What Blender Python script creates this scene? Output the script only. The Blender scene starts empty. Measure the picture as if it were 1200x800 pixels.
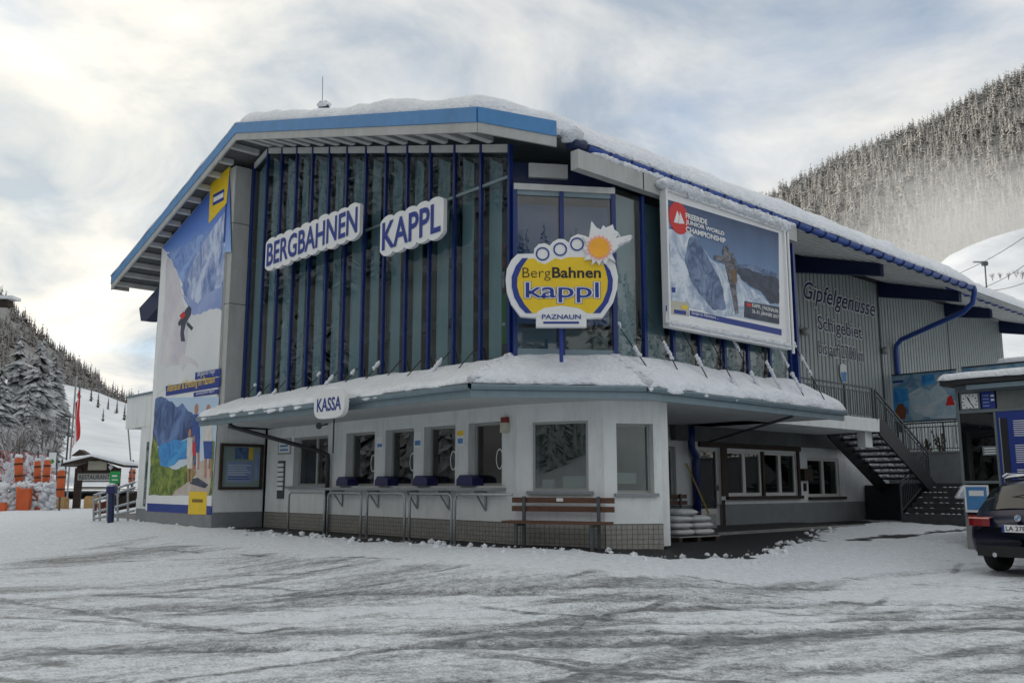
import bpy, math, random
import numpy as np
from mathutils import Vector, Matrix
R = math.radians
sc = bpy.context.scene
COL = sc.collection
# ------------------------------------------------------------------ camera
FPX, HOR, EYE = 1053.0, 570.0, 1.10          # focal length in px of a 1200 px frame, horizon row, eye height over the station floor
PITCH = math.atan((HOR - 400) / FPX)
cd = bpy.data.cameras.new('camera'); cam = bpy.data.objects.new('camera', cd); COL.objects.link(cam)
cam.location = (0, 0, EYE); cam.rotation_euler = (R(90) + PITCH, 0, 0)
cd.sensor_width = 36; cd.lens = FPX * 36 / 1200; cd.clip_start = .1; cd.clip_end = 6000
sc.camera = cam
# ------------------------------------------------------------------ sky and sun
SUN_EL, SUN_AZ = R(18), R(-74)               # azimuth from +Y (away from the camera) towards +X
sdir = Vector((math.sin(SUN_AZ) * math.cos(SUN_EL), math.cos(SUN_AZ) * math.cos(SUN_EL), math.sin(SUN_EL)))
world = bpy.data.worlds.new('World'); sc.world = world; world.use_nodes = True
nt = world.node_tree; nt.nodes.clear()
def wn(t, **k):
    n = nt.nodes.new(t)
    for a_, v in k.items(): setattr(n, a_, v)
    return n
L = nt.links.new
def wmath(op, a_, b_=None, c_=None):
    n = wn('ShaderNodeMath', operation=op)
    for i, v in enumerate((a_, b_, c_)):
        if v is None: continue
        if isinstance(v, (int, float)): n.inputs[i].default_value = v
        else: L(v, n.inputs[i])
    return n.outputs[0]
sky = wn('ShaderNodeTexSky', sky_type='NISHITA'); sky.sun_disc = False
sky.sun_elevation = SUN_EL; sky.sun_rotation = SUN_AZ; sky.altitude = 1200
bg1 = wn('ShaderNodeBackground'); bg1.inputs[1].default_value = .13; L(sky.outputs[0], bg1.inputs[0])
tc = wn('ShaderNodeTexCoord'); sep = wn('ShaderNodeSeparateXYZ'); L(tc.outputs['Generated'], sep.inputs[0])
den = wmath('ADD', wmath('MAXIMUM', sep.outputs[2], 0), .22)
cmb = wn('ShaderNodeCombineXYZ'); L(wmath('DIVIDE', sep.outputs[0], den), cmb.inputs[0]); L(wmath('DIVIDE', sep.outputs[1], den), cmb.inputs[1])
cmb.inputs[2].default_value = 3.7
n1 = wn('ShaderNodeTexNoise'); n1.inputs['Scale'].default_value = 1.5; n1.inputs['Detail'].default_value = 7; n1.inputs['Roughness'].default_value = .58; n1.inputs['Distortion'].default_value = .35
L(cmb.outputs[0], n1.inputs['Vector'])
n2 = wn('ShaderNodeTexNoise'); n2.inputs['Scale'].default_value = 1.9; n2.inputs['Detail'].default_value = 8; n2.inputs['Roughness'].default_value = .56; n2.inputs['Distortion'].default_value = .5
mp = wn('ShaderNodeMapping'); mp.inputs['Location'].default_value = (4.2, 1.3, 0); L(cmb.outputs[0], mp.inputs[0]); L(mp.outputs[0], n2.inputs['Vector'])
cov = wn('ShaderNodeMapRange', interpolation_type='SMOOTHSTEP'); cov.inputs[1].default_value = .20; cov.inputs[2].default_value = .50; cov.inputs[3].default_value = .45; L(n1.outputs[0], cov.inputs[0])
ramp = wn('ShaderNodeValToRGB'); L(n2.outputs[0], ramp.inputs[0])
ramp.color_ramp.elements[0].position = .36; ramp.color_ramp.elements[0].color = (.365, .425, .50, 1)
ramp.color_ramp.elements[1].position = .62; ramp.color_ramp.elements[1].color = (.80, .785, .74, 1)
# clouds are brighter where they stand before the sun
dotn = wn('ShaderNodeVectorMath', operation='DOT_PRODUCT'); dotn.inputs[1].default_value = sdir; L(tc.outputs['Generated'], dotn.inputs[0])
glow = wn('ShaderNodeMapRange', interpolation_type='SMOOTHSTEP'); glow.inputs[1].default_value = .35; glow.inputs[2].default_value = 1.0; glow.inputs[3].default_value = .66; glow.inputs[4].default_value = 1.05
L(dotn.outputs['Value'], glow.inputs[0])
warm = wn('ShaderNodeMapRange', interpolation_type='SMOOTHSTEP'); warm.inputs[1].default_value = .35; warm.inputs[2].default_value = .95; L(dotn.outputs['Value'], warm.inputs[0])
wm = wn('ShaderNodeMix', data_type='RGBA', blend_type='MULTIPLY'); L(warm.outputs[0], wm.inputs[0]); L(ramp.outputs[0], wm.inputs[6]); wm.inputs[7].default_value = (1.0, .93, .80, 1)
bg2 = wn('ShaderNodeBackground'); L(wm.outputs[2], bg2.inputs[0]); L(glow.outputs[0], bg2.inputs[1])
mx = wn('ShaderNodeMixShader'); L(cov.outputs[0], mx.inputs[0]); L(bg1.outputs[0], mx.inputs[1]); L(bg2.outputs[0], mx.inputs[2])
wo = wn('ShaderNodeOutputWorld'); L(mx.outputs[0], wo.inputs[0])
sl = bpy.data.lights.new('sun', 'SUN'); sl.energy = 1.5; sl.angle = R(10); sl.color = (1, .92, .80)
so = bpy.data.objects.new('sun', sl); COL.objects.link(so); so.rotation_euler = (-sdir).to_track_quat('-Z', 'Y').to_euler()
so.location = sdir * 300
sc.view_settings.view_transform = 'Standard'; sc.view_settings.look = 'None'; sc.view_settings.gamma = 1
sc.view_settings.exposure = 0.85; sc.view_settings.use_curve_mapping = False
sc.cycles.use_light_tree = False; sc.cycles.max_bounces = 5; sc.cycles.diffuse_bounces = 3; sc.cycles.glossy_bounces = 3; sc.cycles.transparent_max_bounces = 12; sc.cycles.use_adaptive_sampling = True; sc.cycles.adaptive_threshold = .015; sc.cycles.caustics_reflective = False; sc.cycles.caustics_refractive = False
# ------------------------------------------------------------------ frames and calibration
TA = R(47.9)
AX = Vector((-math.cos(TA), math.sin(TA), 0)); CX = Vector((math.sin(TA), math.cos(TA), 0)); ZX = Vector((0, 0, 1)); XX = Vector((1, 0, 0)); YX = Vector((0, 1, 0))
EYEP = Vector((0, 0, EYE)); SP, CP = math.sin(PITCH), math.cos(PITCH)
def ray(x, y):
    u, v = (x - 600) / FPX, (400 - y) / FPX
    return Vector((u, CP - v * SP, SP + v * CP))
def at(x, y, Y): r = ray(x, y); return EYEP + r * (Y / r.y)
def atz(x, y, z): r = ray(x, y); return EYEP + r * ((z - EYE) / r.z)
def B(p, q, z): return CX * p + AX * q + ZX * z       # station frame: p along the side front, q along the gable front
def W(x, y, z): return Vector((x, y, z))
class PL:
    """a plane with axes u, v and outward n"""
    def __init__(s, o, u, n, v=ZX): s.o, s.u, s.v, s.n = Vector(o), Vector(u).normalized(), Vector(v).normalized(), Vector(n).normalized()
    def __call__(s, u, v, d=0): return s.o + s.u * u + s.v * v + s.n * d
    def px(s, x, y):
        r = ray(x, y); P = EYEP + r * ((s.o - EYEP).dot(s.n) / r.dot(s.n)) - s.o
        return (P.dot(s.u), P.dot(s.v))
    def box(s, x0, y0, x1, y1):                            # two opposite corners given where they are seen
        a_, b_ = s.px(x0, y0), s.px(x1, y1)
        return min(a_[0], b_[0]), max(a_[0], b_[0]), min(a_[1], b_[1]), max(a_[1], b_[1])
def planeA(p): return PL(CX * p, -AX, -CX)                 # u = -q
def planeC(q): return PL(AX * q, CX, -AX)                  # u = p
def lerp(a_, b_, t_): return a_ + (b_ - a_) * t_
# ------------------------------------------------------------------ mesh helpers
WLOC = {}
class MB:
    def __init__(s): s.v, s.f, s.m = [], [], []
    def add(s, vs, fs, mi=0):
        n = len(s.v); s.v += [Vector(x) for x in vs]; s.f += [[i + n for i in f] for f in fs]; s.m += [mi] * len(fs); return s
    def box(s, F, x, y, z, mi=0):
        x0, x1 = sorted(x); y0, y1 = sorted(y); z0, z1 = sorted(z)
        return s.add([F(a_, b_, c_) for c_ in (z0, z1) for a_, b_ in ((x0, y0), (x1, y0), (x1, y1), (x0, y1))],
                     [(0, 3, 2, 1), (4, 5, 6, 7), (0, 1, 5, 4), (1, 2, 6, 5), (2, 3, 7, 6), (3, 0, 4, 7)], mi)
    def prism(s, F, pts, d0, d1, mi=0):                    # pts (u,v) counter-clockwise seen from +d
        n = len(pts); lo = [F(u, v, d0) for u, v in pts]; hi = [F(u, v, d1) for u, v in pts]
        return s.add(lo + hi, [list(range(n))[::-1], list(range(n, 2 * n))] + [(i, (i + 1) % n, n + (i + 1) % n, n + i) for i in range(n)], mi)
    def flat(s, F, pts, z0, z1, mi=0):                     # horizontal slab, pts in the first two coordinates
        n = len(pts); z0 = z0 if isinstance(z0, (list, tuple)) else [z0] * n; z1 = z1 if isinstance(z1, (list, tuple)) else [z1] * n
        lo = [F(p[0], p[1], a_) for p, a_ in zip(pts, z0)]; hi = [F(p[0], p[1], b_) for p, b_ in zip(pts, z1)]
        return s.add(lo + hi, [list(range(n))[::-1], list(range(n, 2 * n))] + [(i, (i + 1) % n, n + (i + 1) % n, n + i) for i in range(n)], mi)
    def tube(s, path, r, n=8, caps=True, mi=0):
        path = [Vector(p) for p in path]; k = len(path); rr = r if isinstance(r, (list, tuple)) else [r] * k
        vs, fs = [], []; ref = None
        for i, p in enumerate(path):
            t = (path[min(i + 1, k - 1)] - path[max(i - 1, 0)]).normalized()
            if ref is None: ref = t.orthogonal().normalized()
            ref = (ref - t * ref.dot(t)).normalized(); b_ = t.cross(ref)
            for j in range(n):
                a_ = 2 * math.pi * j / n; vs.append(p + (ref * math.cos(a_) + b_ * math.sin(a_)) * rr[i])
        for i in range(k - 1):
            for j in range(n): fs.append((i * n + j, i * n + (j + 1) % n, (i + 1) * n + (j + 1) % n, (i + 1) * n + j))
        if caps: fs += [list(range(n))[::-1], list(range((k - 1) * n, k * n))]
        return s.add(vs, fs, mi)
    def bar(s, a_, b_, w, h, up=ZX, mi=0):                 # rectangular bar between two points
        a_, b_ = Vector(a_), Vector(b_); t = (b_ - a_).normalized(); sd = t.cross(up).normalized(); u = sd.cross(t)
        vs = [e + sd * (i * w / 2) + u * (j * h / 2) for e in (a_, b_) for i, j in ((-1, -1), (1, -1), (1, 1), (-1, 1))]
        return s.add(vs, [(0, 1, 2, 3), (7, 6, 5, 4), (0, 4, 5, 1), (1, 5, 6, 2), (2, 6, 7, 3), (3, 7, 4, 0)], mi)
    def blob(s, c_, r, rng, n=7, m=5, rough=.25, mi=0):
        c_ = Vector(c_); vs, fs = [], []
        r = r if isinstance(r, (tuple, list)) else (r, r, r)
        for i in range(m + 1):
            th = math.pi * i / m
            for j in range(n):
                ph = 2 * math.pi * j / n + i * .4; k = 1 + rng.uniform(-rough, rough)
                vs.append(c_ + Vector((r[0] * math.sin(th) * math.cos(ph) * k, r[1] * math.sin(th) * math.sin(ph) * k, r[2] * math.cos(th) * k)))
        for i in range(m):
            for j in range(n): fs.append((i * n + j, (i + 1) * n + j, (i + 1) * n + (j + 1) % n, i * n + (j + 1) % n))
        return s.add(vs, fs, mi)
    def build(s, name, mats, parent=None, label=None, cat=None, group=None, kind=None, smooth=False, base=False):
        lo = Vector([min(v[i] for v in s.v) for i in range(3)]); hi = Vector([max(v[i] for v in s.v) for i in range(3)])
        o_ = (lo + hi) / 2
        if base: o_.z = lo.z
        me = bpy.data.meshes.new(name); me.from_pydata([v - o_ for v in s.v], [], s.f); me.update()
        mats = mats if isinstance(mats, (list, tuple)) else [mats]
        for m_ in mats: me.materials.append(m_)
        if len(mats) > 1: me.polygons.foreach_set('material_index', s.m)
        if smooth: me.polygons.foreach_set('use_smooth', [True] * len(me.polygons))
        return link(name, me, o_, parent, label, cat, group, kind)
def link(name, data, loc, parent=None, label=None, cat=None, group=None, kind=None):
    o = bpy.data.objects.new(name, data); COL.objects.link(o); WLOC[o] = Vector(loc)
    if parent is not None: o.parent = parent; o.location = WLOC[o] - WLOC[parent]
    else: o.location = loc
    tag(o, label, cat, group, kind); return o
def tag(o, label=None, cat=None, group=None, kind=None):
    for k, v in (('label', label), ('category', cat), ('group', group), ('kind', kind)):
        if v: o[k] = v
    return o
def thing(name, loc, label, cat, group=None):
    return link(name, None, loc, None, label, cat, group)
def dup(o, delta, parent=None, label=None):                # a copy of an object and its children, moved
    def rec(s_, par):
        c_ = s_.copy(); COL.objects.link(c_); WLOC[c_] = WLOC[s_] + Vector(delta)
        if par is not None: c_.parent = par; c_.location = WLOC[c_] - WLOC[par]
        else: c_.parent = None; c_.location = WLOC[c_]
        for ch in list(s_.children): rec(ch, c_)
        return c_
    c_ = rec(o, parent if parent is not None else o.parent)
    if label: c_['label'] = label
    return c_
def one(f, *args, **k):
    m_ = MB(); getattr(m_, f)(*args, **k); return m_
def text_geo(s, offset=0., shear=0., space=1.):
    cu = bpy.data.curves.new('lettering', 'FONT'); cu.body = s; cu.offset = offset; cu.shear = shear; cu.space_character = space; cu.resolution_u = 3; cu.fill_mode = 'FRONT'
    o = bpy.data.objects.new('lettering', cu); me = o.to_mesh()
    vs = np.array([v.co[:2] for v in me.vertices]); fs = [list(p.vertices) for p in me.polygons]
    o.to_mesh_clear(); bpy.data.objects.remove(o); bpy.data.curves.remove(cu); return vs, fs
def text(F, s, u0, u1, v0, v1, d, mat, parent, name='lettering', offset=0., shear=0., space=1., skew=0., label=None, thick=0, ref=None):
    vs, fs = text_geo(s, offset, shear, space)
    rv = vs if ref is None else text_geo(s, ref, shear, space)[0]
    lo, hi = rv.min(0), rv.max(0); t = (vs - lo) / (hi - lo)
    m_ = MB(); P = [(u0 + a_ * (u1 - u0), v0 + b_ * (v1 - v0) + skew * a_) for a_, b_ in t]
    m_.add([F(a_, b_, d) for a_, b_ in P], fs)
    if thick: m_.add([F(a_, b_, d - thick) for a_, b_ in P], [f[::-1] for f in fs])
    return m_.build(name, mat, parent, label=label)
# ------------------------------------------------------------------ materials
def mat(name, col, rough=.6, metal=0., var=.12, scale=6., bump=0., bscale=40., col2=None, spec=.5, stretch=None, dirt=0., sharp=.2, drip=(1, 1, 1), bd=.02):
    m_ = bpy.data.materials.new(name); m_.use_nodes = True; t = m_.node_tree; b_ = t.nodes['Principled BSDF']
    b_.inputs['Roughness'].default_value = rough; b_.inputs['Metallic'].default_value = metal; b_.inputs['Specular IOR Level'].default_value = spec
    N, K = t.nodes.new, t.links.new
    tcn = N('ShaderNodeTexCoord'); src = tcn.outputs['Object']
    if stretch:
        mpn = N('ShaderNodeMapping'); mpn.inputs['Scale'].default_value = stretch; K(src, mpn.inputs[0]); src = mpn.outputs[0]
    nz = N('ShaderNodeTexNoise'); nz.inputs['Scale'].default_value = scale; nz.inputs['Detail'].default_value = 9 if sharp < .2 else 4; nz.inputs['Roughness'].default_value = .7 if sharp < .2 else .6; nz.inputs['Distortion'].default_value = .8 if sharp < .2 else 0; K(src, nz.inputs['Vector'])
    rp = N('ShaderNodeValToRGB'); K(nz.outputs[0], rp.inputs[0])
    c2 = col2 or tuple(min(1, x * (1 + var)) for x in col); c1 = col if col2 else tuple(x * (1 - var) for x in col)
    rp.color_ramp.elements[0].position = .5 - sharp; rp.color_ramp.elements[0].color = (*c1, 1); rp.color_ramp.elements[1].position = .5 + sharp; rp.color_ramp.elements[1].color = (*c2, 1)
    out = rp.outputs[0]
    if dirt:
        nd = N('ShaderNodeTexNoise'); nd.inputs['Scale'].default_value = 1.7; nd.inputs['Detail'].default_value = 5; nd.inputs['Roughness'].default_value = .7; md = N('ShaderNodeMapping'); md.inputs['Scale'].default_value = drip; K(tcn.outputs['Object'], md.inputs[0]); K(md.outputs[0], nd.inputs['Vector'])
        mr = N('ShaderNodeMapRange'); mr.inputs[1].default_value = .5; mr.inputs[2].default_value = .8; mr.inputs[4].default_value = dirt; K(nd.outputs[0], mr.inputs[0])
        mi = N('ShaderNodeMix'); mi.data_type = 'RGBA'; K(mr.outputs[0], mi.inputs[0]); K(out, mi.inputs[6]); mi.inputs[7].default_value = (.10, .095, .085, 1); out = mi.outputs[2]
    K(out, b_.inputs['Base Color'])
    if bump:
        nb = N('ShaderNodeTexNoise'); nb.inputs['Scale'].default_value = bscale; nb.inputs['Detail'].default_value = 3; K(src, nb.inputs['Vector'])
        bn = N('ShaderNodeBump'); bn.inputs['Strength'].default_value = bump; bn.inputs['Distance'].default_value = bd; K(nb.outputs[0], bn.inputs['Height']); K(bn.outputs[0], b_.inputs['Normal'])
    return m_
def glass(name, tint=(.75, .82, .82), refl=1.0, ior=1.5, rough=.0):
    m_ = bpy.data.materials.new(name); m_.use_nodes = True; t = m_.node_tree; t.nodes.clear(); N, K = t.nodes.new, t.links.new
    tr = N('ShaderNodeBsdfTransparent'); tr.inputs[0].default_value = (*tint, 1)
    gl = N('ShaderNodeBsdfGlossy'); gl.inputs['Roughness'].default_value = rough; gl.inputs[0].default_value = (refl, refl, refl, 1)
    fr = N('ShaderNodeFresnel'); fr.inputs[0].default_value = ior
    nz = N('ShaderNodeTexNoise'); nz.inputs['Scale'].default_value = 1.1; tcn = N('ShaderNodeTexCoord'); K(tcn.outputs['Object'], nz.inputs['Vector'])
    bn = N('ShaderNodeBump'); bn.inputs['Strength'].default_value = .02; bn.inputs['Distance'].default_value = .03; K(nz.outputs[0], bn.inputs['Height']); K(bn.outputs[0], gl.inputs['Normal'])
    mxs = N('ShaderNodeMixShader'); o = N('ShaderNodeOutputMaterial')
    ge = N('ShaderNodeNewGeometry'); ft = N('ShaderNodeMath'); ft.operation = 'SUBTRACT'; ft.inputs[0].default_value = 1; K(ge.outputs['Backfacing'], ft.inputs[1])
    fm = N('ShaderNodeMath'); fm.operation = 'MULTIPLY'; K(fr.outputs[0], fm.inputs[0]); K(ft.outputs[0], fm.inputs[1])
    K(fm.outputs[0], mxs.inputs[0]); K(tr.outputs[0], mxs.inputs[1]); K(gl.outputs[0], mxs.inputs[2]); K(mxs.outputs[0], o.inputs[0]); return m_
def snowy(name, leaf, leaf2, thr0=.15, thr1=.6, amount=.9):      # snow lies on what faces the sky
    m_ = bpy.data.materials.new(name); m_.use_nodes = True; t = m_.node_tree; b_ = t.nodes['Principled BSDF']; N, K = t.nodes.new, t.links.new
    b_.inputs['Roughness'].default_value = .85
    ge = N('ShaderNodeNewGeometry'); sp_ = N('ShaderNodeSeparateXYZ'); K(ge.outputs['Normal'], sp_.inputs[0])
    nz = N('ShaderNodeTexNoise'); nz.inputs['Scale'].default_value = .8; nz.inputs['Detail'].default_value = 2; tcn = N('ShaderNodeTexCoord'); K(tcn.outputs['Object'], nz.inputs['Vector'])
    ad = N('ShaderNodeMath'); ad.operation = 'MULTIPLY_ADD'; K(nz.outputs[0], ad.inputs[0]); ad.inputs[1].default_value = .9; K(sp_.outputs[2], ad.inputs[2])
    mr = N('ShaderNodeMapRange'); mr.inputs[1].default_value = thr0 + .45; mr.inputs[2].default_value = thr1 + .45; mr.inputs[4].default_value = amount; K(ad.outputs[0], mr.inputs[0])
    rp = N('ShaderNodeValToRGB'); K(nz.outputs[0], rp.inputs[0]); rp.color_ramp.elements[0].color = (*leaf, 1); rp.color_ramp.elements[1].color = (*leaf2, 1)
    mi = N('ShaderNodeMix'); mi.data_type = 'RGBA'; K(mr.outputs[0], mi.inputs[0]); K(rp.outputs[0], mi.inputs[6]); mi.inputs[7].default_value = (.78, .80, .84, 1)
    K(mi.outputs[2], b_.inputs['Base Color']); return m_
M = {}
M['snow'] = mat('snow', (.77, .80, .85), .75, var=.07, scale=3.5, bump=1., bscale=13, spec=.25, bd=.05)
M['plaster'] = mat('white_plaster', (.72, .745, .75), .85, var=.05, scale=2.5, bump=.15, bscale=90, dirt=.28, drip=(2.2, 2.2, .35))
M['plaster_grey'] = mat('grey_plaster', (.22, .235, .25), .85, var=.1, scale=3, bump=.15, bscale=90, dirt=.3)
M['soffit'] = mat('white_soffit', (.5, .52, .53), .8, var=.06, scale=3)
M['board'] = mat('grey_board', (.42, .43, .42), .75, var=.12, scale=3, stretch=(1, 1, .3), dirt=.25)
M['slat'] = mat('pale_slat', (.56, .57, .56), .75, var=.1, scale=4, dirt=.15)
M['soffit_dark'] = mat('dark_soffit', (.13, .135, .14), .8, var=.15, scale=4)
M['blue'] = mat('blue_fascia', (.07, .235, .50), .45, var=.1, scale=3, dirt=.15)
M['mullion'] = mat('blue_mullion', (.010, .030, .16), .35, var=.12, scale=5)
M['navy'] = mat('navy_paint', (.008, .018, .075), .4, var=.15)
M['gutter'] = mat('blue_gutter', (.02, .07, .32), .3, var=.15, scale=4)
M['lead'] = mat('blue_grey_sheet', (.20, .27, .31), .45, metal=.3, var=.08, scale=3, dirt=.25, drip=(2, 2, .6))
M['glass'] = glass('facade_glass', (.78, .87, .89), .95, 1.8)
M['glass_bay'] = glass('bay_glass', (.70, .80, .86), .95, 1.95)
M['glass_win'] = glass('window_glass', (.62, .68, .66), .95, 1.95)
M['lamella'] = mat('lamella', (.27, .32, .335), .8, var=.14, scale=2, stretch=(1, 1, .15))
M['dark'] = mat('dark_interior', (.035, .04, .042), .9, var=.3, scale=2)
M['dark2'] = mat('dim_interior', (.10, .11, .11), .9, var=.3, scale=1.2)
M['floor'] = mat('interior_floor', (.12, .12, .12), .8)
M['siding'] = mat('metal_siding', (.36, .395, .395), .5, metal=.1, var=.05, scale=2, dirt=.08)
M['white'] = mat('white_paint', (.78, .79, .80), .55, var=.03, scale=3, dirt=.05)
M['signblue'] = mat('sign_blue', (.012, .038, .25), .5, var=.04)
M['yellow'] = mat('sign_yellow', (.80, .55, .015), .5, var=.05)
M['orange'] = mat('sun_orange', (.95, .42, .03), .5, var=.15, scale=2)
M['pink'] = mat('sun_pink', (.85, .42, .35), .5, var=.05)
M['black'] = mat('black_print', (.012, .012, .016), .5, var=.05)
M['steel'] = mat('galvanised_steel', (.34, .36, .37), .4, metal=.7, var=.12, scale=8)
M['iron'] = mat('grey_iron', (.09, .10, .11), .5, metal=.4, var=.15, scale=8)
M['darkmetal'] = mat('dark_metal', (.025, .027, .03), .5, metal=.2, var=.2)
M['wood'] = mat('bench_wood', (.10, .042, .022), .55, var=.3, scale=3, stretch=(1, 8, 8), bump=.2, bscale=30)
M['oldwood'] = mat('dark_brown_wood', (.035, .022, .015), .7, var=.3, scale=5)
M['frame'] = mat('window_frame_grey', (.33, .34, .33), .5, var=.05)
M['framew'] = mat('window_frame_white', (.6, .6, .58), .5, var=.05)
M['asphalt'] = mat('wet_asphalt', (.028, .03, .032), .45, var=.35, scale=9, bump=.6, bscale=120)
M['concrete'] = mat('concrete', (.25, .25, .24), .85, var=.15, scale=4, bump=.2, bscale=60, dirt=.3)
M['stone'] = mat('dark_stone_step', (.05, .052, .055), .7, var=.3, scale=8, bump=.3)
M['red'] = mat('red_print', (.60, .02, .02), .5, var=.05)
M['orangepad'] = mat('orange_padding', (.60, .115, .03), .7, var=.18, scale=3, dirt=.35)
M['green'] = mat('sign_green', (.01, .30, .07), .5, var=.05)
M['tan'] = mat('tan_mat', (.48, .30, .13), .8, var=.15)
M['bag'] = mat('sandbag', (.52, .53, .53), .8, var=.08, bump=.4, bscale=18)
M['redlamp'] = mat('red_lamp', (.20, .015, .012), .3)
M['cream'] = mat('cream_plastic', (.48, .47, .38), .5)
M['bluebox'] = mat('blue_plastic', (.012, .016, .10), .4)
M['rubber'] = mat('rubber', (.012, .012, .013), .75, var=.2, bump=.3, bscale=50)
M['yellowstick'] = mat('yellow_handle', (.5, .33, .03), .5)
# ------------------------------------------------------------------ numpy value noise
def vnoise(x, y, seed=0):
    xi, yi = np.floor(x).astype(np.int64), np.floor(y).astype(np.int64); xf, yf = x - xi, y - yi
    def h(a_, b_):
        n_ = (a_ * 374761393 + b_ * 668265263 + seed * 974634541) & 0xffffffff
        n_ = ((n_ ^ (n_ >> 13)) * 1274126177) & 0xffffffff
        return ((n_ ^ (n_ >> 16)) & 0xffff) / 65535.
    u, v = xf * xf * (3 - 2 * xf), yf * yf * (3 - 2 * yf)
    return (h(xi, yi) * (1 - u) + h(xi + 1, yi) * u) * (1 - v) + (h(xi, yi + 1) * (1 - u) + h(xi + 1, yi + 1) * u) * v
def fbm(x, y, o=4, seed=0):
    x = np.asarray(x, float); y = np.asarray(y, float)
    s_, a_, t_ = 0, 1., 0
    for i in range(o): s_ = s_ + a_ * vnoise(x * 2 ** i, y * 2 ** i, seed + i * 17); t_ += a_; a_ *= .5
    return s_ / t_
def sst(e0, e1, x): t_ = np.clip((x - e0) / (e1 - e0), 0, 1); return t_ * t_ * (3 - 2 * t_)
# ------------------------------------------------------------------ ground
KASSA = [(11.95, 23.5), (11.95, 13.1), (12.62, 11.4), (13.63, 10.85)]      # foot of the ticket-office wall
def base_z(X, Y):
    p = X * CX.x + Y * CX.y; q = X * AX.x + Y * AX.y
    d = np.hypot(np.maximum(0, 11.2 - p), np.maximum(0, 12.3 - q))
    z = -.42 * sst(.0, 6.2, d)
    return z + .10 * (fbm(X * .12, Y * .12, 2, 5) - .5) * sst(1, 5, d)
def segd(p, q, a_, b_):
    dx, dy = b_[0] - a_[0], b_[1] - a_[1]; t_ = np.clip(((p - a_[0]) * dx + (q - a_[1]) * dy) / (dx * dx + dy * dy), 0, 1)
    return np.hypot(p - a_[0] - t_ * dx, q - a_[1] - t_ * dy)
EDGE = [atz(x, y, -.02) for x, y in ((120, 606), (170, 611.5), (249, 617.5), (300, 623.5), (380, 630), (470, 636.5), (560, 642), (680, 645.5), (780, 647), (870, 644), (915, 637), (945, 630), (972, 620.5))]
EDGE = [(v.x, v.y) for v in EDGE]
POLY = EDGE + [(11.5, 28.5), (9, 40), (-16, 40)]
TRK = []
_r = random.Random(31)
for _ in range(11):
    y0, a_, b_, x0 = _r.uniform(4.5, 13.5), _r.uniform(-.16, .20), _r.uniform(-.008, .010), _r.uniform(-6, 8)
    TRK += [(y0, a_, b_, x0, _r.uniform(.10, .17), _r.uniform(.5, 1)), (y0 + 1.55, a_, b_, x0, _r.uniform(.10, .17), _r.uniform(.5, 1))]
def inside_poly(X, Y, P):
    r_ = np.zeros(X.shape, bool)
    for (x0, y0), (x1, y1) in zip(P, P[1:] + P[:1]):
        if y0 == y1: continue
        r_ ^= ((y0 > Y) != (y1 > Y)) & (X < (x1 - x0) * (Y - y0) / (y1 - y0) + x0)
    return r_
def ground_arrays(X, Y):
    p = X * CX.x + Y * CX.y; q = X * AX.x + Y * AX.y
    d = np.minimum.reduce([segd(p, q, KASSA[i], KASSA[i + 1]) for i in range(3)])
    n1_, n2_, n3_ = fbm(X * 1.6, Y * 1.6, 4, 1), fbm(X * 3.6, Y * 3.6, 2, 2), fbm(X * 2.6, Y * 2.6, 2, 6)
    sd = np.minimum.reduce([segd(X, Y, EDGE[i], EDGE[i + 1]) for i in range(len(EDGE) - 1)])
    bare = np.where(inside_poly(X, Y, POLY), -sd, sd) + .55 * (n1_ - .5) + .5 * (n2_ - .5)
    e3 = np.abs(q - (10.3 + .015 * (p - 22))) - .34 * (n2_ + n1_ - .62) + .3 * np.maximum(0, p - 26.5) + .3 * np.maximum(0, 20 - p)
    bare = np.minimum(bare, e3)
    snow = sst(-.05, .22, bare)
    berm = np.exp(-((bare - .6) / .5) ** 2)
    rim = np.exp(-((bare - .2) / .16) ** 2)
    left = sst(-6, -14, X) * sst(10, 18, Y)                       # deep snow towards the pistes
    bankr = np.exp(-(((p - 24.5) / 3.2) ** 2 + ((q - 9.2) / 1.1) ** 2))
    hgt = snow * (.022 + .05 * berm * (n2_ * 1.3) + .07 * rim * np.clip(n3_ * 2.4 - .8, 0, 1.3) + .10 * left * n1_ + .30 * bankr * (.5 + n2_))
    rut = (fbm(X * .5 + Y * .12, Y * 2.2 - X * .25, 3, 9) - .5)
    hgt = hgt + snow * .045 * rut + snow * .030 * (n2_ - .5) + snow * .02 * (fbm(X * 8, Y * 8, 2, 3) - .5)
    hgt = hgt * (.3 + .7 * sst(.25, 1.9, bare))
    lot = sst(.9, 2.6, bare) * (1 - sst(.25, .8, left)) * (1 - .85 * np.clip(bankr * 1.6, 0, 1))
    trk = 0 * X
    for y0, a_, b_, x0, w_, st_ in TRK:
        dy = np.abs(Y - (y0 + a_ * (X - x0) + b_ * (X - x0) ** 2)) / np.sqrt(1 + (a_ + 2 * b_ * (X - x0)) ** 2)
        fade = np.clip(fbm(X * .25 + y0 * 9, Y * .25, 2, 21) * 2.6 - .75, 0, 1) * st_
        g_ = np.exp(-(dy / w_) ** 2) * fade; trk = np.maximum(trk, g_)
        hgt = hgt - lot * .018 * g_ + lot * .022 * np.exp(-((dy - w_ * 2) / (w_ * .7)) ** 2) * fade * n2_
    cover = snow * (1 - lot * (.47 + .20 * trk))
    return base_z(X, Y) + hgt, cover
def heights(X, Y): return float(ground_arrays(np.array([float(X)]), np.array([float(Y)]))[0][0])
xs = np.concatenate([[-3000, -1200, -500, -220, -120, -80, -60, -45, -36, -30, -26], np.arange(-24, 20.01, .10), [21, 23, 26, 30, 36, 45, 60, 80, 120, 220, 500, 1200, 3000]])
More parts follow.
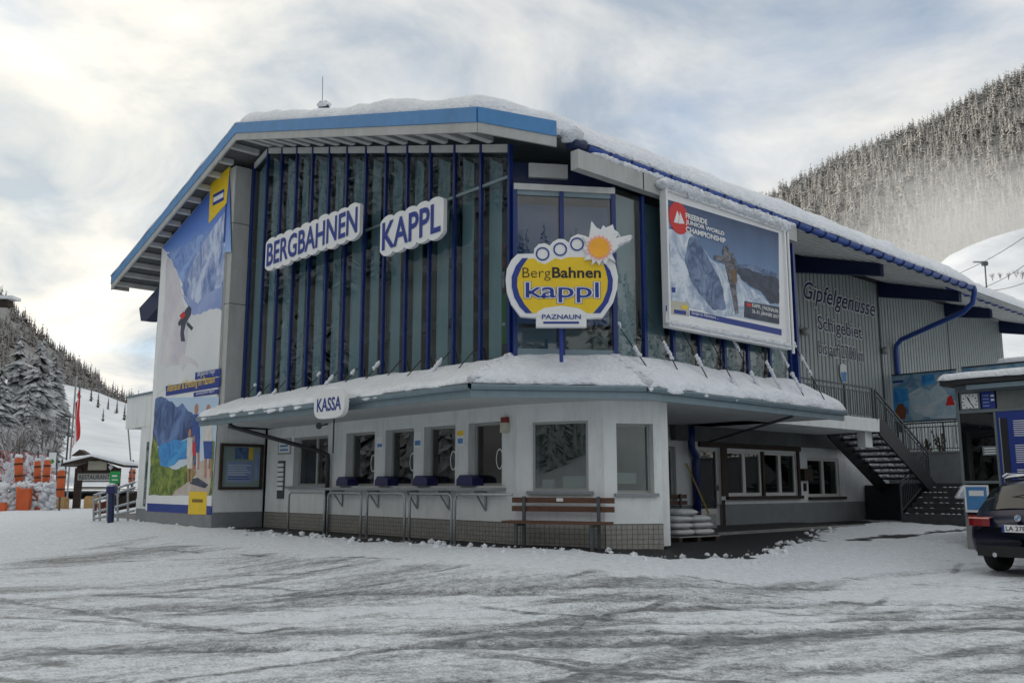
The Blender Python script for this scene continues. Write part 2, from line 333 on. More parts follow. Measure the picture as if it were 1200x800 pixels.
ys = np.concatenate([[-3000, -1200, -500, -220, -100, -50, -25, -12, -6, -3, 0, 1.5, 3, 4], np.arange(4.6, 31, .10), [31.5, 32.5, 34, 36, 39, 43, 48, 55, 65, 80, 110, 160, 300, 600, 1200, 3000]])
GX, GY = np.meshgrid(xs, ys); gz, gc = ground_arrays(GX.ravel(), GY.ravel())
gz = gz - .0 * gz
nx, ny = len(xs), len(ys)
idx = (np.arange(ny - 1)[:, None] * nx + np.arange(nx - 1)[None]).ravel()
gm = bpy.data.meshes.new('ground'); gm.from_pydata(np.stack([GX.ravel(), GY.ravel(), gz], 1).tolist(), [], np.stack([idx, idx + 1, idx + nx + 1, idx + nx], 1).tolist())
at_ = gm.attributes.new('cover', 'FLOAT', 'POINT'); at_.data.foreach_set('value', gc.astype(np.float32)); gm.polygons.foreach_set('use_smooth', [True] * len(gm.polygons)); gm.update()
ground = link('ground', gm, (0, 0, 0), kind='structure')
def ground_material():
    m_ = bpy.data.materials.new('trodden_snow'); m_.use_nodes = True; t = m_.node_tree; b_ = t.nodes['Principled BSDF']; N, K = t.nodes.new, t.links.new
    tcn = N('ShaderNodeTexCoord')
    def noise(scale, rot, st, detail=6, dist=0., rough=.6, off=(0, 0, 0)):
        a1 = N('ShaderNodeMapping'); a1.inputs['Rotation'].default_value = (0, 0, rot); a1.inputs['Location'].default_value = off; K(tcn.outputs['Object'], a1.inputs[0])
        a2 = N('ShaderNodeMapping'); a2.inputs['Scale'].default_value = st; K(a1.outputs[0], a2.inputs[0])
        n_ = N('ShaderNodeTexNoise'); n_.inputs['Scale'].default_value = scale; n_.inputs['Detail'].default_value = detail; n_.inputs['Roughness'].default_value = rough; n_.inputs['Distortion'].default_value = dist; K(a2.outputs[0], n_.inputs['Vector']); return n_.outputs[0]
    def ma(op, x, y, z=None):
        n_ = N('ShaderNodeMath'); n_.operation = op
        for i, v in enumerate((x, y, z)):
            if v is None: continue
            if isinstance(v, (int, float)): n_.inputs[i].default_value = v
            else: K(v, n_.inputs[i])
        return n_.outputs[0]
    def rng(x, a_, b_, lo=0., hi=1.):
        n_ = N('ShaderNodeMapRange'); n_.interpolation_type = 'SMOOTHSTEP'; K(x, n_.inputs[0])
        for i, v in enumerate((a_, b_, lo, hi)): n_.inputs[i + 1].default_value = v
        return n_.outputs[0]
    at_n = N('ShaderNodeAttribute'); at_n.attribute_name = 'cover'; cv = at_n.outputs['Fac']
    s1 = noise(.50, -.66, (.28, 1.3, 1), 5, 1.2, .66)
    s2 = noise(1.1, -.50, (.14, 2.4, 1), 5, .8, .70)
    s3 = noise(.24, -.55, (.5, 1.1, 1), 3, .8, .6)
    s4 = noise(9, 0, (1, 1, 1), 3, 0, .75)
    s5 = noise(38, 0, (1, 1, 1), 3, 0, .7)
    st = ma('ADD', ma('MULTIPLY', s1, .50), ma('ADD', ma('MULTIPLY', s2, .40), ma('ADD', ma('MULTIPLY', s3, .85), ma('MULTIPLY', s4, .22))))   # mean about .76
    f = ma('ADD', ma('MULTIPLY', cv, 2.0), ma('MULTIPLY', st, 2.1))        # lot: cover .5
    def arcs(cx, cy, per, w, off):
        vm = N('ShaderNodeVectorMath'); vm.operation = 'DISTANCE'; vm.inputs[1].default_value = (cx, cy, 0); K(tcn.outputs['Object'], vm.inputs[0])
        wob = noise(.35, 0, (1, 1, 1), 1, 0, .5, off); dd = ma('ADD', vm.outputs['Value'], ma('MULTIPLY', wob, .45))
        pp = ma('ABSOLUTE', ma('SUBTRACT', ma('FRACT', ma('DIVIDE', dd, per), 0), .5), 0)
        ln_ = rng(pp, w / per, w / per * .35); mk = rng(noise(.28, 0, (1, 1, 1), 2, .3, .6, (off[0] + 7, off[1], 0)), .50, .58)
        return ma('MULTIPLY', ln_, mk)
    tr = ma('MAXIMUM', arcs(-14, -16, 2.1, .11, (3, 1, 0)), ma('MAXIMUM', arcs(24, 58, 2.7, .10, (9, 4, 0)), arcs(-34, 44, 1.9, .09, (5, 8, 0))))
    f = ma('SUBTRACT', f, ma('MULTIPLY', tr, .30))
    fac = rng(ma('ADD', f, ma('MULTIPLY', ma('SUBTRACT', s5, .5), .8)), 2.66, 3.27)
    packed = N('ShaderNodeValToRGB'); K(ma('ADD', ma('MULTIPLY', s4, .5), ma('MULTIPLY', s5, .5)), packed.inputs[0]); packed.color_ramp.elements[0].position = .34; packed.color_ramp.elements[0].color = (.56, .60, .65, 1); packed.color_ramp.elements[1].position = .60; packed.color_ramp.elements[1].color = (.82, .86, .91, 1)
    ice = N('ShaderNodeValToRGB'); K(s4, ice.inputs[0]); ice.color_ramp.elements[0].position = .3; ice.color_ramp.elements[0].color = (.088, .096, .104, 1); ice.color_ramp.elements[1].position = .7; ice.color_ramp.elements[1].color = (.32, .34, .36, 1)
    asp = rng(cv, .05, .45)
    icemix = N('ShaderNodeMix'); icemix.data_type = 'RGBA'; K(asp, icemix.inputs[0]); icemix.inputs[6].default_value = (.022, .023, .025, 1); K(ice.outputs[0], icemix.inputs[7])
    c_ = N('ShaderNodeMix'); c_.data_type = 'RGBA'; K(ma('MULTIPLY', fac, asp), c_.inputs[0]); K(icemix.outputs[2], c_.inputs[6]); K(packed.outputs[0], c_.inputs[7]); K(c_.outputs[2], b_.inputs['Base Color'])
    K(rng(fac, 0, 1, .5, .8), b_.inputs['Roughness']); b_.inputs['Specular IOR Level'].default_value = .3
    hb = ma('ADD', ma('MULTIPLY', s4, 1.1), ma('MULTIPLY', s5, .5))
    bn = N('ShaderNodeBump'); bn.inputs['Strength'].default_value = .9; bn.inputs['Distance'].default_value = .05; K(hb, bn.inputs['Height']); K(bn.outputs[0], b_.inputs['Normal'])
    return m_
gm.materials.append(ground_material())
def crumbs():
    rg = random.Random(44); m_ = MB(); pts = []
    for k in range(420):
        i = rg.randrange(1, len(EDGE) - 1); t_ = rg.random(); x = lerp(EDGE[i][0], EDGE[i + 1][0], t_); y = lerp(EDGE[i][1], EDGE[i + 1][1], t_)
        o_ = abs(rg.gauss(0, .7)) - .35; x += rg.uniform(-.2, .2); y -= o_; pts.append((x, y, (.010 + .055 * rg.random() ** 4)))
    zs_ = ground_arrays(np.array([q_[0] for q_ in pts]), np.array([q_[1] for q_ in pts]))[0]
    for (x, y, r_), z in zip(pts, zs_): m_.blob((x, y, z + r_ * .3), (r_ * 1.3, r_ * 1.1, r_ * .9), rg, 5, 3, .35)
    m_.build('snow_crumbs', M['snow'], None, 'loose snow crumbs scattered along the cleared edge before the station', 'snow', kind='stuff')
crumbs()
# ------------------------------------------------------------------ snow layers
def snow_layer(name, base, Ls, Lt, T, seed, label=None, r=.18, over=(0, 0, 0, 0), droop=0., amp=.35, step=.25, parent=None, cat='snow', nscale=1.1, tmax=60, kind='stuff'):
    """a soft slab of snow on base(s,t); over/droop push the edges s0,s1,t0,t1 out over the rim"""
    def samples(Ln):
        e = [0, .03 * r, .15 * r, .4 * r, .75 * r, 1.1 * r]; e = [x for x in e if x < Ln / 2 - .01]
        lo_ = e[-1]; k = max(1, min(tmax * 4, int((Ln - 2 * lo_) / step))); mid = [lo_ + (Ln - 2 * lo_) * i / k for i in range(1, k)]
        return [x / Ln for x in e + mid] + [1 - x / Ln for x in e[::-1]]
    S, Tt = samples(Ls), samples(Lt); ns, nt_ = len(S), len(Tt); m_ = MB(); rg = lambda d_: math.sqrt(max(0, 1 - (1 - min(d_ / r, 1)) ** 2))
    sa, ta = np.meshgrid(S, Tt, indexing='ij'); nz = fbm(sa * Ls * nscale + seed * 7.3, ta * Lt * nscale + seed * 3.1, 4, seed); nz2 = fbm(sa * Ls * 3 + seed, ta * Lt * 3, 3, seed + 5)
    top, bot = [], []
    C0 = base(.5, .5)
    for i, s_ in enumerate(S):
        for j, t_ in enumerate(Tt):
            P = base(s_, t_); ds, dt = min(s_, 1 - s_) * Ls, min(t_, 1 - t_) * Lt
            th = T * (1 + amp * 2 * (nz[i, j] - .5)) * rg(ds) * rg(dt)
            sh = Vector((0, 0, 0)); dr = 0
            for flag, dist, a_, b_ in ((over[0], s_ * Ls, (0, t_), (.05, t_)), (over[1], (1 - s_) * Ls, (1, t_), (.95, t_)), (over[2], t_ * Lt, (s_, 0), (s_, .05)), (over[3], (1 - t_) * Lt, (s_, 1), (s_, .95))):
                if flag and dist < r * 1.2:
                    k = (1 - dist / (r * 1.2)); od = (base(*a_) - base(*b_)); od.z = 0
                    kk = nz2[i, j] * 1.3 - .1
                    sh += od.normalized() * flag * k * kk; dr += droop * k * k * max(0, (nz2[i, j] - .42) * 3)
            top.append(P + sh + ZX * (th - dr)); bot.append(P + sh * .9 - ZX * (dr * 1.1 + .004))
    n_ = ns * nt_; fs = []
    for i in range(ns - 1):
        for j in range(nt_ - 1):
            a_ = i * nt_ + j; fs.append((a_, a_ + nt_, a_ + nt_ + 1, a_ + 1))
    ring = [j for j in range(nt_)] + [i * nt_ + nt_ - 1 for i in range(1, ns)] + [(ns - 1) * nt_ + j for j in range(nt_ - 2, -1, -1)] + [i * nt_ for i in range(ns - 2, 0, -1)]
    for a_, b_ in zip(ring, ring[1:] + ring[:1]): fs.append((a_, b_, n_ + b_, n_ + a_))
    m_.add(top + bot, fs)
    return m_.build(name, M['snow'], parent, label, None if parent else cat, None, kind, smooth=True)
# ================================================================== THE STATION BUILDING
RZ, RQ, RS = 10.45, 22.34, .282                 # soffit height at the ridge, ridge q, roof slope
def soff(q): return RZ - RS * abs(q - RQ)
PE, QL, QR = 10.05, 31.7, 11.12                  # gable edge, left eave, right eave
st = thing('station_building', B(12, 13, 0), 'large cable car station with blue mullioned glass front and snow covered gable roof', 'building')
def wall_holes(F, u0, u1, v0, v1, d0, d1, holes, mi=0):
    """plate from d0 (back) to d1 (front) with rectangular openings"""
    m_ = MB(); us = sorted({u0, u1, *[h[0] for h in holes], *[h[1] for h in holes]}); vs = sorted({v0, v1, *[h[2] for h in holes], *[h[3] for h in holes]})
    for a_, b_ in zip(us, us[1:]):
        for c_, d_ in zip(vs, vs[1:]):
            cu, cv = (a_ + b_) / 2, (c_ + d_) / 2
            if any(h[0] < cu < h[1] and h[2] < cv < h[3] for h in holes): continue
            m_.add([F(a_, c_, d1), F(b_, c_, d1), F(b_, d_, d1), F(a_, d_, d1)], [(0, 1, 2, 3)], mi)
            m_.add([F(a_, c_, d0), F(b_, c_, d0), F(b_, d_, d0), F(a_, d_, d0)], [(3, 2, 1, 0)], mi)
    for a_, b_, c_, d_ in list(holes) + [(u0, u1, v0, v1)]:
        q_ = [(a_, c_), (b_, c_), (b_, d_), (a_, d_)]
        for (x0, y0), (x1, y1) in zip(q_, q_[1:] + q_[:1]): m_.add([F(x0, y0, d0), F(x1, y1, d0), F(x1, y1, d1), F(x0, y0, d1)], [(0, 1, 2, 3)], mi)
    return m_
def win_frame(F, u0, u1, v0, v1, d, parent, matf, w=.05, th=.05, bars=(), glassm=None, name='window', pane=True):
    m_ = MB()
    m_.box(F, (u0, u1), (v0, v0 + w), (d, d + th)).box(F, (u0, u1), (v1 - w, v1), (d, d + th))
    m_.box(F, (u0, u0 + w), (v0 + w, v1 - w), (d, d + th)).box(F, (u1 - w, u1), (v0 + w, v1 - w), (d, d + th))
    for b_ in bars: m_.box(F, (b_ - w * .8, b_ + w * .8), (v0 + w, v1 - w), (d + .002, d + th + .012))
    f_ = m_.build(name, matf, parent)
    if pane:
        cuts = [u0 + w * .9] + list(bars) + [u1 - w * .9]
        for a_, b_ in zip(cuts, cuts[1:]):
            one('box', F, (a_, b_), (v0 + w * .9, v1 - w * .9), (d + th * .35, d + th * .35 + .012)).build('pane', glassm or M['glass_win'], f_)
    return f_
# ---- ground floor, ticket-office walls
FA = planeA(11.95)                                # u = -q
for i, (a_, b_) in enumerate(zip(KASSA, KASSA[1:])): pass
def seg_plane(a_, b_):
    A_, B_ = B(*a_, 0), B(*b_, 0); u = (B_ - A_).normalized(); n = Vector((u.y, -u.x, 0))
    return PL(A_, u, n), (B_ - A_).length
S0, L0 = seg_plane(KASSA[0], KASSA[1]); S1, L1 = seg_plane(KASSA[1], KASSA[2]); S2, L2 = seg_plane(KASSA[2], KASSA[3])
TILE = .42
holes0 = [S0.box(*h) for h in ((345, 513, 383, 570), (406, 507.5, 438, 569), (452, 504, 484, 570), (497, 499.5, 533, 570.5), (549, 496, 588, 571))]
holes0 = [(h[0], h[1], 1.12, 2.40) for h in holes0]
wall_holes(S0, 0, L0, TILE, 2.70, -.3, 0, holes0).build('wall', M['plaster'], st, label='white plastered ticket office wall with a row of counter windows')
h1 = S1.box(624, 496, 690, 574); h1 = (h1[0], h1[1], 1.02, 2.34)
wall_holes(S1, 0, L1, TILE, 2.70, -.3, 0, [h1]).build('wall', M['plaster'], st)
h2 = S2.box(722, 497, 767, 576); h2 = (max(.12, h2[0]), min(h2[1], L2 - .08), .98, 2.28)
wall_holes(S2, 0, L2, TILE, 2.70, -.3, 0, [h2]).build('wall', M['plaster'], st)
one('box', B, (13.64, 13.9), (10.9, 14.6), (0, 2.70)).build('wall', M['plaster'], st)
# mosaic plinth: small grey-brown tiles with recessed joints
M['tile'] = mat('mosaic_tile', (.28, .27, .25), .5, var=.18, scale=14)
M['grout'] = mat('tile_grout', (.16, .155, .145), .9)
for k, (S_, Ln) in enumerate(((S0, L0), (S1, L1), (S2, L2))):
    pl = one('box', S_, (.002, Ln - .002), (-.25, TILE - .003), (-.25, .012)).build('plinth', M['grout'], st)
    m_ = MB(); nu = int(Ln / .098); tu = Ln / nu
    for i in range(nu):
        for j in range(6): m_.box(S_, (i * tu + .006, (i + 1) * tu - .006), (-.13 + j * .09, -.13 + j * .09 + .078), (.012, .020))
    m_.build('mosaic_tile', M['tile'], pl, kind='stuff')
# counter windows: reveal, frame, pane, speaking oval, tray
M['sill'] = mat('grey_sill', (.24, .26, .28), .5, var=.1)
for i, h in enumerate(holes0):
    if i == 0:
        win_frame(S0, h[0] + .04, h[1], h[2], h[3], -.22, st, M['frame'], .06, .06, bars=[(h[0] + h[1]) / 2 + .1])
        one('box', S0, (h[0] - .25, h[1] + .05), (h[2] - .07, h[2] - .005), (-.2, .10)).build('window_sill', M['sill'], st)
        continue
    f_ = win_frame(S0, h[0] + .02, h[1], h[2], h[3], -.24, st, M['frame'], .05, .06)
    m_ = MB(); cu, cv = lerp(h[0], h[1], .72), lerp(h[2], h[3], .42); n_ = 18
    ring = lambda r1, r2, d_: [S0(cu + r1 * math.cos(2 * math.pi * k / n_), cv + r2 * math.sin(2 * math.pi * k / n_), d_) for k in range(n_)]
    m_.add(ring(.11, .21, -.20) + ring(.085, .185, -.20), [(k, (k + 1) % n_, n_ + (k + 1) % n_, n_ + k) for k in range(n_)])
    m_.build('speaking_ring', M['white'], f_)
    t_ = MB(); u0 = lerp(h[0], h[1], .08); t_.prism(PL(S0(u0, h[2], 0), S0.u, S0.n), [(-.32, 0), (.20, 0), (.20, .15), (.02, .22), (-.22, .22), (-.32, .12)], -.18, .12)
    t_.build('card_reader_box', M['bluebox'], None, ['dark blue box on the counter shelf below the leftmost ticket window', 'dark blue box on the counter shelf below the second ticket window', 'dark blue box on the counter shelf below the third ticket window', 'dark blue box on the counter shelf below the rightmost ticket window'][i - 1], 'box', 'boxes on the ticket counter', base=True)
# small notices between windows
nts = [(442, 512, 449, 526, 'second'), (486, 506, 494, 524, 'third'), (536, 503, 544, 522, 'rightmost')]
for x0, y0, x1, y1, w_ in nts:
    b_ = S0.box(x0, y0, x1, y1); o = one('box', S0, (b_[0], b_[1]), (b_[2], b_[3]), (.003, .012)).build('notice', M['white'], None, 'small paper notice on the wall just left of the %s ticket window' % w_, 'notice', 'notices between the ticket windows')
    one('box', S0, (b_[0] + .03, b_[1] - .03), (b_[2] + .05, lerp(b_[2], b_[3], .45)), (.012, .014)).build('print', M['blue'], o)
    if w_ == 'rightmost': one('box', S0, (b_[0] + .01, b_[1] - .01), (lerp(b_[2], b_[3], .62), b_[3] - .03), (.012, .0145)).build('print', M['yellow'], o)
# counter shelf on brackets
sh = thing('counter_shelf', S0(5, 1.05, .2), 'long grey counter shelf on steel brackets under the ticket windows', 'shelf')
u0, u1 = S0.px(387, 573)[0], S0.px(593, 573)[0]
one('box', S0, (u0, u1), (1.02, 1.075), (.002, .34)).build('shelf_board', M['steel'], sh)
for x in (402, 444, 490, 527, 570):
    u = S0.px(x, 580)[0]; m_ = MB().box(S0, (u - .02, u + .02), (.62, 1.02), (.005, .035)).box(S0, (u - .02, u + .02), (.985, 1.018), (.035, .32))
    m_.bar(S0(u, .64, .03), S0(u, 1.0, .30), .035, .02); m_.build('bracket', M['steel'], sh)
# B and C windows
f_ = win_frame(S1, h1[0], h1[1], h1[2], h1[3], -.06, st, M['frame'], .05, .05); one('box', S1, (h1[0] - .1, h1[1] + .1), (h1[2] - .06, h1[2] - .003), (-.05, .09)).build('window_sill', M['sill'], st)
f_ = win_frame(S2, h2[0], h2[1], h2[2], h2[3], -.24, st, M['frame'], .05, .05); one('box', S2, (h2[0] - .06, h2[1] + .07), (h2[2] - .06, h2[2] - .003), (-.2, .07)).build('window_sill', M['sill'], st)
# things on the inner sill
tag(one('box', S1, (h1[0] + .12, h1[0] + .36), (1.05, 1.24), (-.28, -.18)).build('paper_box', M['white'], None), 'white paper box standing inside the wide ticket office window', 'box')
tag(one('box', S1, (h1[1] - .62, h1[1] - .14), (1.05, 1.30), (-.32, -.22)).build('paper_box', M['white'], None), 'low white printer box inside the right side of the wide window', 'box')
tag(one('box', S2, (h2[0] + .04, h2[0] + .5), (1.16, 1.36), (-.42, -.30)).build('paper_box', M['white'], None), 'white paper tray inside the narrow window of the ticket office', 'box')
# interior of the ticket office
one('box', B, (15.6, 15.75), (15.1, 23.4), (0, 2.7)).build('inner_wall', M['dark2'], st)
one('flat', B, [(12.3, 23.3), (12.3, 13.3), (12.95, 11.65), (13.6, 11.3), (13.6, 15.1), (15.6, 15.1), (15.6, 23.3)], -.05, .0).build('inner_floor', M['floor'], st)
for k in range(4): tag(one('box', B, (15.1, 15.55), (15.3 + k * 2.0, 16.6 + k * 2.0), (0, 1.9)).build('cupboard', M['lamella'], st), None)
# slab between the storeys and soffit of the canopy
one('flat', B, [(11.15, 23.3), (11.15, 12.35), (12.75, 11.25), (18.95, 11.25), (18.95, 28.4), (11.15, 28.4)], 2.86, 3.30).build('floor_slab', M['soffit'], st)
CO = [(9.68, 22.9), (9.99, 12.13), (12.57, 10.33), (20.3, 10.62)]        # outer rim of the canopy
CI = [(11.0, 23.2), (11.0, 12.24), (12.6, 11.06), (19.0, 11.13)]         # where it meets the glass
CZ0, CZ1, CZI = 2.65, 2.87, 3.40
one('flat', B, [(CO[0][0] + .06, CO[0][1]), (CO[1][0] + .06, CO[1][1] + .03), (CO[2][0] + .02, CO[2][1] + .06), (CO[3][0] - .05, CO[3][1] + .06), (20.3, 14.7), (14, 14.7), (14, 23.3)], 2.70, 2.76).build('canopy_soffit', M['soffit'], st)
can = MB()
for i in range(3):
    can.add([B(*CO[i], CZ1), B(*CO[i + 1], CZ1), B(*CI[i + 1], CZI), B(*CI[i], CZI)], [(0, 1, 2, 3)])
can.add([B(*CO[0], CZ1), B(*CI[0], CZI), B(*CI[0], CZ1)], [(0, 1, 2)]); can.add([B(*CO[3], CZ1), B(*CI[3], CZI), B(*CI[3], CZ1)], [(0, 2, 1)])
can = can.build('canopy_roof', M['lead'], st)
for i in range(3):
    a_, b_ = B(*CO[i], 0), B(*CO[i + 1], 0); P_, Ln = seg_plane(CO[i], CO[i + 1])
    one('box', P_, (0, Ln), (CZ0, CZ1 - .10), (-.05, 0)).build('canopy_fascia', M['lead'], can)
    m_ = MB(); g = 6
    pr = [(-.05, -.1), (.0, -.1), (.07, -.085), (.10, -.03), (.10, .005), (.085, .005), (.08, -.03), (.05, -.07), (-.05, -.08)]
    n_ = len(pr); m_.add([P_(u, CZ1 + z, d) for u in (.0, Ln) for d, z in pr], [(k, (k + 1) % n_, n_ + (k + 1) % n_, n_ + k) for k in range(n_)] + [list(range(n_)), list(range(n_, 2 * n_))])
    m_.build('canopy_gutter', M['lead'], can)
# snow on the canopy: three fields
for i, (Ls, nm) in enumerate(((10.7, 'snow with ragged drips along the left canopy above the ticket counter'), (3.1, 'smooth snow bed on the middle canopy under the round logo sign'), (7.8, 'thick snow bed on the right canopy under the billboard'))):
    def base(s_, t_, i=i):
        o_ = lerp(B(*CO[i], CZ1 + .03), B(*CO[i + 1], CZ1 + .03), s_); n_ = lerp(B(*CI[i], CZI + .01), B(*CI[i + 1], CZI + .01), s_); return lerp(o_, n_, t_)
    snow_layer('canopy_snow', base, Ls, 1.15, (.12, .15, .18)[i], 11 + i, nm, r=.12, over=(0, .12 if i == 2 else 0, .13, 0), droop=(.10, .04, .09)[i], amp=.5, step=.09)
# ridges of snow at the two canopy corners
for i in (1, 2):
    rng_ = random.Random(i); m_ = MB(); a_, b_ = B(*CO[i], CZ1 + .1), B(*CI[i], CZI + .08)
    for k in range(11): m_.blob(lerp(a_, b_, k / 10), (.12 + rng_.uniform(-.04, .05), .12, .075), rng_, 8, 5, .2)
    m_.build('corner_snow', M['snow'], None, ('lumpy snow ridge on the left canopy corner', 'lumpy snow ridge on the right canopy corner')[i - 1], 'snow', kind='stuff', smooth=True)
# ---- side front, ground floor under balcony
QW = 14.8; FC = planeC(QW)
hd = FC.box(819, 523, 847, 617); hd = (hd[0], hd[1], .06, 2.17)
hwa = FC.px(851, 528)[0], FC.px(935, 580)[0]; hw = (hwa[0], hwa[1], .84, 2.12)
hx = FC.px(946, 545)[0], FC.px(985, 582)[0]; hw2 = (hx[0], hx[1], .79, 2.0)
hn = FC.px(781, 517)[0], FC.px(793, 575)[0]; hw3 = (hn[0] - .5, hn[1], .75, 2.15)
wall_holes(FC, 13.9, 31.2, .62, 2.70, -.3, 0, [(hd[0], hd[1], .62, hd[3]), hw, hw2, hw3]).build('wall', M['plaster'], st, label='white wall with entrance door and windows under the canopy')
wall_holes(FC, 13.9, 31.2, -.1, .62, -.3, .012, [(hd[0], hd[1], -.09, .615)]).build('plinth', M['plaster_grey'], st)
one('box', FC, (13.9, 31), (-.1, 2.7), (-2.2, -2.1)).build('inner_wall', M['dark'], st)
d_ = win_frame(FC, hd[0], hd[1], hd[2], hd[3], -.14, st, M['framew'], .1, .06, glassm=M['glass_win'], name='entrance_door')
one('box', FC, (hd[0] + .1, hd[1] - .1), (hd[2] + .1, hd[2] + .45), (-.13, -.085)).build('kick_panel', M['framew'], d_)
one('box', FC, (hd[1] - .09, hd[1] - .05), (1.0, 1.14), (-.08, -.01)).build('handle', M['steel'], d_)
one('box', FC, (hd[0] - .05, hw[1] + .15), (2.17, 2.43), (-.02, .10)).build('lintel', M['oldwood'], st)
mid = (hw[0] + hw[1]) / 2
for k, (a_, b_) in enumerate(((hw[0], mid - .05), (mid + .05, hw[1]))):
    win_frame(FC, a_, b_, hw[2], hw[3], -.12, st, M['framew'], .09, .07, bars=[(a_ + b_) / 2])
one('box', FC, (mid - .05, mid + .05), (hw[2], hw[3]), (-.12, .02)).build('window_post', M['oldwood'], st)
one('box', FC, (hw[0] - .1, hw[1] + .16), (hw[2] - .10, hw[2] - .003), (-.1, .12)).build('window_sill', M['oldwood'], st)
one('box', FC, (hw[1] + .003, hw[1] + .13), (hw[2], 2.17), (-.1, .05)).build('window_post', M['oldwood'], st)
one('box', FC, (hd[1] + .003, hw[0] - .003), (hw[2], 2.17), (-.1, .03)).build('window_post', M['oldwood'], st)
one('box', FC, (hd[1] + .003, hd[1] + .12), (-.05, hw[2] - .105), (-.1, .03)).build('window_post', M['oldwood'], st)
win_frame(FC, hw2[0], hw2[1], hw2[2], hw2[3], -.12, st, M['framew'], .09, .07, bars=[(hw2[0] + hw2[1]) / 2])
one('box', FC, (hw2[0] - .05, hw2[1] + .2), (hw2[2] - .09, hw2[2] - .003), (-.1, .12)).build('window_sill', M['oldwood'], st)
win_frame(FC, hw3[0], hw3[1], hw3[2], hw3[3], -.15, st, M['frame'], .12, .07)
b_ = FC.box(938, 549, 947, 563); tag(one('box', FC, (b_[0] - .05, b_[1] + .05), (b_[2], b_[3]), (.004, .16)).build('letter_box', M['oldwood'], None), 'dark letter box on the wall between the entrance windows', 'letter box')
b_ = FC.box(941, 566, 944, 575); tag(one('box', FC, (b_[0], b_[1]), (b_[2], b_[3]), (.004, .05)).build('door_bell_panel', M['black'], None), 'small black bell panel on the wall below the letter box', 'bell')
# raised entrance platform with light kerb edge
one('box', B, (17.6, 24.6), (12.6, 14.79), (-.2, .05)).build('entrance_platform', M['asphalt'], st)
one('box', B, (17.6, 24.6), (12.42, 12.597), (-.25, .06)).build('platform_kerb', M['concrete'], st)
# ---- left wing: banner wall, notice wall
PBN = 10.5; FBN = planeA(PBN)                                           # u=-q
QC = 23.6
m_ = MB(); m_.prism(FBN, [(-28.5, .0), (-QC, .0), (-QC, soff(QC)), (-28.5, soff(28.5))], -.3, 0); m_.build('wall', M['board'], st, label='grey gable wall carrying the tall banner')
one('box', FBN, (-28.5, -QC), (-.3, .36), (.002, .03)).build('plinth', M['plaster_grey'], st)
one('box', B, (10.8, 11.93), (QC, QC + .25), (.42, 2.69)).build('wall', M['plaster'], st)
one('box', B, (10.5, 11.93), (QC - .012, QC + .2), (-.3, .42)).build('plinth', M['plaster_grey'], st)
one('box', B, (10.512, 10.798), (QC - .006, QC + .2), (.42, 3.0)).build('wall', M['plaster'], st)
# grey return between banner wall and glazing, in panels
for z0, z1 in ((3.0, 6.1), (6.12, 8.4), (8.42, soff(QC) - .02)):
    one('box', B, (10.52, 11.0), (QC - .30, QC - .003), (z0, z1)).build('column_panel', M['board'], st)
# side wall and hidden back walls that close the hall
one('box', B, (10.8, 42), (28.2, 28.5), (0, soff(28.5))).build('wall', M['board'], st)
one('box', B, (41.8, 42.0), (14.8, 28.2), (0, 8.0)).build('wall', M['siding'], st)
one('box', B, (15.0, 15.15), (12.2, 28.0), (3.30, 8.2)).build('inner_wall', M['dark'], st)  # dark partition added inside the hall to block light from behind
one('box', B, (18.7, 18.95), (11.3, 14.8), (3.3, 7.4)).build('wall', M['siding'], st)
# ---- annex on the far left with flat roof overhang
an = thing('flat_roofed_annex', B(10.8, 29.5, 0), 'low white flat roofed annex left of the tall banner', 'building')
one('box', planeA(10.62), (-29.6, -28.503), (.42, 3.2), (-3, 0)).build('wall', M['plaster'], an)
one('box', planeA(10.62), (-29.6, -28.503), (-.3, .419), (-3, .004)).build('plinth', M['plaster_grey'], an)
one('box', planeA(10.60), (-31.0, -28.503), (3.0, 4.03), (-3.4, .0)).build('roof_parapet', M['plaster'], an)
one('box', planeA(10.60), (-31.05, -28.503), (4.033, 4.09), (-3.45, .05)).build('parapet_cap', M['lead'], an)
b_ = planeA(10.62).box(165, 515, 171, 590)
one('box', planeA(10.62), (-29.0, -28.62), (.5, 2.5), (.003, .02)).build('window', M['glass_win'], an)
# ---- gable glazing
PG = 11.0; FG = planeA(PG); qm = [12.24 + .84 * i for i in range(14)]
zb = 3.3
for i, q in enumerate(qm):
    one('box', FG, (-q - .03, -q + .03), (zb, soff(q) - .01), (-.06, .035)).build('mullion', M['mullion'], st)
ZT = 6.96
for i in range(13):
    q0, q1 = qm[i] + .035, qm[i + 1] - .035; top = lambda q: soff(q) - .17
    if i < 6:
        segs = ((zb, ZT - .03, ZT - .03), (ZT + .03, top(q0), top(q1)))
        one('box', FG, (-q1, -q0), (ZT - .03, ZT + .03), (-.05, .004)).build('transom', M['lead'], st)
    else: segs = ((zb, top(q0), top(q1)),)
    for a_, b0, b1 in segs: one('prism', FG, [(-q1, a_), (-q0, a_), (-q0, b0), (-q1, b1)], -.01, .0).build('pane', M['glass'], st)
    one('prism', FG, [(-q1, top(q1)), (-q0, top(q0)), (-q0, soff(q0) - .01), (-q1, soff(q1) - .01)], -.04, .02).build('head_panel', M['slat'], st)
    # vertical blinds hanging behind the glass
    rg = random.Random(i + 40); w = .36 + rg.uniform(-.06, .08)
    one('prism', planeA(PG + .16), [(-q1 + .04, zb), (-q1 + .04 + w, zb), (-q1 + .04 + w, top(q0) - .1), (-q1 + .04, top(q1) - .1)], -.01, .01).build('blind_strip', M['lamella'], st)
    if rg.random() < .5: one('box', planeA(PG + 1.6), (-q1 + .3, -q1 + .62), (zb, top(q0)), (-.01, .01)).build('blind_strip', M['dark2'], st)
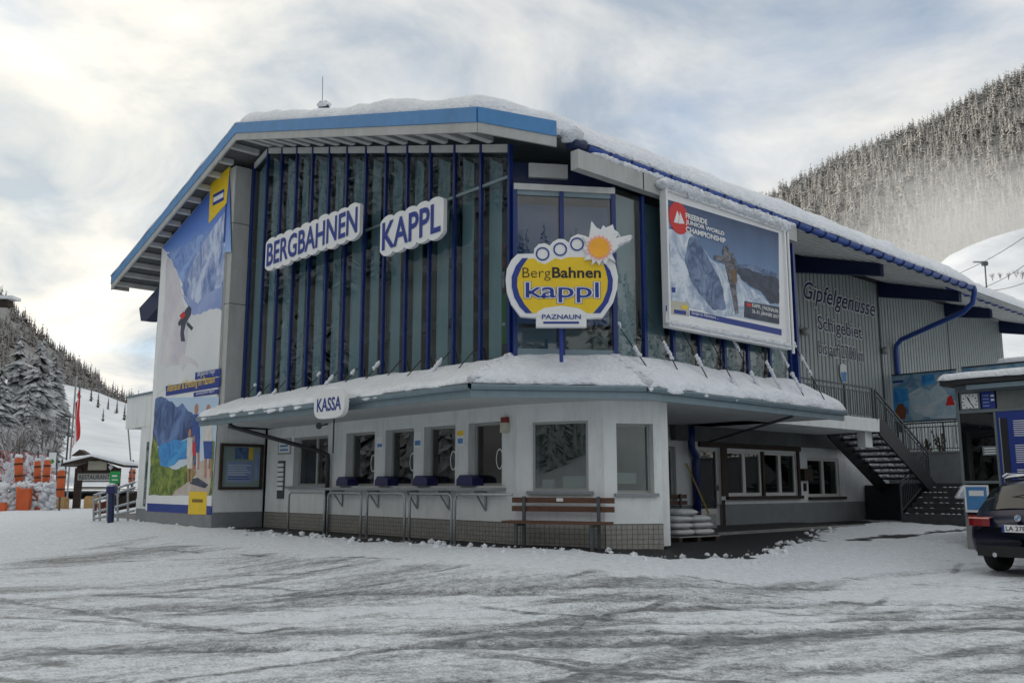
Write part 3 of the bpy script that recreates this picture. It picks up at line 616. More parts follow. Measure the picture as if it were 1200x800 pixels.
one('flat', B, [(11.06, 28), (11.06, 12.3), (12.72, 11.22), (14.9, 11.22), (14.9, 28)], 3.302, 3.33).build('inner_floor', M['floor'], st)
# steel frame of the hall seen between the blinds
for z in (4.75, 6.15, 7.3): one('box', B, (12.3, 12.45), (12.6, 23.4), (z - .09, z + .09)).build('inner_beam', M['iron'], st)
for k in range(5): one('box', B, (12.5, 12.75), (13.6 + k * 2.3, 13.8 + k * 2.3), (3.33, 7.6)).build('inner_column', M['lamella'], st)
for k in range(4): one('bar', B(12.9, 13.7 + k * 2.3, 3.5), B(12.9, 16.0 + k * 2.3, 6.1), .12, .12).build('inner_brace', M['mullion'], st)
for k, (q_, w_) in enumerate(((19.6, .5), (18.3, .35), (17.6, .6), (15.2, .4))): one('box', B, (14.9, 14.96), (q_, q_ + w_), (4.1, 4.6)).build('far_window_patch', M['white'], st)  # white panels stand in for daylight seen through far-side windows
# ---- glazed bay in the middle
b0, b1 = (11.02, 12.16), (12.66, 11.07); FBAY, LB = seg_plane(b0, b1)
for u in (0.03, LB * .47, LB - .03): one('box', FBAY, (u - .04, u + .04), (zb, 6.78), (-.08, .06)).build('mullion', M['mullion'], st)
for a_, c_ in ((.07, LB * .47 - .04), (LB * .47 + .04, LB - .07)):
    one('box', FBAY, (a_, c_), (zb, 6.66), (-.012, 0)).build('pane', M['glass_bay'], st)
    for z0, z1 in ((zb, 3.62), (6.57, 6.66)): one('box', FBAY, (a_, c_), (z0, z1), (.002, .03)).build('pane_frame', M['lead'], st)
one('box', FBAY, (0, LB), (6.662, 6.78), (-.1, .075)).build('bay_header', M['slat'], st)
one('box', FBAY, (.0, LB), (6.79, 7.3), (-.25, -.2)).build('bay_backing', M['navy'], st)
one('box', FBAY, (.32, LB * .55), (6.98, 7.26), (-.19, -.1)).build('bay_board', M['slat'], st)
M['skytint'] = mat('bay_sky_tint', (.05, .12, .25), .7, col2=(.09, .18, .33), scale=1.2, stretch=(1, 1, .3))  # sky reflection put into the blue of panels added behind the glass
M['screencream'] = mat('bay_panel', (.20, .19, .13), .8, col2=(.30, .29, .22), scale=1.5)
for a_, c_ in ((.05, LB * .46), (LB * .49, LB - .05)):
    one('box', FBAY, (a_, c_), (4.15, 6.5), (-.35, -.32)).build('bay_tint_panel', M['skytint'], st); one('box', FBAY, (a_, c_), (zb, 4.1), (-.5, -.47)).build('bay_tint_panel', M['screencream'] if a_ > .5 else M['lamella'], st)
# ---- side glazing below the billboard
QG = 11.13; FGC = planeC(QG); pm = [12.68 + .885 * i for i in range(8)]
for p_ in pm: one('box', FGC, (p_ - .04, p_ + .04), (zb, 6.85), (-.06, .035)).build('mullion', M['mullion'], st)
for a_, c_ in zip(pm, pm[1:]):
    one('box', FGC, (a_ + .04, c_ - .04), (zb, 6.85), (-.012, 0)).build('pane', M['glass'], st)
    one('box', planeC(QG + .18), (a_ + .3, c_ - .06), (zb, 6.8), (-.01, .01)).build('blind_strip', M['lamella'], st)
# grey beam over the side glazing
BL = B(11.55, 11.12, 0)
m_ = MB().box(B, (11.45, 18.98), (10.86, 11.05), (6.86, 7.22)); m_.build('eave_beam', M['board'], st)
for p_ in (13.3, 15.3, 17.2): one('box', B, (p_ - .012, p_ + .012), (10.852, 10.86), (6.87, 7.21)).build('beam_joint', M['oldwood'], st)
# ---- siding
QS = 14.5; FS = planeC(QS)
def siding(p0, p1, z0, ztop, name='siding', lab=None):
    m_ = MB(); pitch = .235; n_ = int((p1 - p0) / pitch); w = (p1 - p0) / n_; pts = []
    for k in range(n_):
        u = p0 + k * w; pts += [(u, .0), (u + w * .68, .0), (u + w * .74, -.045), (u + w * .94, -.045)]
    pts.append((p1, 0))
    m_.add([FS(u, z0, d_) for u, d_ in pts] + [FS(u, ztop, d_) for u, d_ in pts], [(k, k + 1, len(pts) + k + 1, len(pts) + k) for k in range(len(pts) - 1)])
    return m_.build(name, M['siding'], st, label=lab)
zs = soff(QS) - .02
siding(18.9, 30.55, 2.75, zs, lab='corrugated grey siding carrying the painted lettering')
siding(30.65, 42.2, 2.3, zs - .0)
one('box', FS, (30.55, 30.65), (2.75, zs), (-.06, .03)).build('siding_post', M['iron'], st)
one('box', FS, (36.4, 36.46), (2.75, zs), (-.06, .012)).build('siding_post', M['iron'], st)
one('box', FS, (18.9, 42.1), (2.3, zs), (-.2, -.06)).build('wall', M['dark2'], st)
one('box', B, (18.99, 19.08), (11.0, 11.16), (2.9, 7.2)).build('mullion', M['mullion'], st)
# wall lamps
for x, y, w_ in ((939, 389, 'beside the blue glazing post'), (1033, 411, 'beside the blue downpipe')):
    u, v = FS.px(x, y); l_ = thing('wall_lamp', FS(u, v, 0), 'small round grey wall lamp on the siding %s' % w_, 'lamp', 'lamps on the siding')
    m_ = MB(); m_.blob(FS(u, v, .14), .14, random.Random(3), 10, 8, .0); m_.build('globe', M['frame'], l_, smooth=True)
    one('tube', [FS(u, v + .02, .0), FS(u, v + .02, .10)], .05, 8).build('arm', M['iron'], l_)
# ---- roof
PE1, PE2, QR2 = 30.0, 46.0, 12.0
def rt(q, h=0.): return soff(q) + h
TH = .44
roof = MB()
right_main = [(PE, 12.06), (11.15, QR), (PE1, QR), (PE1, RQ), (PE, RQ)]
roof.flat(B, right_main, [rt(q, .16) for p_, q in right_main], [rt(q, .20) for p_, q in right_main])
right2 = [(PE1, QR2), (PE2, QR2), (PE2, RQ), (PE1, RQ)]
roof.flat(B, right2, [rt(q, .16) for p_, q in right2], [rt(q, .20) for p_, q in right2])
left_ = [(PE, RQ), (PE2, RQ), (PE2, QL), (PE, QL)]
roof.flat(B, left_, [rt(q, .16) for p_, q in left_], [rt(q, TH) for p_, q in left_])
roof = roof.build('roof', M['soffit_dark'], st)
def fascia(a_, b_, blue=True):
    P_, Ln = seg_plane(a_, b_); za, zc = soff(a_[1]), soff(b_[1])
    one('prism', P_, [(0, za + .165), (Ln, zc + .165), (Ln, zc + .455), (0, za + .455)], .0, .04).build('fascia', M['blue'], roof)
    one('prism', P_, [(0, za - .03), (Ln, zc - .03), (Ln, zc + .163), (0, za + .163)], -.03, .02).build('fascia_board', M['board'], roof)
fascia((PE, QL), (PE, RQ)); fascia((PE, RQ), (PE, 12.06)); fascia((PE, 12.06), (11.15, QR))
P_, Ln = seg_plane((PE + .6, QL), (PE, QL)); one('box', P_, (0, Ln), (soff(QL), soff(QL) + .44), (0, .03)).build('fascia_board', M['board'], roof)
# soffit slats run back from the gable edge
q = 12.7
while q < QL - .1:
    p1 = PG - .08 if 12.2 < q < QC - .32 else (10.5 if q < 28.5 else 16.)
    if abs(q - RQ) > .15: one('box', B, (PE + .04, p1), (q - .075, q + .075), (soff(q) + .01, soff(q) + .155)).build('soffit_slat', M['slat'], roof)
    q += .72
m_ = MB(); m_.flat(B, [(16.0, 28.55), (PE2, 28.55), (PE2, QL), (16.0, QL)], [rt(28.55, .0), rt(28.55, 0), rt(QL), rt(QL)], [rt(28.55, .15), rt(28.55, .15), rt(QL, .15), rt(QL, .15)]); m_.build('soffit_panel', M['soffit_dark'], roof)
# corrugated soffit on the side front
pts = []
k = 0; p_ = 11.6
sof = MB(); w = .30; qs_ = np.arange(QR + .1, QS + .01, w)
for a_, c_ in zip(qs_, qs_[1:]): sof.add([B(p, q_, soff(q_) + .12 + d_) for p in (19.1, PE2) for q_, d_ in ((a_, 0), (a_ + w * .55, 0), (a_ + w * .65, -.05), (c_ - .03, -.05), (c_, 0))], [(0, 1, 6, 5), (1, 2, 7, 6), (2, 3, 8, 7), (3, 4, 9, 8)])
sof.build('soffit_sheet', M['slat'], roof)
# navy rafters reaching out over the siding
for p_, qo in ((25.2, 11.75), (30.75, 11.75), (36.35, 12.8), (42.05, 12.4)):
    m_ = MB(); m_.flat(B, [(p_ - .11, qo), (p_ + .11, qo), (p_ + .11, QS), (p_ - .11, QS)], [soff(qo) - .30, soff(qo) - .30, soff(QS) - .48, soff(QS) - .48], [soff(qo) + .07, soff(qo) + .07, soff(QS) + .07, soff(QS) + .07]); m_.build('rafter', M['navy'], roof)
# navy bracket under the left eave
P_ = planeA(10.72); m_ = MB(); m_.prism(P_, [P_.px(*x) for x in ((163, 361), (165, 376), (171, 376), (184.5, 361), (196, 361), (196, 320), (184, 338))], -.35, .0); m_.build('rafter', M['navy'], roof)
# gutters with brackets
def gutter(p0, p1, q, r=.11):
    z = soff(q) + .12; m_ = MB(); n_ = 9
    ring = lambda p_: [B(p_, q - .10 + r * math.cos(a_), z + r * math.sin(a_)) for a_ in [math.pi * (.0 - 1) + math.pi * k / (n_ - 1) for k in range(n_)]] + [B(p_, q - .10 + (r - .012) * math.cos(a_), z + (r - .012) * math.sin(a_)) for a_ in [-math.pi * k / (n_ - 1) for k in range(n_)]]
    A_, B_ = ring(p0), ring(p1); c_ = 2 * n_
    m_.add(A_ + B_, [(k, (k + 1) % c_, c_ + (k + 1) % c_, c_ + k) for k in range(c_)] + [list(range(n_)), list(range(c_, c_ + n_))])
    g = m_.build('gutter', M['gutter'], roof)
    first = None; k = p0 + .25
    while k < p1:
        if first is None:
            t_ = MB(); t_.tube([B(k, q - .1 + (r + .012) * math.cos(a_), z + (r + .012) * math.sin(a_)) for a_ in [-math.pi * j / 8 for j in range(9)]], .022, 5); first = t_.build('gutter_bracket', M['navy'], g); k0 = k
        else: dup(first, CX * (k - k0), g)
        k += .62
gutter(11.55, PE1 - .1, QR); gutter(PE1 + .25, PE2 - .2, QR2)
# downpipe from the gutter end across to the siding
zg = soff(QR)
u, v = FS.px(1046, 405)
m_ = MB().tube([B(30.0, QR - .1, zg + .1), B(30.12, QR - .06, zg - .02), B(30.2, QR + .05, zg - .32), B(30.3, QR + .4, zg - .55), B(u - .05, QS - .35, v + .18), B(u, QS - .14, v), B(u, QS - .12, v - .2), B(u, QS - .12, 3.0)], .085, 10); m_.build('downpipe', M['gutter'], st, smooth=True)
m_ = MB().tube([B(45, QR2, soff(QR2)), B(44.3, QS - .3, 6.2), B(44.2, QS - .2, 5.9), B(44.2, QS - .2, 3.0)], .085, 10); m_.build('downpipe', M['gutter'], st, smooth=True)
# dark downpipe at the ticket windows and the blue one by the entrance
S0p = S0; a_ = S0.px(389, 527)[0]
o_ = B(10.2, 20.9, 2.62); P1 = B(10.02, 22.0, 2.6)
x1 = at(329, 491, 22.6)
m_ = MB().tube([B(9.9, 21.6, 2.72), B(9.95, 21.5, 2.58), B(11.7, 20.15, 1.98), S0(a_, 1.88, .10), S0(a_, 1.75, .10), S0(a_, -.05, .10)], .055, 8); m_.build('downpipe', M['darkmetal'], st, smooth=True)
u = FC.px(812, 560)[0]
m_ = MB().tube([FC(u - .35, 2.68, .25), FC(u - .35, 2.25, .25), FC(u - .30, 2.1, .22), FC(u - .02, 1.9, .14), FC(u, 1.7, .12), FC(u, -.05, .12)], .10, 10); m_.build('downpipe', M['mullion'], st, smooth=True)
# slanting stay under the canopy
m_ = MB().bar(FC(u + .4, 2.30, .3), B(18.2, 10.75, 2.66), .05, .05); m_.build('canopy_stay', M['iron'], st)
# roof snow
def rb(p0, p1, qa, qb):
    def f(s_, t_):
        p_, q_ = lerp(p0, p1, s_), lerp(qa, qb, t_); return B(p_, q_, rt(q_, TH + .01))
    return f
def rmain(s_, t_):
    q_ = lerp(QR - .12, RQ, t_); p0 = PE + .04 if q_ > 12.2 else PE + .04 + .16 * min(1, (12.2 - q_) / .2) + max(0, 12.06 - q_) / (12.06 - QR) * 1.12
    return B(lerp(p0, PE1, s_), q_, rt(q_, .21 + (TH - .2) * min(1, max(0, (q_ - QR) / .9))))
def rsec(s_, t_):
    q_ = lerp(QR2 - .1, RQ, t_); return B(lerp(PE1, PE2, s_), q_, rt(q_, .21 + (TH - .2) * min(1, max(0, (q_ - QR2) / .9))))
snow_layer('roof_snow', rmain, 20, 11.2, .36, 21, 'thick snow on the right slope of the station roof above the billboard', r=.28, over=(.05, 0, .13, 0), droop=.04, amp=.45, step=.3)
snow_layer('roof_snow', rsec, 16, 10.3, .40, 22, 'snow on the lower far end of the station roof', r=.3, over=(0, 0, .1, 0), droop=.04, amp=.4, step=.4)
snow_layer('roof_snow', rb(PE - .03, PE2, RQ, QL), 36, 9.4, .17, 23, 'thin snow along the left slope of the station roof', r=.2, over=(.03, 0, 0, .05), droop=0, amp=.5, step=.4)
# ridge rounding
m_ = MB(); rg = random.Random(8)
m_.tube([B(PE + .1 + k * .5, RQ, rt(RQ, TH - .06) + rg.uniform(-.02, .03)) for k in range(70)], [.12] + [.32 + rg.uniform(-.04, .04) for _ in range(69)], 10)
m_.build('ridge_snow', M['snow'], None, 'rounded snow cap along the roof ridge', 'snow', kind='stuff', smooth=True)
# snow lying on the gutter and beam edge of the side front
rg = random.Random(5); m_ = MB()
for k in range(95):
    p_ = 11.6 + k * .195
    if fbm(p_ * .9, 3., 3, 4) > .44: m_.blob(B(p_, QR - .10, zg + .17), (.15, .11, .07), rg, 8, 5, .2)
for k in range(60):
    p_ = 11.5 + k * .125
    if fbm(p_ * .8, 9., 3, 7) > .40: m_.blob(B(p_, 10.93, 7.25), (.12, .09, .05 + .03 * rg.random()), rg, 8, 5, .2)
m_.blob(B(11.45, QR - .1, zg + .25), (.24, .22, .16), rg, 10, 7, .1)
m_.build('gutter_snow', M['snow'], None, 'broken line of snow lumps on the blue gutter and grey beam', 'snow', kind='stuff', smooth=True)
# round gutter end
one('tube', [B(11.42, QR - .1, zg + .1), B(11.75, QR - .1, zg + .1)], .13, 12).build('gutter_end', M['navy'], roof)
# roof top siren and mast
sr = thing('roof_siren', B(14.5, 20.6, rt(20.6, TH)), 'small snow capped siren with thin mast on the roof ridge', 'siren')
c_ = at(380, 126, 26.0); z0 = rt(c_.dot(AX), TH)
WLOC[sr] = Vector((c_.x, c_.y, z0)); sr.location = WLOC[sr]
m_ = MB().tube([(c_.x, c_.y, z0 - .1), (c_.x, c_.y, c_.z)], .05, 8).tube([(c_.x - .16, c_.y, c_.z - .08), (c_.x + .16, c_.y, c_.z - .03)], [.07, .14], 10); m_.build('horn', M['darkmetal'], sr)
m_ = MB().blob((c_.x, c_.y, c_.z + .08), (.2, .16, .12), rg, 9, 6, .2); m_.build('snow_cap', M['snow'], sr, smooth=True)
one('tube', [(c_.x - .06, c_.y, c_.z), (c_.x - .08, c_.y, c_.z + 1.0)], .010, 5).build('mast', M['iron'], sr)
# snow laden stays between the glass and the canopy
def stay(Pw, Pc, seed, frac=.6):
    rg = random.Random(seed); m_ = MB().tube([Pw, Pc], .012, 5); o = m_.build('stay_wire', M['darkmetal'], st)
    m_ = MB(); n_ = 0
    k = .0
    while k < 1:
        if fbm(k * 4 + seed * 3.7, 1., 2, seed) > 1 - frac:
            pt = lerp(Vector(Pw), Vector(Pc), k); m_.blob(pt + ZX * .03, (.028 + rg.uniform(0, .025), .03, .045), rg, 7, 5, .3); n_ += 1
        k += .045
    if n_: m_.build('snow_clump', M['snow'], o, kind='stuff', smooth=True)
for i, p_ in enumerate(pm):
    if i >= 0: stay(B(p_ + .02, QG - .07, 4.45 if i else 4.1), B(p_ + .5, 10.6, 3.1), i, .50)
for i in range(1, 13): stay(B(PG - .08, qm[i], 3.75), B(10.55, qm[i] + .30, 3.18), 30 + i, .30)
# ================================================================== SIGNS AND PRINTS
def grad(name, stops, axis=2, lo=0., hi=1., rough=.55, nscale=0., namp=0.):
    """print colours that change along one axis of the object (bounding box 0..1)"""
    m_ = bpy.data.materials.new(name); m_.use_nodes = True; t = m_.node_tree; b_ = t.nodes['Principled BSDF']; N, K = t.nodes.new, t.links.new; b_.inputs['Roughness'].default_value = rough
    tcn = N('ShaderNodeTexCoord'); sp_ = N('ShaderNodeSeparateXYZ'); K(tcn.outputs['Generated'], sp_.inputs[0]); src = sp_.outputs[axis]
    if nscale:
        nz = N('ShaderNodeTexNoise'); nz.inputs['Scale'].default_value = nscale; nz.inputs['Detail'].default_value = 6; nz.inputs['Roughness'].default_value = .65; K(tcn.outputs['Object'], nz.inputs['Vector'])
        a1 = N('ShaderNodeMath'); a1.operation = 'MULTIPLY_ADD'; K(nz.outputs[0], a1.inputs[0]); a1.inputs[1].default_value = namp; K(src, a1.inputs[2]); a2 = N('ShaderNodeMath'); a2.operation = 'SUBTRACT'; K(a1.outputs[0], a2.inputs[0]); a2.inputs[1].default_value = namp / 2; src = a2.outputs[0]
    rp = N('ShaderNodeValToRGB'); K(src, rp.inputs[0]); e = rp.color_ramp.elements
    while len(e) < len(stops): e.new(.5)
    for el, (p_, c_) in zip(e, stops): el.position = p_; el.color = (*c_, 1)
    K(rp.outputs[0], b_.inputs['Base Color']); return m_
def pprint(name, F, pxs, d, mat_, parent, th=.004, label=None):
    return one('prism', F, [F.px(x, y) for x, y in pxs], d, d + th).build(name, mat_, parent, label=label)
def jag(uv, lo, hi, amp=.07, seed=1):
    rg = random.Random(seed + len(uv) * 31); P = [Vector((u, v)) for u, v in uv]
    for lv in range(3):
        Q = []
        for a_, b_ in zip(P, P[1:] + P[:1]):
            d_ = b_ - a_; n_ = Vector((-d_.y, d_.x)); Q += [a_, (a_ + b_) / 2 + n_ * rg.uniform(-amp, amp) * (1.5 if lv else 1)]
        P = Q
    return [(min(hi, max(lo, p.x)), p.y) for p in P]
def disc(F, cu, cv, r, n=28, r2=None): return [(cu + r * math.cos(2 * math.pi * k / n), cv + (r2 or r) * math.sin(2 * math.pi * k / n)) for k in range(n)]
# ---- BERGBAHNEN / KAPPL letter signs
FSg = planeA(10.72)
def letter_sign(s, x0, x1, yb0, h, label):
    u0, v0 = FSg.px(x0, yb0); u1, _ = FSg.px(x1, yb0)
    u1 = FSg.px(x1, 270)[0]; n_ = len(s); w = (u1 - u0) / n_; mg = .085
    t_ = thing('letter_sign', FSg(u0, v0, 0), label, 'sign', 'letter signs on the glass front')
    top, bot = [], []
    for i in range(n_):
        rg = random.Random(i * 7 + n_); dt, db = rg.uniform(-.02, .03), rg.uniform(-.02, .03)
        for k in range(7):
            f_ = k / 6; bump_ = .06 * math.sin(math.pi * f_) ** .6 - .02
            top.append((u0 + w * (i + f_), v0 + h + mg + bump_ + dt)); bot.append((u0 + w * (i + f_), v0 - mg - bump_ - db))
    left = [(u0 - mg * .6, v0 - mg * .6), (u0 - mg, v0)] ; right = [(u1 + mg * .6, v0 - mg * .6), (u1 + mg, v0), (u1 + mg, v0 + h), (u1 + mg * .6, v0 + h + mg * .7)]
    pts = bot + right + top[::-1] + [(u0 - mg * .6, v0 + h + mg * .7), (u0 - mg, v0 + h), (u0 - mg, v0)]
    one('prism', FSg, pts, 0.05, .14).build('backing', M['white'], t_)
    text(FSg, s, u0, u1, v0, v0 + h, .150, M['signblue'], t_, offset=.022, thick=.012)
    for f_ in (.15, .5, .85): one('box', FSg, (lerp(u0, u1, f_) - .03, lerp(u0, u1, f_) + .03), (v0 + .1, v0 + h - .1), (-.22, .05)).build('bracket', M['steel'], t_)
    return t_, u0, u1, v0, h
t1 = letter_sign('BERGBAHNEN', 318, 425, 314, .62, 'long white letter sign reading BERGBAHNEN on the glass front')
t2 = letter_sign('KAPPL', 454, 523, 295.5, .62, 'short white letter sign reading KAPPL on the glass front')
# ---- KASSA sign on the canopy rim
PK = PL(B(9.55, 17.4, 0), -AX, -CX)
cu, cv = PK.px(388, 473); hw_, hh = .60, .30
ks = thing('hanging_sign', PK(cu, cv, 0), 'rounded white sign reading KASSA on the canopy rim', 'sign')
pts = []
for k in range(40):
    a_ = 2 * math.pi * k / 40; c_, s_ = math.cos(a_), math.sin(a_); pts.append((cu + hw_ * math.copysign(abs(c_) ** .5, c_), cv + hh * math.copysign(abs(s_) ** .62, s_)))
one('prism', PK, pts, -.05, .05).build('backing', M['white'], ks)
text(PK, 'KASSA', cu - .47, cu + .47, cv - .15, cv + .13, .056, M['signblue'], ks, offset=.018, thick=.004)
m_ = MB().tube([PK(cu, cv - .30, -.08), PK(cu, cv - 1.0, -.08)], .018, 6); m_.build('pole', M['darkmetal'], ks)
one('tube', [PK(cu, cv, -.05), PK(cu, cv, -.4)], .03, 6).build('bracket', M['steel'], ks)
snow_layer('sign_snow', lambda s_, t_: PK(lerp(cu - .38, cu + .38, s_), cv + .285 - .05 * (2 * s_ - 1) ** 2, lerp(-.05, .05, t_)), .8, .12, .06, 32, 'small snow cap on the rounded KASSA sign', r=.05, step=.06)
# ---- round logo sign
FL = PL((0, 15.75, 0), XX, -YX)
lg = thing('logo_sign', at(657, 400, 15.75), 'yellow and white logo sign reading BergBahnen kappl with a sun', 'sign')
def lpx(pts): return [FL.px(x, y) for x, y in pts]
def cpx(x, y): return FL.px(x, y)
z_ = lambda X, Y: (580 + X / 5.712, 260 + Y / 5.714)         # from an enlarged crop
def zz(pts): return lpx([z_(*p) for p in pts])
outer = [(170, 640)] + [(110, 560), (80, 480), (72, 400), (80, 330), (110, 270), (150, 230), (258, 228)]
outer += [(262, 195), (290, 165), (330, 158), (365, 175), (385, 150), (420, 130), (460, 132), (490, 155), (505, 120), (550, 98), (600, 110), (680, 150), (760, 260), (800, 300), (818, 380), (812, 460), (785, 550), (715, 650)]
outer += [(608, 655), (608, 712), (274, 712), (274, 650)]
one('prism', FL, zz(outer)[::-1], 0, .16).build('backing', M['white'], lg)
def lyr(pts, d_, m__, nm, dd=.008): one('prism', FL, zz(pts), .16, .16 + d_).build(nm, m__, lg)
yel = [(225, 262), (262, 258), (285, 282), (330, 298), (365, 282), (400, 258), (440, 268), (480, 252), (640, 252), (690, 280), (725, 310), (748, 370), (750, 440), (735, 510), (700, 570), (652, 622), (612, 622), (560, 588), (440, 572), (330, 590), (272, 622), (242, 622), (190, 565), (155, 490), (142, 430), (145, 370), (165, 310), (190, 280)]
lyr(yel[::-1], .006, M['yellow'], 'yellow_field')
def arc_band(pts_o, pts_i): return pts_o + pts_i[::-1]
lb = arc_band([(182, 258), (140, 310), (112, 380), (112, 450), (130, 520), (165, 580), (205, 622)], [(220, 258), (178, 320), (150, 385), (148, 445), (165, 505), (198, 565), (248, 622)])
rb_ = arc_band([(728, 290), (765, 340), (783, 400), (778, 470), (752, 550), (700, 622)], [(722, 300), (738, 350), (750, 405), (745, 470), (715, 550), (652, 622)])
lyr(lb[::-1] if False else lb, .010, M['signblue'], 'blue_band'); lyr(rb_[::-1], .010, M['signblue'], 'blue_band')
for X, Y in ((317, 230), (433, 200), (545, 166)):
    m_ = MB(); cu, cv = cpx(*z_(X, Y)); s_ = 1 / 5.713 * 15.75 / FPX; n_ = 26
    o1, o2 = disc(FL, cu, cv, 47 * s_ * 1.0), disc(FL, cu, cv, 37 * s_); k_ = len(o1)
    m_.add([FL(*p, .172) for p in o1] + [FL(*p, .172) for p in o2], [(k, (k + 1) % k_, k_ + (k + 1) % k_, k_ + k) for k in range(k_)]); m_.build('cable_ring', M['signblue'], lg)
sx, sy = 690, 195; ray_ = []
spk = [(640, 18), (672, 60), (700, 75), (716, 45), (735, 62), (780, 40), (790, 75), (820, 95), (800, 130), (898, 108), (900, 140), (815, 175), (812, 200), (770, 225), (800, 290), (755, 262), (735, 305), (710, 275), (690, 310), (672, 280), (640, 308), (645, 270), (590, 275), (615, 235), (585, 195), (610, 170), (582, 120), (625, 125)]
one('prism', FL, zz(spk)[::-1], .02, .22).build('sun_rays', M['white'], lg)
cu, cv = cpx(*z_(sx, sy)); s_ = 1 / 5.713 * 15.75 / FPX
st_ = []
for k in range(36): r_ = (92 if k % 2 else 76) * s_; st_.append((cu + r_ * math.cos(2 * math.pi * k / 36), cv + r_ * math.sin(2 * math.pi * k / 36)))
one('prism', FL, st_, .22, .228).build('sun_halo', M['pink'], lg)
one('prism', FL, disc(FL, cu, cv, 68 * s_), .228, .236).build('sun_disc', M['orange'], lg)
def ztext(s, X0, X1, Yb, Yt, d_, m__, **k):
    (u0, v0), (u1, _) = cpx(*z_(X0, Yb)), cpx(*z_(X1, Yb)); v1 = cpx(*z_(X0, Yt))[1]; return text(FL, s, u0, u1, v0, v1, .16 + d_, m__, lg, thick=.003, **k)
ztext('Berg', 184, 370, 408, 322, .012, M['black'], offset=-.012)
ztext('Bahnen', 380, 704, 390, 318, .012, M['black'], offset=.022)
M['greyblue'] = mat('pale_outline', (.62, .66, .74), .5, var=.02)
ztext('kappl', 205, 690, 552, 420, .010, M['signblue'], offset=.060, ref=.006)
ztext('kappl', 205, 690, 552, 420, .015, M['white'], offset=.044, ref=.006)
ztext('kappl', 205, 690, 552, 420, .020, M['signblue'], offset=.006)
ztext('PAZNAUN', 312, 570, 662, 630, .008, M['signblue'], offset=.016)
(u0, v0), (u1, v1) = cpx(*z_(322, 692)), cpx(*z_(558, 678)); one('box', FL, (u0, u1), (v0, v1), (.161, .168)).build('underline', M['signblue'], lg)
badge = [(274, 640), (285, 612), (330, 588), (440, 573), (560, 590), (600, 616), (608, 640)]
lyr(badge[::-1], .007, M['white'], 'badge_top')
for X, Y in ((657, 640),):
    p0 = at(657, 385, 15.9); m_ = MB().tube([at(657, 383, 15.83), at(658, 424, 15.83)], .035, 8); m_.build('pole', M['signblue'], lg)
for y in (300, 350): one('tube', [at(612, y, 15.76), at(612, y, 16.6)], .025, 6).build('bracket', M['steel'], lg); one('tube', [at(702, y, 15.76), at(702, y, 16.6)], .025, 6).build('bracket', M['steel'], lg)
rg = random.Random(77)
for (X0, Y0, X1, Y1), nm in (((775, 100, 815, 110), 'small'), ((820, 170, 895, 118), 'long')):
    m_ = MB()
    for k in range(6): X, Y = lerp(X0, X1, k / 5), lerp(Y0, Y1, k / 5); m_.blob(FL(*cpx(*z_(X, Y)), .12), (.05, .11, .035), rg, 7, 5, .2)
    m_.build('sign_snow', M['snow'], None, '%s snow lump on the sun rays of the logo sign' % nm, 'snow', kind='stuff', smooth=True)
# ---- event billboard
FB = planeC(10.78); U0, U1, V0, V1 = 13.85, 18.22, 4.20, 6.98
bb = thing('billboard', FB((U0 + U1) / 2, V0, 0), 'framed event billboard with skier above the right canopy', 'billboard')
one('box', FB, (U0, U1), (V0, V1), (-.08, .0)).build('back_panel', M['white'], bb)
for a_, b_, c_, d_ in ((U0 - .03, U0 + .03, V0 - .03, V1 + .03), (U1 - .03, U1 + .03, V0 - .03, V1 + .03)): one('box', FB, (a_, b_), (c_, d_), (-.1, .06)).build('frame_bar', M['white'], bb)
for c_, d_ in ((V0 - .03, V0 + .03), (V1 - .03, V1 + .03)): one('box', FB, (U0 + .03, U1 - .03), (c_, d_), (-.098, .058)).build('frame_bar', M['white'], bb)
one('tube', [FB(U1 + .17, V0 - .1, .02), FB(U1 + .17, V1 + .05, .02)], .035, 8).build('frame_tube', M['white'], bb)
# picture in the coordinates of an enlarged crop (740,200)-(1000,460) at 800 px
zb_ = lambda X, Y: FB.px(740 + X * .325, 200 + Y * .325)
def blyr(pts, d_, m__, nm='picture_patch'): return one('prism', FB, ([zb_(*p) for p in pts] if nm != 'picture_patch' else jag([zb_(*p) for p in pts], U0 + .04, U1 - .04, .07))[::-1], .001, d_).build(nm, m__, bb)
M['psky'] = grad('print_sky', [(0, (.45, .55, .66)), (.45, (.16, .27, .46)), (1, (.035, .06, .13))], 2, nscale=1.2, namp=.25)
M['psnow'] = mat('print_snow', (.30, .38, .52), .5, col2=(.66, .72, .80), scale=2.2, sharp=.09)
M['pshade'] = mat('print_shadow', (.05, .09, .19), .5, col2=(.20, .28, .44), scale=2.6, sharp=.09)
M['pdark'] = mat('print_dark', (.015, .022, .045), .5, col2=(.06, .08, .13), scale=4)
M['pfig'] = mat('print_clothes', (.03, .035, .05), .5, col2=(.22, .22, .25), scale=7, sharp=.09)
blyr([(132, 105), (530, 225), (533, 555), (130, 480)], .004, M['psky'], 'picture')
blyr([(132, 210), (200, 215), (225, 235), (250, 270), (300, 330), (340, 340), (400, 400), (470, 450), (500, 487), (532, 545), (500, 545), (380, 525), (130, 478)], .007, M['psnow'])
blyr([(190, 320), (210, 240), (232, 228), (262, 290), (300, 360), (330, 430), (340, 500), (290, 500), (250, 450), (215, 400)], .010, M['pshade'])
blyr([(375, 335), (420, 345), (470, 360), (528, 385), (530, 480), (500, 480), (470, 440), (420, 410), (385, 380)], .010, M['pdark'])
blyr([(375, 333), (430, 340), (528, 372), (528, 390), (440, 365), (380, 352)], .013, M['pshade'])
blyr([(350, 400), (385, 375), (405, 420), (440, 460), (498, 487), (420, 480), (395, 520), (365, 520)], .013, M['psnow'])
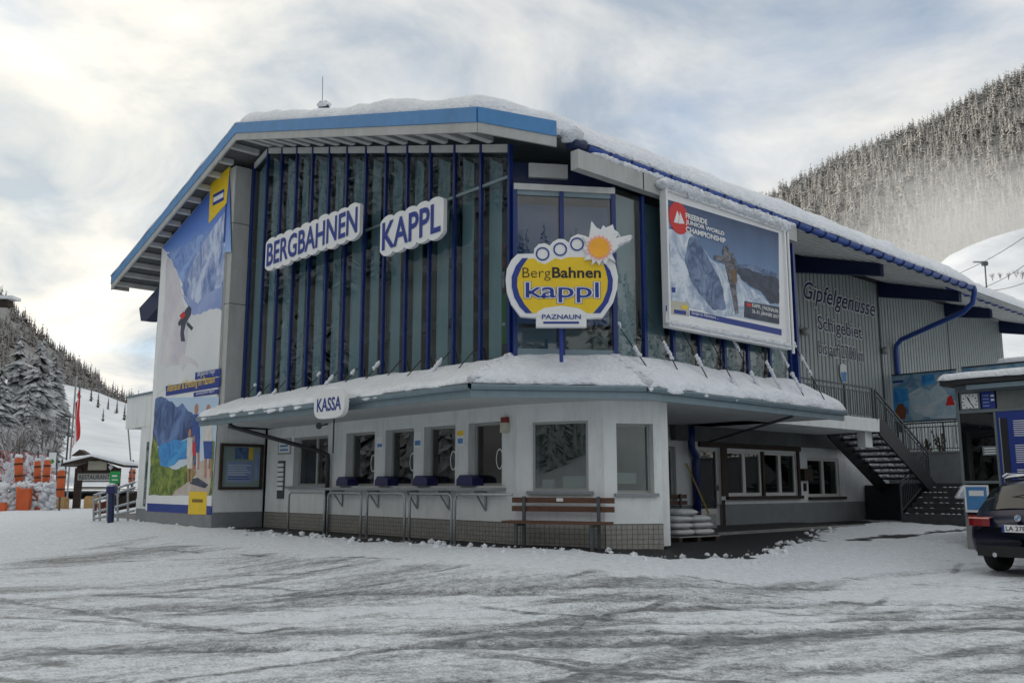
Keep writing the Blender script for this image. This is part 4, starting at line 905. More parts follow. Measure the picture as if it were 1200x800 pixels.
blyr([(325, 290), (332, 272), (345, 270), (350, 290), (365, 300), (378, 330), (380, 365), (375, 420), (385, 515), (372, 518), (358, 440), (345, 380), (335, 335), (295, 318), (297, 305), (330, 308)], .016, M['pfig'], 'skier_print')
blyr([(352, 360), (372, 355), (380, 400), (362, 405)], .019, mat('print_trousers', (.16, .09, .05), .5), 'skier_print')
blyr([(132, 210), (180, 205), (180, 180), (132, 170)], .010, M['pshade'])
cu, cv = zb_(169, 172); one('prism', FB, disc(FB, cu, cv, .33), .012, .018).build('emblem_disc', M['red'], bb)
blyr([(193, 150), (193, 214), (168, 212), (168, 140)], .0185, M['red'], 'emblem_disc')
blyr([(150, 187), (162, 145), (169, 165), (165, 190)], .024, M['white'], 'emblem_peak'); blyr([(167, 192), (172, 150), (188, 192)], .024, M['white'], 'emblem_peak')
def btext(s, X0, Y0, X1, Y1, hgt, d_, m__, **k):
    (u0, v0), (u1, v1) = zb_(X0, Y0), zb_(X1, Y1); text(FB, s, u0, u1, v0, v0 + hgt, d_, m__, bb, thick=.002, **k)
btext('FREERIDE', 193, 172, 270, 190, .115, .022, M['white'], offset=.03)
btext('JUNIOR WORLD', 193, 196, 332, 232, .115, .022, M['white'], offset=.03)
btext('CHAMPIONSHIP', 193, 220, 336, 252, .115, .022, M['white'], offset=.03)
blyr([(126, 484), (532, 558), (538, 598), (122, 548)], .006, M['white'], 'white_strip')
blyr([(209, 503), (540, 572), (540, 594), (209, 522)], .010, M['signblue'], 'blue_strip'); blyr([(124, 486), (139, 488), (139, 508), (124, 506)], .010, M['signblue'], 'blue_strip')
blyr([(140, 468), (205, 476), (207, 525), (140, 517)], .010, M['cream'], 'yellow_logo'); blyr([(152, 500), (195, 506), (195, 520), (152, 514)], .014, M['signblue'], 'yellow_logo'); blyr([(180, 485), (200, 487), (200, 500), (180, 498)], .014, M['yellow'], 'yellow_logo')
btext('Escape to Adventure ...', 216, 520, 312, 540, .085, .014, M['white'])
blyr([(405, 470), (530, 492), (530, 552), (405, 528)], .022, M['pdark'], 'date_field')
btext('KAPPL | PAZNAUN', 432, 496, 525, 512, .11, .026, M['white'], offset=.01); btext('26.-31. JÄNNER 2017', 432, 516, 528, 533, .12, .026, M['white'], offset=.01)
blyr([(412, 477), (428, 480), (428, 492), (412, 489)], .026, M['red'], 'date_mark')
blyr([(144, 420), (157, 422), (157, 440), (144, 438)], .012, M['signblue'], 'date_mark')
rg = random.Random(15); m_ = MB(); u = U0 - .05
while u < U1 + .1:
    n_ = fbm(u * 1.3, 5.5, 3, 12); 
    if n_ > .30: m_.blob(FB(u, V1 + .08 + .05 * n_, -.02), (.17, .17, .10 + .12 * max(0, n_ - .3)), rg, 9, 6, .22)
    u += .10
m_.build('billboard_snow', M['snow'], None, 'lumpy snow lying along the top of the billboard', 'snow', kind='stuff', smooth=True)
m_ = MB(); u = U0
while u < U1: m_.blob(FB(u, V0 + .055, .03), (.09, .07, .035 + .03 * rg.random()), rg, 7, 4, .2); u += .09
m_.build('billboard_snow', M['snow'], None, 'snow crust along the bottom frame of the billboard', 'snow', kind='stuff', smooth=True)
# ---- lettering on the siding
FT = planeC(QS - .012)
for s, x0, y0, x1, dz_, h, sh_, of in (('Gipfelgenüsse', 941, 350, 1025, .17, .78, .35, .012), ('Schigebiet', 958, 387, 1010, .12, .62, 0, .016), ('bis auf 2700 m', 959, 414.7, 1012, 0, .46, 0, .016)):
    u0, v0 = FT.px(x0, y0); u1, v1 = FT.px(x1, y0 + 12); v0 -= dz_
    w_ = thing('wall_lettering', FT(u0, v0, 0), 'dark blue lettering reading %s with white outline on the siding' % s, 'lettering', 'lettering on the siding')
    text(FT, s, u0, u1, v0, v0 + h, .012, M['white'], w_, offset=of + (.036 if sh_ else .048), shear=sh_, ref=of)
    text(FT, s, u0, u1, v0, v0 + h, .020, M['navy'], w_, offset=of, shear=sh_)
u, v = FT.px(987, 437); g_ = thing('blue_shield', FT(u, v, 0), 'small blue and white shield sign on the siding below the lettering', 'sign')
sh_p = [(-.2, .25), (0, .32), (.2, .25), (.22, -.05), (.1, -.32), (-.1, -.32), (-.22, -.05)]
one('prism', FT, [(u + a_, v + b_) for a_, b_ in sh_p[::-1]], .03, .05).build('shield', M['white'], g_)
one('prism', FT, [(u + a_, v + b_) for a_, b_ in [(-.2, .02), (-.1, -.3), (.1, -.3), (.2, .02), (.05, .06), (-.06, .0)]], .05, .056).build('print', M['blue'], g_)
# ---- tall banner
FN = planeA(PBN - .02)
bn = thing('tall_banner', FN(-26, .4, 0), 'tall printed banner with snowboarder above and hikers by a lake below', 'banner')
def nl(pts, d_, m__, nm='picture_patch'): return one('prism', FN, [FN.px(*p) for p in pts], .0, d_).build(nm, m__, bn)
QB0, QB1 = -28.42, -23.66
tb = FN.px(230, 437)
one('prism', FN, [(QB0, .40), (QB1, .40), (QB1, soff(-QB1) - .03), (QB0, soff(-QB0) - .03)], -.012, 0).build('cloth', M['white'], bn)
M['bsky'] = grad('banner_sky', [(0, (.30, .48, .80)), (.5, (.10, .22, .62)), (1, (.02, .06, .36))], 2)
M['bmount'] = mat('banner_mountain', (.12, .20, .46), .55, col2=(.58, .66, .84), scale=2.2, stretch=(1, 1, .45), sharp=.09)
M['bmount2'] = mat('banner_far_mountain', (.12, .22, .55), .55, col2=(.30, .44, .75), scale=2, sharp=.09)
M['bsnow'] = mat('banner_snow', (.55, .52, .60), .55, col2=(.74, .72, .74), scale=.8)
M['bsnow2'] = mat('banner_piste', (.66, .69, .72), .55, col2=(.76, .77, .78), scale=.8)
M['bshade'] = mat('banner_shade', (.20, .28, .58), .55, col2=(.36, .44, .70), scale=1)
def zl(pts): return [(150 + X * .275, 180 + Y * .275) for X, Y in pts]
V_ = lambda u, v: (u, v)
def nuv(uv, d_, m__, nm='picture_patch'): return one('prism', FN, uv if nm != 'picture_patch' else jag(uv, QB0, QB1, .05), .0, d_).build(nm, m__, bn)
P_ = lambda X, Y: FN.px(150 + X * .275, 180 + Y * .275)
nuv([P_(165, 420), P_(440, 420), (QB1, soff(-QB1) - .04), (QB0 + .02, soff(-QB0) - .04)][::1], .003, M['bsky'], 'picture')
nuv([P_(165, 430), P_(172, 440), P_(215, 520), P_(240, 560), P_(340, 330), P_(280, 360), P_(245, 395), P_(200, 400)], .006, M['bmount2'])
nuv([P_(228, 570), P_(255, 520), P_(300, 420), P_(350, 340), P_(420, 245), P_(438, 215), P_(432, 480), P_(412, 660), P_(290, 690)], .009, M['bmount'])
nuv([P_(232, 600), P_(300, 640), P_(330, 600), P_(415, 560), P_(411, 665), P_(280, 690)], .012, M['bshade'])
nuv([P_(168, 440), P_(185, 450), P_(222, 560), P_(240, 650), P_(262, 700), P_(240, 900), P_(139, 900), P_(160, 560)], .012, M['bsnow'])
P2 = lambda X, Y: FN.px(150 + X * .275, 400 + Y * .275)
nuv([P_(255, 690), P_(290, 685), P_(412, 662), P2(390, 118), P2(330, 140), P2(120, 232), P2(128, 60), P_(140, 800)], .0105, M['bsnow2'])
nuv([P2(175, 0), P2(215, 0), P2(245, 60), P2(300, 95), P2(300, 115), P2(255, 90), P2(235, 130)], .0125, M['bsnow'])
# snowboarder
nuv([P_(250, 660), P_(262, 648), P_(272, 660), P_(268, 690), P_(250, 720), P_(240, 760), P_(245, 800), P_(228, 800), P_(225, 770), P_(228, 730), P_(218, 735), P_(215, 720), P_(232, 695)], .016, M['pdark'], 'snowboarder_print')
nuv([P_(252, 715), P_(262, 722), P_(280, 742), P_(272, 754), P_(252, 730)], .016, M['pdark'], 'snowboarder_print')
nuv([P_(222, 690), P_(240, 672), P_(248, 690), P_(232, 708)], .019, M['red'], 'snowboarder_print')
# yellow field at the top
nuv([FN.px(245, 262), FN.px(266, 238), FN.px(269.5, 195), FN.px(247, 216)], .014, M['yellow'], 'yellow_field')
a_, b_ = FN.px(250, 237), FN.px(263, 231); one('box', FN, (a_[0], b_[0]), (a_[1] - .12, a_[1] + .22), (.014, .017)).build('yellow_logo', M['signblue'], bn); one('box', FN, (a_[0] + .04, b_[0] - .04), (a_[1] - .02, a_[1] + .12), (.017, .019)).build('yellow_logo', M['white'], bn)
# blue title bars
for q_ in (((289, 132), (396, 115), (393, 147), (287, 163)), ((163, 190), (394, 152), (392, 193), (163, 232)), ((282, 218), (389, 203), (388, 222), (281, 236))): nuv([P2(*q_[3]), P2(*q_[2]), P2(*q_[1]), P2(*q_[0])], .016, M['signblue'], 'title_bar')
def ntext(s, X0, Y0, X1, Y1, h, m__, **k):
    (u0, v0), (u1, v1) = P2(X0, Y0), P2(X1, Y1); text(FN, s, u0, u1, v0, v0 + h, .018, m__, bn, **k)
ntext('Bergbahnen Kappl', 298, 158, 372, 146, .26, M['white']); ntext('Abenteuer & Erholung im Paznaun', 168, 226, 370, 196, .32, M['yellow'], offset=.01); ntext('www.bergbahnen-kappl.at', 292, 232, 370, 222, .10, M['white'])
# summer picture
M['ssky'] = grad('banner_summer_sky', [(0, (.62, .70, .76)), (1, (.45, .60, .78))], 2)
M['srock'] = mat('banner_rock', (.025, .05, .16), .55, col2=(.14, .24, .48), scale=1.4, stretch=(1, 1, .5), sharp=.09)
M['swater'] = mat('banner_lake', (.02, .16, .50), .5, col2=(.06, .36, .72), scale=1.5, sharp=.09)
M['sgrass'] = mat('banner_meadow', (.06, .11, .015), .6, col2=(.26, .32, .06), scale=3.5, sharp=.09)
M['spath'] = mat('banner_path', (.42, .36, .32), .6, col2=(.58, .50, .46), scale=3)
M['skin'] = mat('print_skin', (.45, .22, .14), .6); M['cloth1'] = mat('print_shirt', (.62, .60, .58), .6); M['cloth2'] = mat('print_blue_clothes', (.03, .08, .30), .6)
nuv([P2(84, 655), P2(358, 660), P2(388, 235), P2(120, 240)], .003, M['ssky'], 'picture')
nuv([P2(104, 430), P2(140, 445), P2(290, 410), P2(300, 330), P2(265, 300), P2(230, 262), P2(210, 280), P2(185, 255), P2(160, 240), P2(130, 236), P2(118, 245)], .006, M['srock'])
nuv([P2(100, 560), P2(260, 500), P2(280, 420), P2(220, 420), P2(130, 450)], .009, M['swater'])
nuv([P2(90, 655), P2(270, 655), P2(300, 560), P2(255, 520), P2(200, 545), P2(140, 530), P2(125, 440), P2(110, 400), P2(103, 440)], .012, M['sgrass'])
nuv([P2(340, 655), P2(358, 655), P2(376, 430), P2(360, 420), P2(345, 520)], .012, M['sgrass'])
nuv([P2(190, 655), P2(345, 655), P2(358, 560), P2(330, 500), P2(300, 520), P2(290, 570), P2(240, 610)], .013, M['spath'])
def hiker(x, top, bot, w, sh_, tr):
    H = bot - top
    nuv([P2(x - w * .7, top + H * .16), P2(x - w, top + H * .5), P2(x + w, top + H * .5), P2(x + w * .7, top + H * .16)], .017, sh_, 'hiker_print')
    nuv([P2(x - w, top + H * .5), P2(x - w * .8, top + H * .74), P2(x + w * .8, top + H * .74), P2(x + w, top + H * .5)], .0165, tr, 'hiker_print')
    for s_ in (-1, 1): nuv([P2(x + s_ * w * .55 - w * .22, top + H * .74), P2(x + s_ * w * .55 - w * .2, bot), P2(x + s_ * w * .55 + w * .25, bot), P2(x + s_ * w * .55 + w * .25, top + H * .74)], .016, M['skin'], 'hiker_print')
    cu, cv = P2(x, top + H * .08); r_ = abs(P2(x, top)[1] - cv); one('prism', FN, disc(FN, cu, cv, r_ * .8, 12, r_), .0, .0175).build('hiker_print', M['skin'], bn)
hiker(265, 372, 600, 13, M['cloth1'], M['cloth1']); hiker(293, 265, 545, 15, M['cloth2'], M['cloth2']); hiker(343, 268, 580, 20, M['cloth1'], M['cloth2']); hiker(283, 400, 570, 8, M['red'], M['pfig'])
nuv([P2(265, 605), P2(330, 625), P2(345, 610), P2(300, 580), P2(270, 585)], .0145, M['pdark'], 'hiker_print')
nuv([P2(84, 690), P2(357, 702), P2(357, 657), P2(85, 655)], .015, M['white'], 'white_strip')
(_, z0_), (_, z1_) = P2(84, 722), P2(84, 690)
one('prism', FN, [P2(84, 722), P2(356, 737), P2(357, 700), P2(84, 688)], .0, .018).build('blue_strip', M['signblue'], bn)
nuv([P2(258, 735), P2(336, 737), P2(339, 640), P2(264, 638)], .021, M['yellow'], 'yellow_field'); 
(u0, v0), (u1, v1) = P2(276, 684), P2(322, 680); one('box', FN, (u0, u1), (v0, v0 + .09), (.021, .024)).build('yellow_logo', mat('brown_print', (.22, .13, .02), .6), bn)
# blue edge strip beside the banner
one('box', FN, (QB1 - .12, QB1 - .0), (7.9, soff(-QB1) - .05), (.012, .0135)).build('picture_patch', M['signblue'], bn)
# ---- notice board on the return wall
FQ = planeC(QC - .014)
b_ = FQ.px(257, 512), FQ.px(319, 577); u0, u1 = 10.60, 11.86; v0, v1 = 1.02, 2.27
nb = thing('notice_board', FQ((u0 + u1) / 2, v0, 0), 'large dark framed notice board with posters left of the ticket windows', 'notice board')
win_frame(FQ, u0, u1, v0, v1, .0, nb, M['oldwood'], .075, .08, name='frame', pane=False)
M['nbback'] = mat('notice_paper', (.30, .36, .36), .6, var=.06, scale=2)
one('box', FQ, (u0 + .06, u1 - .06), (v0 + .06, v1 - .06), (.002, .02)).build('back_panel', M['nbback'], nb)
for a0, a1, c0, c1, m__ in ((.16, .78, .16, .60, 'pale'), (.34, .72, .66, .92, 'blue'), (.66, .76, .66, .92, 'yellow'), (.82, .93, .2, .8, 'pale')):
    one('box', FQ, (lerp(u0, u1, a0), lerp(u0, u1, a1)), (lerp(v0, v1, c0), lerp(v0, v1, c1)), (.021, .024 if m__ != 'yellow' else .027)).build('poster', {'pale': M['bshade'], 'blue': M['srock'], 'yellow': M['yellow']}[m__], nb)
for k in range(7): one('box', FQ, (lerp(u0, u1, .2), lerp(u0, u1, .72 - .05 * (k % 3))), (lerp(v0, v1, .22 + k * .05), lerp(v0, v1, .235 + k * .05)), (.025, .027)).build('print_line', M['signblue'] if k < 2 else M['white'], nb)
one('box', FQ, (u0 + .06, u1 - .06), (v0 + .06, v1 - .06), (.055, .06)).build('pane', glass('board_glass', (.95, .97, .96), .8, 1.4), nb)
# info strips on the kassa wall
b_ = S0.box(327, 514, 341, 532); o = thing('notice', S0(b_[0], b_[2], 0), 'framed white notice at the left end of the ticket wall', 'notice', 'notices between the ticket windows')
one('box', S0, (b_[0], b_[1]), (b_[2], b_[3]), (.003, .02)).build('frame', M['frame'], o); one('box', S0, (b_[0] + .05, b_[1] - .05), (b_[2] + .05, b_[3] - .05), (.02, .024)).build('paper', M['white'], o); 
for k in range(3): one('box', S0, (b_[0] + .12, b_[1] - .14), (b_[2] + .1 + k * .11, b_[2] + .15 + k * .11), (.024, .026)).build('print_line', M['blue'], o)
b_ = S0.box(327, 540, 333, 584); o = thing('leaflet_rack', S0(b_[0], b_[2], 0), 'narrow steel leaflet rack below the framed notice', 'leaflet rack')
one('box', S0, (b_[0], b_[1]), (b_[2], b_[3]), (.003, .03)).build('rack', M['iron'], o)
for k in range(6): one('box', S0, (b_[0] + .03, b_[1] - .03), (lerp(b_[2], b_[3], .22 + k * .125), lerp(b_[2], b_[3], .31 + k * .125)), (.03, .06)).build('leaflet', M['white'], o)
# siren light, cctv, spot lamp
u, v = S0.px(595, 497); o = thing('alarm_light', S0(u, v, 0), 'cream alarm box with red lamp on the ticket wall corner', 'alarm')
one('box', S0, (u - .10, u + .06), (v - .17, v + .03), (.003, .12)).build('housing', M['cream'], o); one('box', S0, (u - .09, u + .05), (v + .031, v + .14), (.01, .11)).build('red_lamp', M['redlamp'], o)
u, v = S0.px(384, 499); o = thing('spot_lamp', S0(u, v, 0), 'small spot lamp under the canopy by the KASSA sign', 'lamp')
m_ = MB().tube([S0(u, v + .05, .0), S0(u, v, .22)], .02, 6).tube([S0(u - .08, v + .04, .2), S0(u + .08, v - .02, .3)], [.05, .08], 10); m_.build('lamp_head', M['iron'], o)
# picture boards seen behind the corner glass
FI = planeA(11.55)
for (x0, y0, x1, y1), m__, lab, txt in (((573, 292, 592, 338), 'pfig', 'red and dark picture board behind the glass near the logo sign', None), ((573, 348, 594, 402), 'green', 'green board lettered iSL behind the glass below the picture board', 'iSL')):
    b_ = FI.box(x0, y0, x1, y1); o = thing('picture_board', FI(b_[0], b_[2], 0), lab, 'picture board'); v1 = b_[3]
    one('box', FI, (b_[0], b_[1]), (b_[2], v1), (-.03, 0)).build('panel', M[m__] if m__ != 'pfig' else mat('crowd_print', (.03, .02, .02), .6, col2=(.45, .05, .06), scale=6, sharp=.09), o)
    if txt: text(FI, txt, b_[0] + .03, b_[1] - .05, lerp(b_[2], v1, .35), lerp(b_[2], v1, .72), .004, M['white'], o, offset=.02)
    else: one('box', FI, (b_[0] + .02, b_[1] - .02), (b_[2] + .02, b_[2] + .35), (.001, .005)).build('print', M['psnow'], o)
# ---- handrail hoops in front of the ticket windows
PH = 10.95; FH = planeA(PH)
def hoop(x0, x1, lab, end_wall=False):
    ua, ub = FH.px(x0, 600)[0], FH.px(x1, 600)[0]; o = thing('queue_rail', FH((ua + ub) / 2, 0, 0), lab, 'handrail', 'steel queue rails')
    g0, g1 = heights(*FH(ua, 0, 0)[:2]), heights(*FH(ub, 0, 0)[:2])
    z = .96
    if end_wall: path = [FH(ua, -.3, 0), FH(ua, z - .1, 0), FH(ua + .03, z - .03, 0), FH(ua + .1, z, 0), FH(ub, z, 0)]
    else: path = [FH(ua, -.3, 0), FH(ua, z - .1, 0), FH(ua + .03, z - .03, 0), FH(ua + .1, z, 0), FH(ub - .1, z, 0), FH(ub - .03, z - .03, 0), FH(ub, z - .1, 0), FH(ub, -.3, 0)]
    one('tube', path, .026, 8).build('tube', M['steel'], o, smooth=True)
    for u in ((ua,) if end_wall else (ua, ub)): one('box', FH, (u - .06, u + .06), (-.05, .012), (-.06, .06)).build('foot_plate', M['steel'], o)
hoop(338, 380, 'steel queue rail hoop nearest the notice board'); hoop(384, 423, 'steel queue rail hoop in front of the dark downpipe'); hoop(430, 474, 'steel queue rail hoop below the second ticket window'); hoop(480, 529, 'steel queue rail hoop below the third ticket window'); hoop(533, 600, 'steel queue rail running to the wall corner beside the bench', True)
# ---- bench
def bench(F, u0, u1, lab, sc_=1.):
    b_ = thing('park_bench', F((u0 + u1) / 2, 0, .4), lab, 'bench', 'wooden benches at the station')
    one('box', F, (u0, u1), (.43, .475), (.28, .68)).build('seat', M['wood'], b_)
    bk = one('box', F, (u0, u1), (.80, .90), (.20, .235)).build('back_slat', M['wood'], b_); one('box', F, (u0, u1), (.64, .74), (.21, .245)).build('back_slat', M['wood'], b_)
    for u in (lerp(u0, u1, .13), lerp(u0, u1, .86)):
        m_ = MB().box(F, (u - .03, u + .03), (-.15, .92), (.245, .285)).box(F, (u - .028, u + .028), (.38, .428), (.285, .64)).box(F, (u - .03, u + .03), (-.15, .40), (.60, .64)); m_.build('leg', M['iron'], b_)
    return b_
u0, u1 = S1.px(602, 600)[0] , S1.px(728, 600)[0]
bn_ = bench(S1, u0 + .08, u1 - .05, 'long brown slatted bench in front of the wide window')
one('box', S1, (lerp(u0, u1, .46), lerp(u0, u1, .52)), (.83, .89), (.236, .242)).build('name_plate', M['white'], bn_)
bench(FC, FC.px(780, 600)[0] - 1.6, FC.px(797, 600)[0], 'short brown bench against the wall behind the sandbags')
# ---- sand bags on a pallet with a shovel
rg = random.Random(9)
pc = B(16.0, 11.9, 0); 
c0 = atz(806, 632, .02)
pal = thing('pallet', (c0.x, c0.y, .0), 'low wooden pallet carrying the grey bags by the entrance', 'pallet')
FP = PL((c0.x, c0.y + .35, -.02), (CX * .9 - AX * .1), (-AX))
for k in range(3): one('box', FP, (-.62 + k * .55, -.52 + k * .55), (.0, .09), (-.4, .4)).build('bearer', M['oldwood'], pal)
for k in range(5): one('box', FP, (-.62, .62), (.09, .112), (-.4 + k * .17, -.28 + k * .17)).build('plank', M['concrete'], pal)
names = ['bottom left', 'bottom right', 'second row left', 'second row right', 'third row left', 'third row right', 'top']
k = 0
for row in range(4):
    for side in ((-1, 1) if row < 3 else (-.3,)):
        m_ = MB(); cx_ = side * .29 - .03 * row + rg.uniform(-.02, .02); w = .30; n_ = 12
        vs = []; rows_ = 8
        for i in range(rows_ + 1):
            th = math.pi * i / rows_
            for j in range(16):
                ph = 2 * math.pi * j / 16; sx_ = abs(math.cos(ph)) ** .45 * math.copysign(1, math.cos(ph)); sy_ = abs(math.sin(ph)) ** .45 * math.copysign(1, math.sin(ph)); st2 = math.sin(th) ** .5
                m_.v.append(FP(cx_ + w * sx_ * st2, .112 + .075 + row * .135 + .072 * math.cos(th) + rg.uniform(-.006, .006), .36 * sy_ * st2))
        for i in range(rows_):
            for j in range(16): m_.f.append((i * 16 + j, (i + 1) * 16 + j, (i + 1) * 16 + (j + 1) % 16, i * 16 + (j + 1) % 16)); m_.m.append(0)
        m_.build('grit_bag', M['bag'], None, 'pale grit bag on the pallet, %s of the stack' % names[k], 'bag', 'grit bags by the entrance', smooth=True); k += 1
a_, b_ = FC.px(803, 540), FC.px(810, 598)
sv = thing('snow_shovel', FC(b_[0], 0, .6), 'snow shovel with yellow handle leaning on the wall by the blue pipe', 'shovel')
one('tube', [FC(a_[0], 1.72, .03), FC(b_[0] + .05, .35, .55)], .02, 8).build('handle', M['yellowstick'], sv); one('prism', PL(FC(b_[0] + .05, .0, .62), CX, -AX), [(-.2, .03), (.2, .03), (.2, .4), (-.2, .4)], -.02, .0).build('blade', M['steel'], sv)
# ================================================================== BALCONY, STAIRS, TERRACE
QB = 12.5
def railing(name, lab, pts, h=.95, gap=.13, mat_=None, post_every=1.6, cat='railing', group=None, base=0.):
    """posts, top rail, bottom rail and single balusters along a 3-D line of foot points"""
    mat_ = mat_ or M['iron']; r = thing(name, pts[0], lab, cat, group)
    for a_, b_ in zip(pts, pts[1:]):
        a_, b_ = Vector(a_), Vector(b_); Ln = (b_ - a_).length; n_ = max(1, round(Ln / post_every)); t = (b_ - a_) / Ln
        one('bar', a_ + ZX * h, b_ + ZX * h, .05, .045).build('top_rail', mat_, r)
        one('bar', a_ + ZX * (h - .14), b_ + ZX * (h - .14), .03, .03).build('upper_rail', mat_, r)
        one('bar', a_ + ZX * .10, b_ + ZX * .10, .03, .03).build('lower_rail', mat_, r)
        for k in range(n_ + 1): P = lerp(a_, b_, k / n_); one('bar', P + ZX * base, P + ZX * (h - .02), .045, .045, up=t).build('post', mat_, r)
        nb_ = int(Ln / gap); f0 = None
        for k in range(1, nb_):
            P = lerp(a_, b_, k / nb_)
            if f0 is None: f0 = one('bar', P + ZX * .1, P + ZX * (h - .14), .016, .016, up=t).build('baluster', mat_, r); P0 = P
            else: dup(f0, P - P0, r)
    return r
one('box', B, (19.1, 26.0), (QB, QS - .002), (2.70, 3.08)).build('balcony_slab', M['plaster'], st)
one('box', B, (25.55, 25.98), (QB + .25, QB + .5), (2.25, 2.698)).build('balcony_beam', M['plaster'], st)
railing('balcony_railing', 'grey balcony railing with thin balusters above the entrance', [B(19.15, QB + .06, 3.08), B(25.75, QB + .06, 3.08)], .90)
stt = thing('outer_stair', B(28, 13.4, 0), 'open steel stair going down from the balcony to the landing', 'stair')
NR, P0_, P1_, ZL = 11, 26.0, 29.5, 1.21
for sd in (QB + .02, 14.15):
    m_ = MB(); m_.prism(PL(AX * sd, CX, -AX), [(P0_ - .05, 2.62), (P1_ - .2, .86), (P1_ + .05, .86), (P1_ + .05, ZL), (P0_ + .25, 3.07), (P0_, 3.07)], -.03, .03); m_.build('stringer', M['darkmetal'], stt)
for k in range(NR - 1):
    z = 3.08 - (3.08 - ZL) / NR * (k + 1); p_ = P0_ + (P1_ - P0_) / (NR - 1) * k
    one('box', B, (p_ - .02, p_ + .33), (QB + .06, 14.1), (z - .05, z)).build('tread', M['stone'], stt)
snow_pts = [(k, 3.08 - (3.08 - ZL) / NR * (k + 1), P0_ + (P1_ - P0_) / (NR - 1) * k) for k in range(NR - 1)]
m_ = MB(); rg = random.Random(4)
for k, z, p_ in snow_pts:
    for j in range(9): m_.blob(B(p_ + .17, 13.0 + j * .13, z + .02), (.13, .12, .05 + .05 * rg.random()), rg, 7, 4, .2)
m_.build('stair_snow', M['snow'], None, 'snow lying on the treads of the open steel stair', 'snow', kind='stuff', smooth=True)
railing('stair_railing', 'grey sloping railing on the outer side of the steel stair', [B(25.85, QB + .02, 3.02), B(29.2, QB + .02, 1.25)], .92)
# landing and lower flight
ld = thing('stone_steps', B(28.5, 11.6, 0), 'dark stone steps leading up to the landing beside the kiosk', 'steps')
one('box', B, (29.5, 31.18), (10.5, 14.45), (.2, ZL)).build('landing', M['stone'], ld)
one('box', B, (29.3, 29.495), (12.75, 14.75), (-.1, 1.15)).build('landing_wall', M['darkmetal'], ld)
for k in range(6):
    z = .30 + k * .155; one('box', B, (27.4 + k * .35, 29.498), (10.5, 12.66), (z - .155 if k else -.2, z - .003 * 0)).build('step', M['stone'], ld)
m_ = MB()
for k in range(6):
    for j in range(14):
        if rg.random() < .55: m_.blob(B(27.45 + k * .35 + rg.uniform(0, .05), 10.55 + j * .155, .305 + k * .155), (.05, .10, .018), rg, 6, 4, .3)
m_.build('step_snow', M['snow'], None, 'thin snow remains on the edges of the stone steps', 'snow', kind='stuff', smooth=True)
railing('step_railing', 'grey railing on the left side of the stone steps', [B(27.4, 12.66, .28), B(29.4, 12.66, 1.2)], .95, base=-.4)
tw = thing('terrace_wall', B(31.3, 12, 0), 'pale grey retaining wall behind the stair landing', 'wall')
one('box', B, (31.2, 31.45), (5.0, 14.79), (-.2, 2.22)).build('masonry', M['plaster_grey'], tw)
one('box', B, (31.17, 31.48), (5.0, 14.49), (2.222, 2.28)).build('coping', M['concrete'], tw)
tr_ = one('flat', B, [(31.46, 2), (60, 2), (60, 14.4), (31.46, 14.4)], -.3, 2.15).build('terrace', M['snow'], None, kind='structure')
railing('terrace_railing', 'grey railing on the retaining wall below the piste map', [B(31.3, 14.4, 2.28), B(31.3, 8.2, 2.28)], .98)
# dry plants behind the railing
def dry_plant(c_, n_, h, seed, lab):
    rg = random.Random(seed); m_ = MB()
    for k in range(n_):
        a_, l_ = rg.uniform(0, 6.28), rg.uniform(.05, .3); top = Vector(c_) + Vector((math.cos(a_) * l_, math.sin(a_) * l_, h * rg.uniform(.6, 1)))
        m_.tube([Vector(c_) + Vector((math.cos(a_), math.sin(a_), 0)) * .05, lerp(Vector(c_), top, .6) + Vector((0, 0, .05)), top], [.012, .009, .004], 4)
        for j in range(3): m_.blob(lerp(Vector(c_), top, rg.uniform(.5, 1)), (.03, .03, .05), rg, 5, 3, .3)
    m_.build('dry_plant', M['dry'], None, lab, 'plant', 'dry plants behind the terrace railing')
M['dry'] = mat('dry_stalk', (.10, .065, .04), .9, var=.3)
dry_plant(B(31.9, 13.2, 2.15), 14, .85, 1, 'dry brown plant behind the terrace railing, right of the pair'); dry_plant(B(31.9, 13.75, 2.15), 10, .6, 2, 'low dry brown plant behind the terrace railing, left of the pair')
# piste map boards above the terrace wall
FM = planeA(31.1)
def board(q0, q1, z0, z1, lab, name='piste_map'):
    o = thing(name, FM(-(q0 + q1) / 2, 2.3, 0), lab, 'sign board', 'boards above the terrace')
    one('box', FM, (-q0, -q1), (z0, z1), (-.06, 0)).build('panel', M['mapblue'], o)
    for q_ in (q0 - .06, q1 + .06): one('box', FM, (-q_ - .03, -q_ + .03), (2.29, z1 + .03), (-.1, -.062)).build('post', M['darkmetal'], o)
    for a_, b_ in ((z0 - .04, z0), (z1, z1 + .04)): one('box', FM, (-q0, -q1), (a_, b_), (-.06, .02)).build('frame_bar', M['darkmetal'], o)
    return o
M['mapblue'] = mat('map_print', (.10, .27, .42), .5, col2=(.36, .46, .54), scale=1.6, sharp=.09)
M['mapwhite'] = mat('map_snow', (.34, .48, .58), .5, col2=(.55, .62, .66), scale=2.5, sharp=.09)
pm_ = board(14.42, 12.2, 3.34, 4.96, 'large blue piste map board beside the kiosk')
rg = random.Random(2)
mp_ = lambda X, Y: FM.px(1040 + X / 8, 420 + Y / 8)
def mlyr(pts, d_, m__, nm='map_patch', par=None): one('prism', FM, [mp_(*p) for p in pts][::-1], .001, d_).build(nm, m__, par or pm_)
mlyr([(200, 330), (300, 270), (400, 300), (480, 220), (560, 330), (640, 400), (640, 560), (420, 560), (250, 500), (210, 420)], .004, M['mapwhite'])
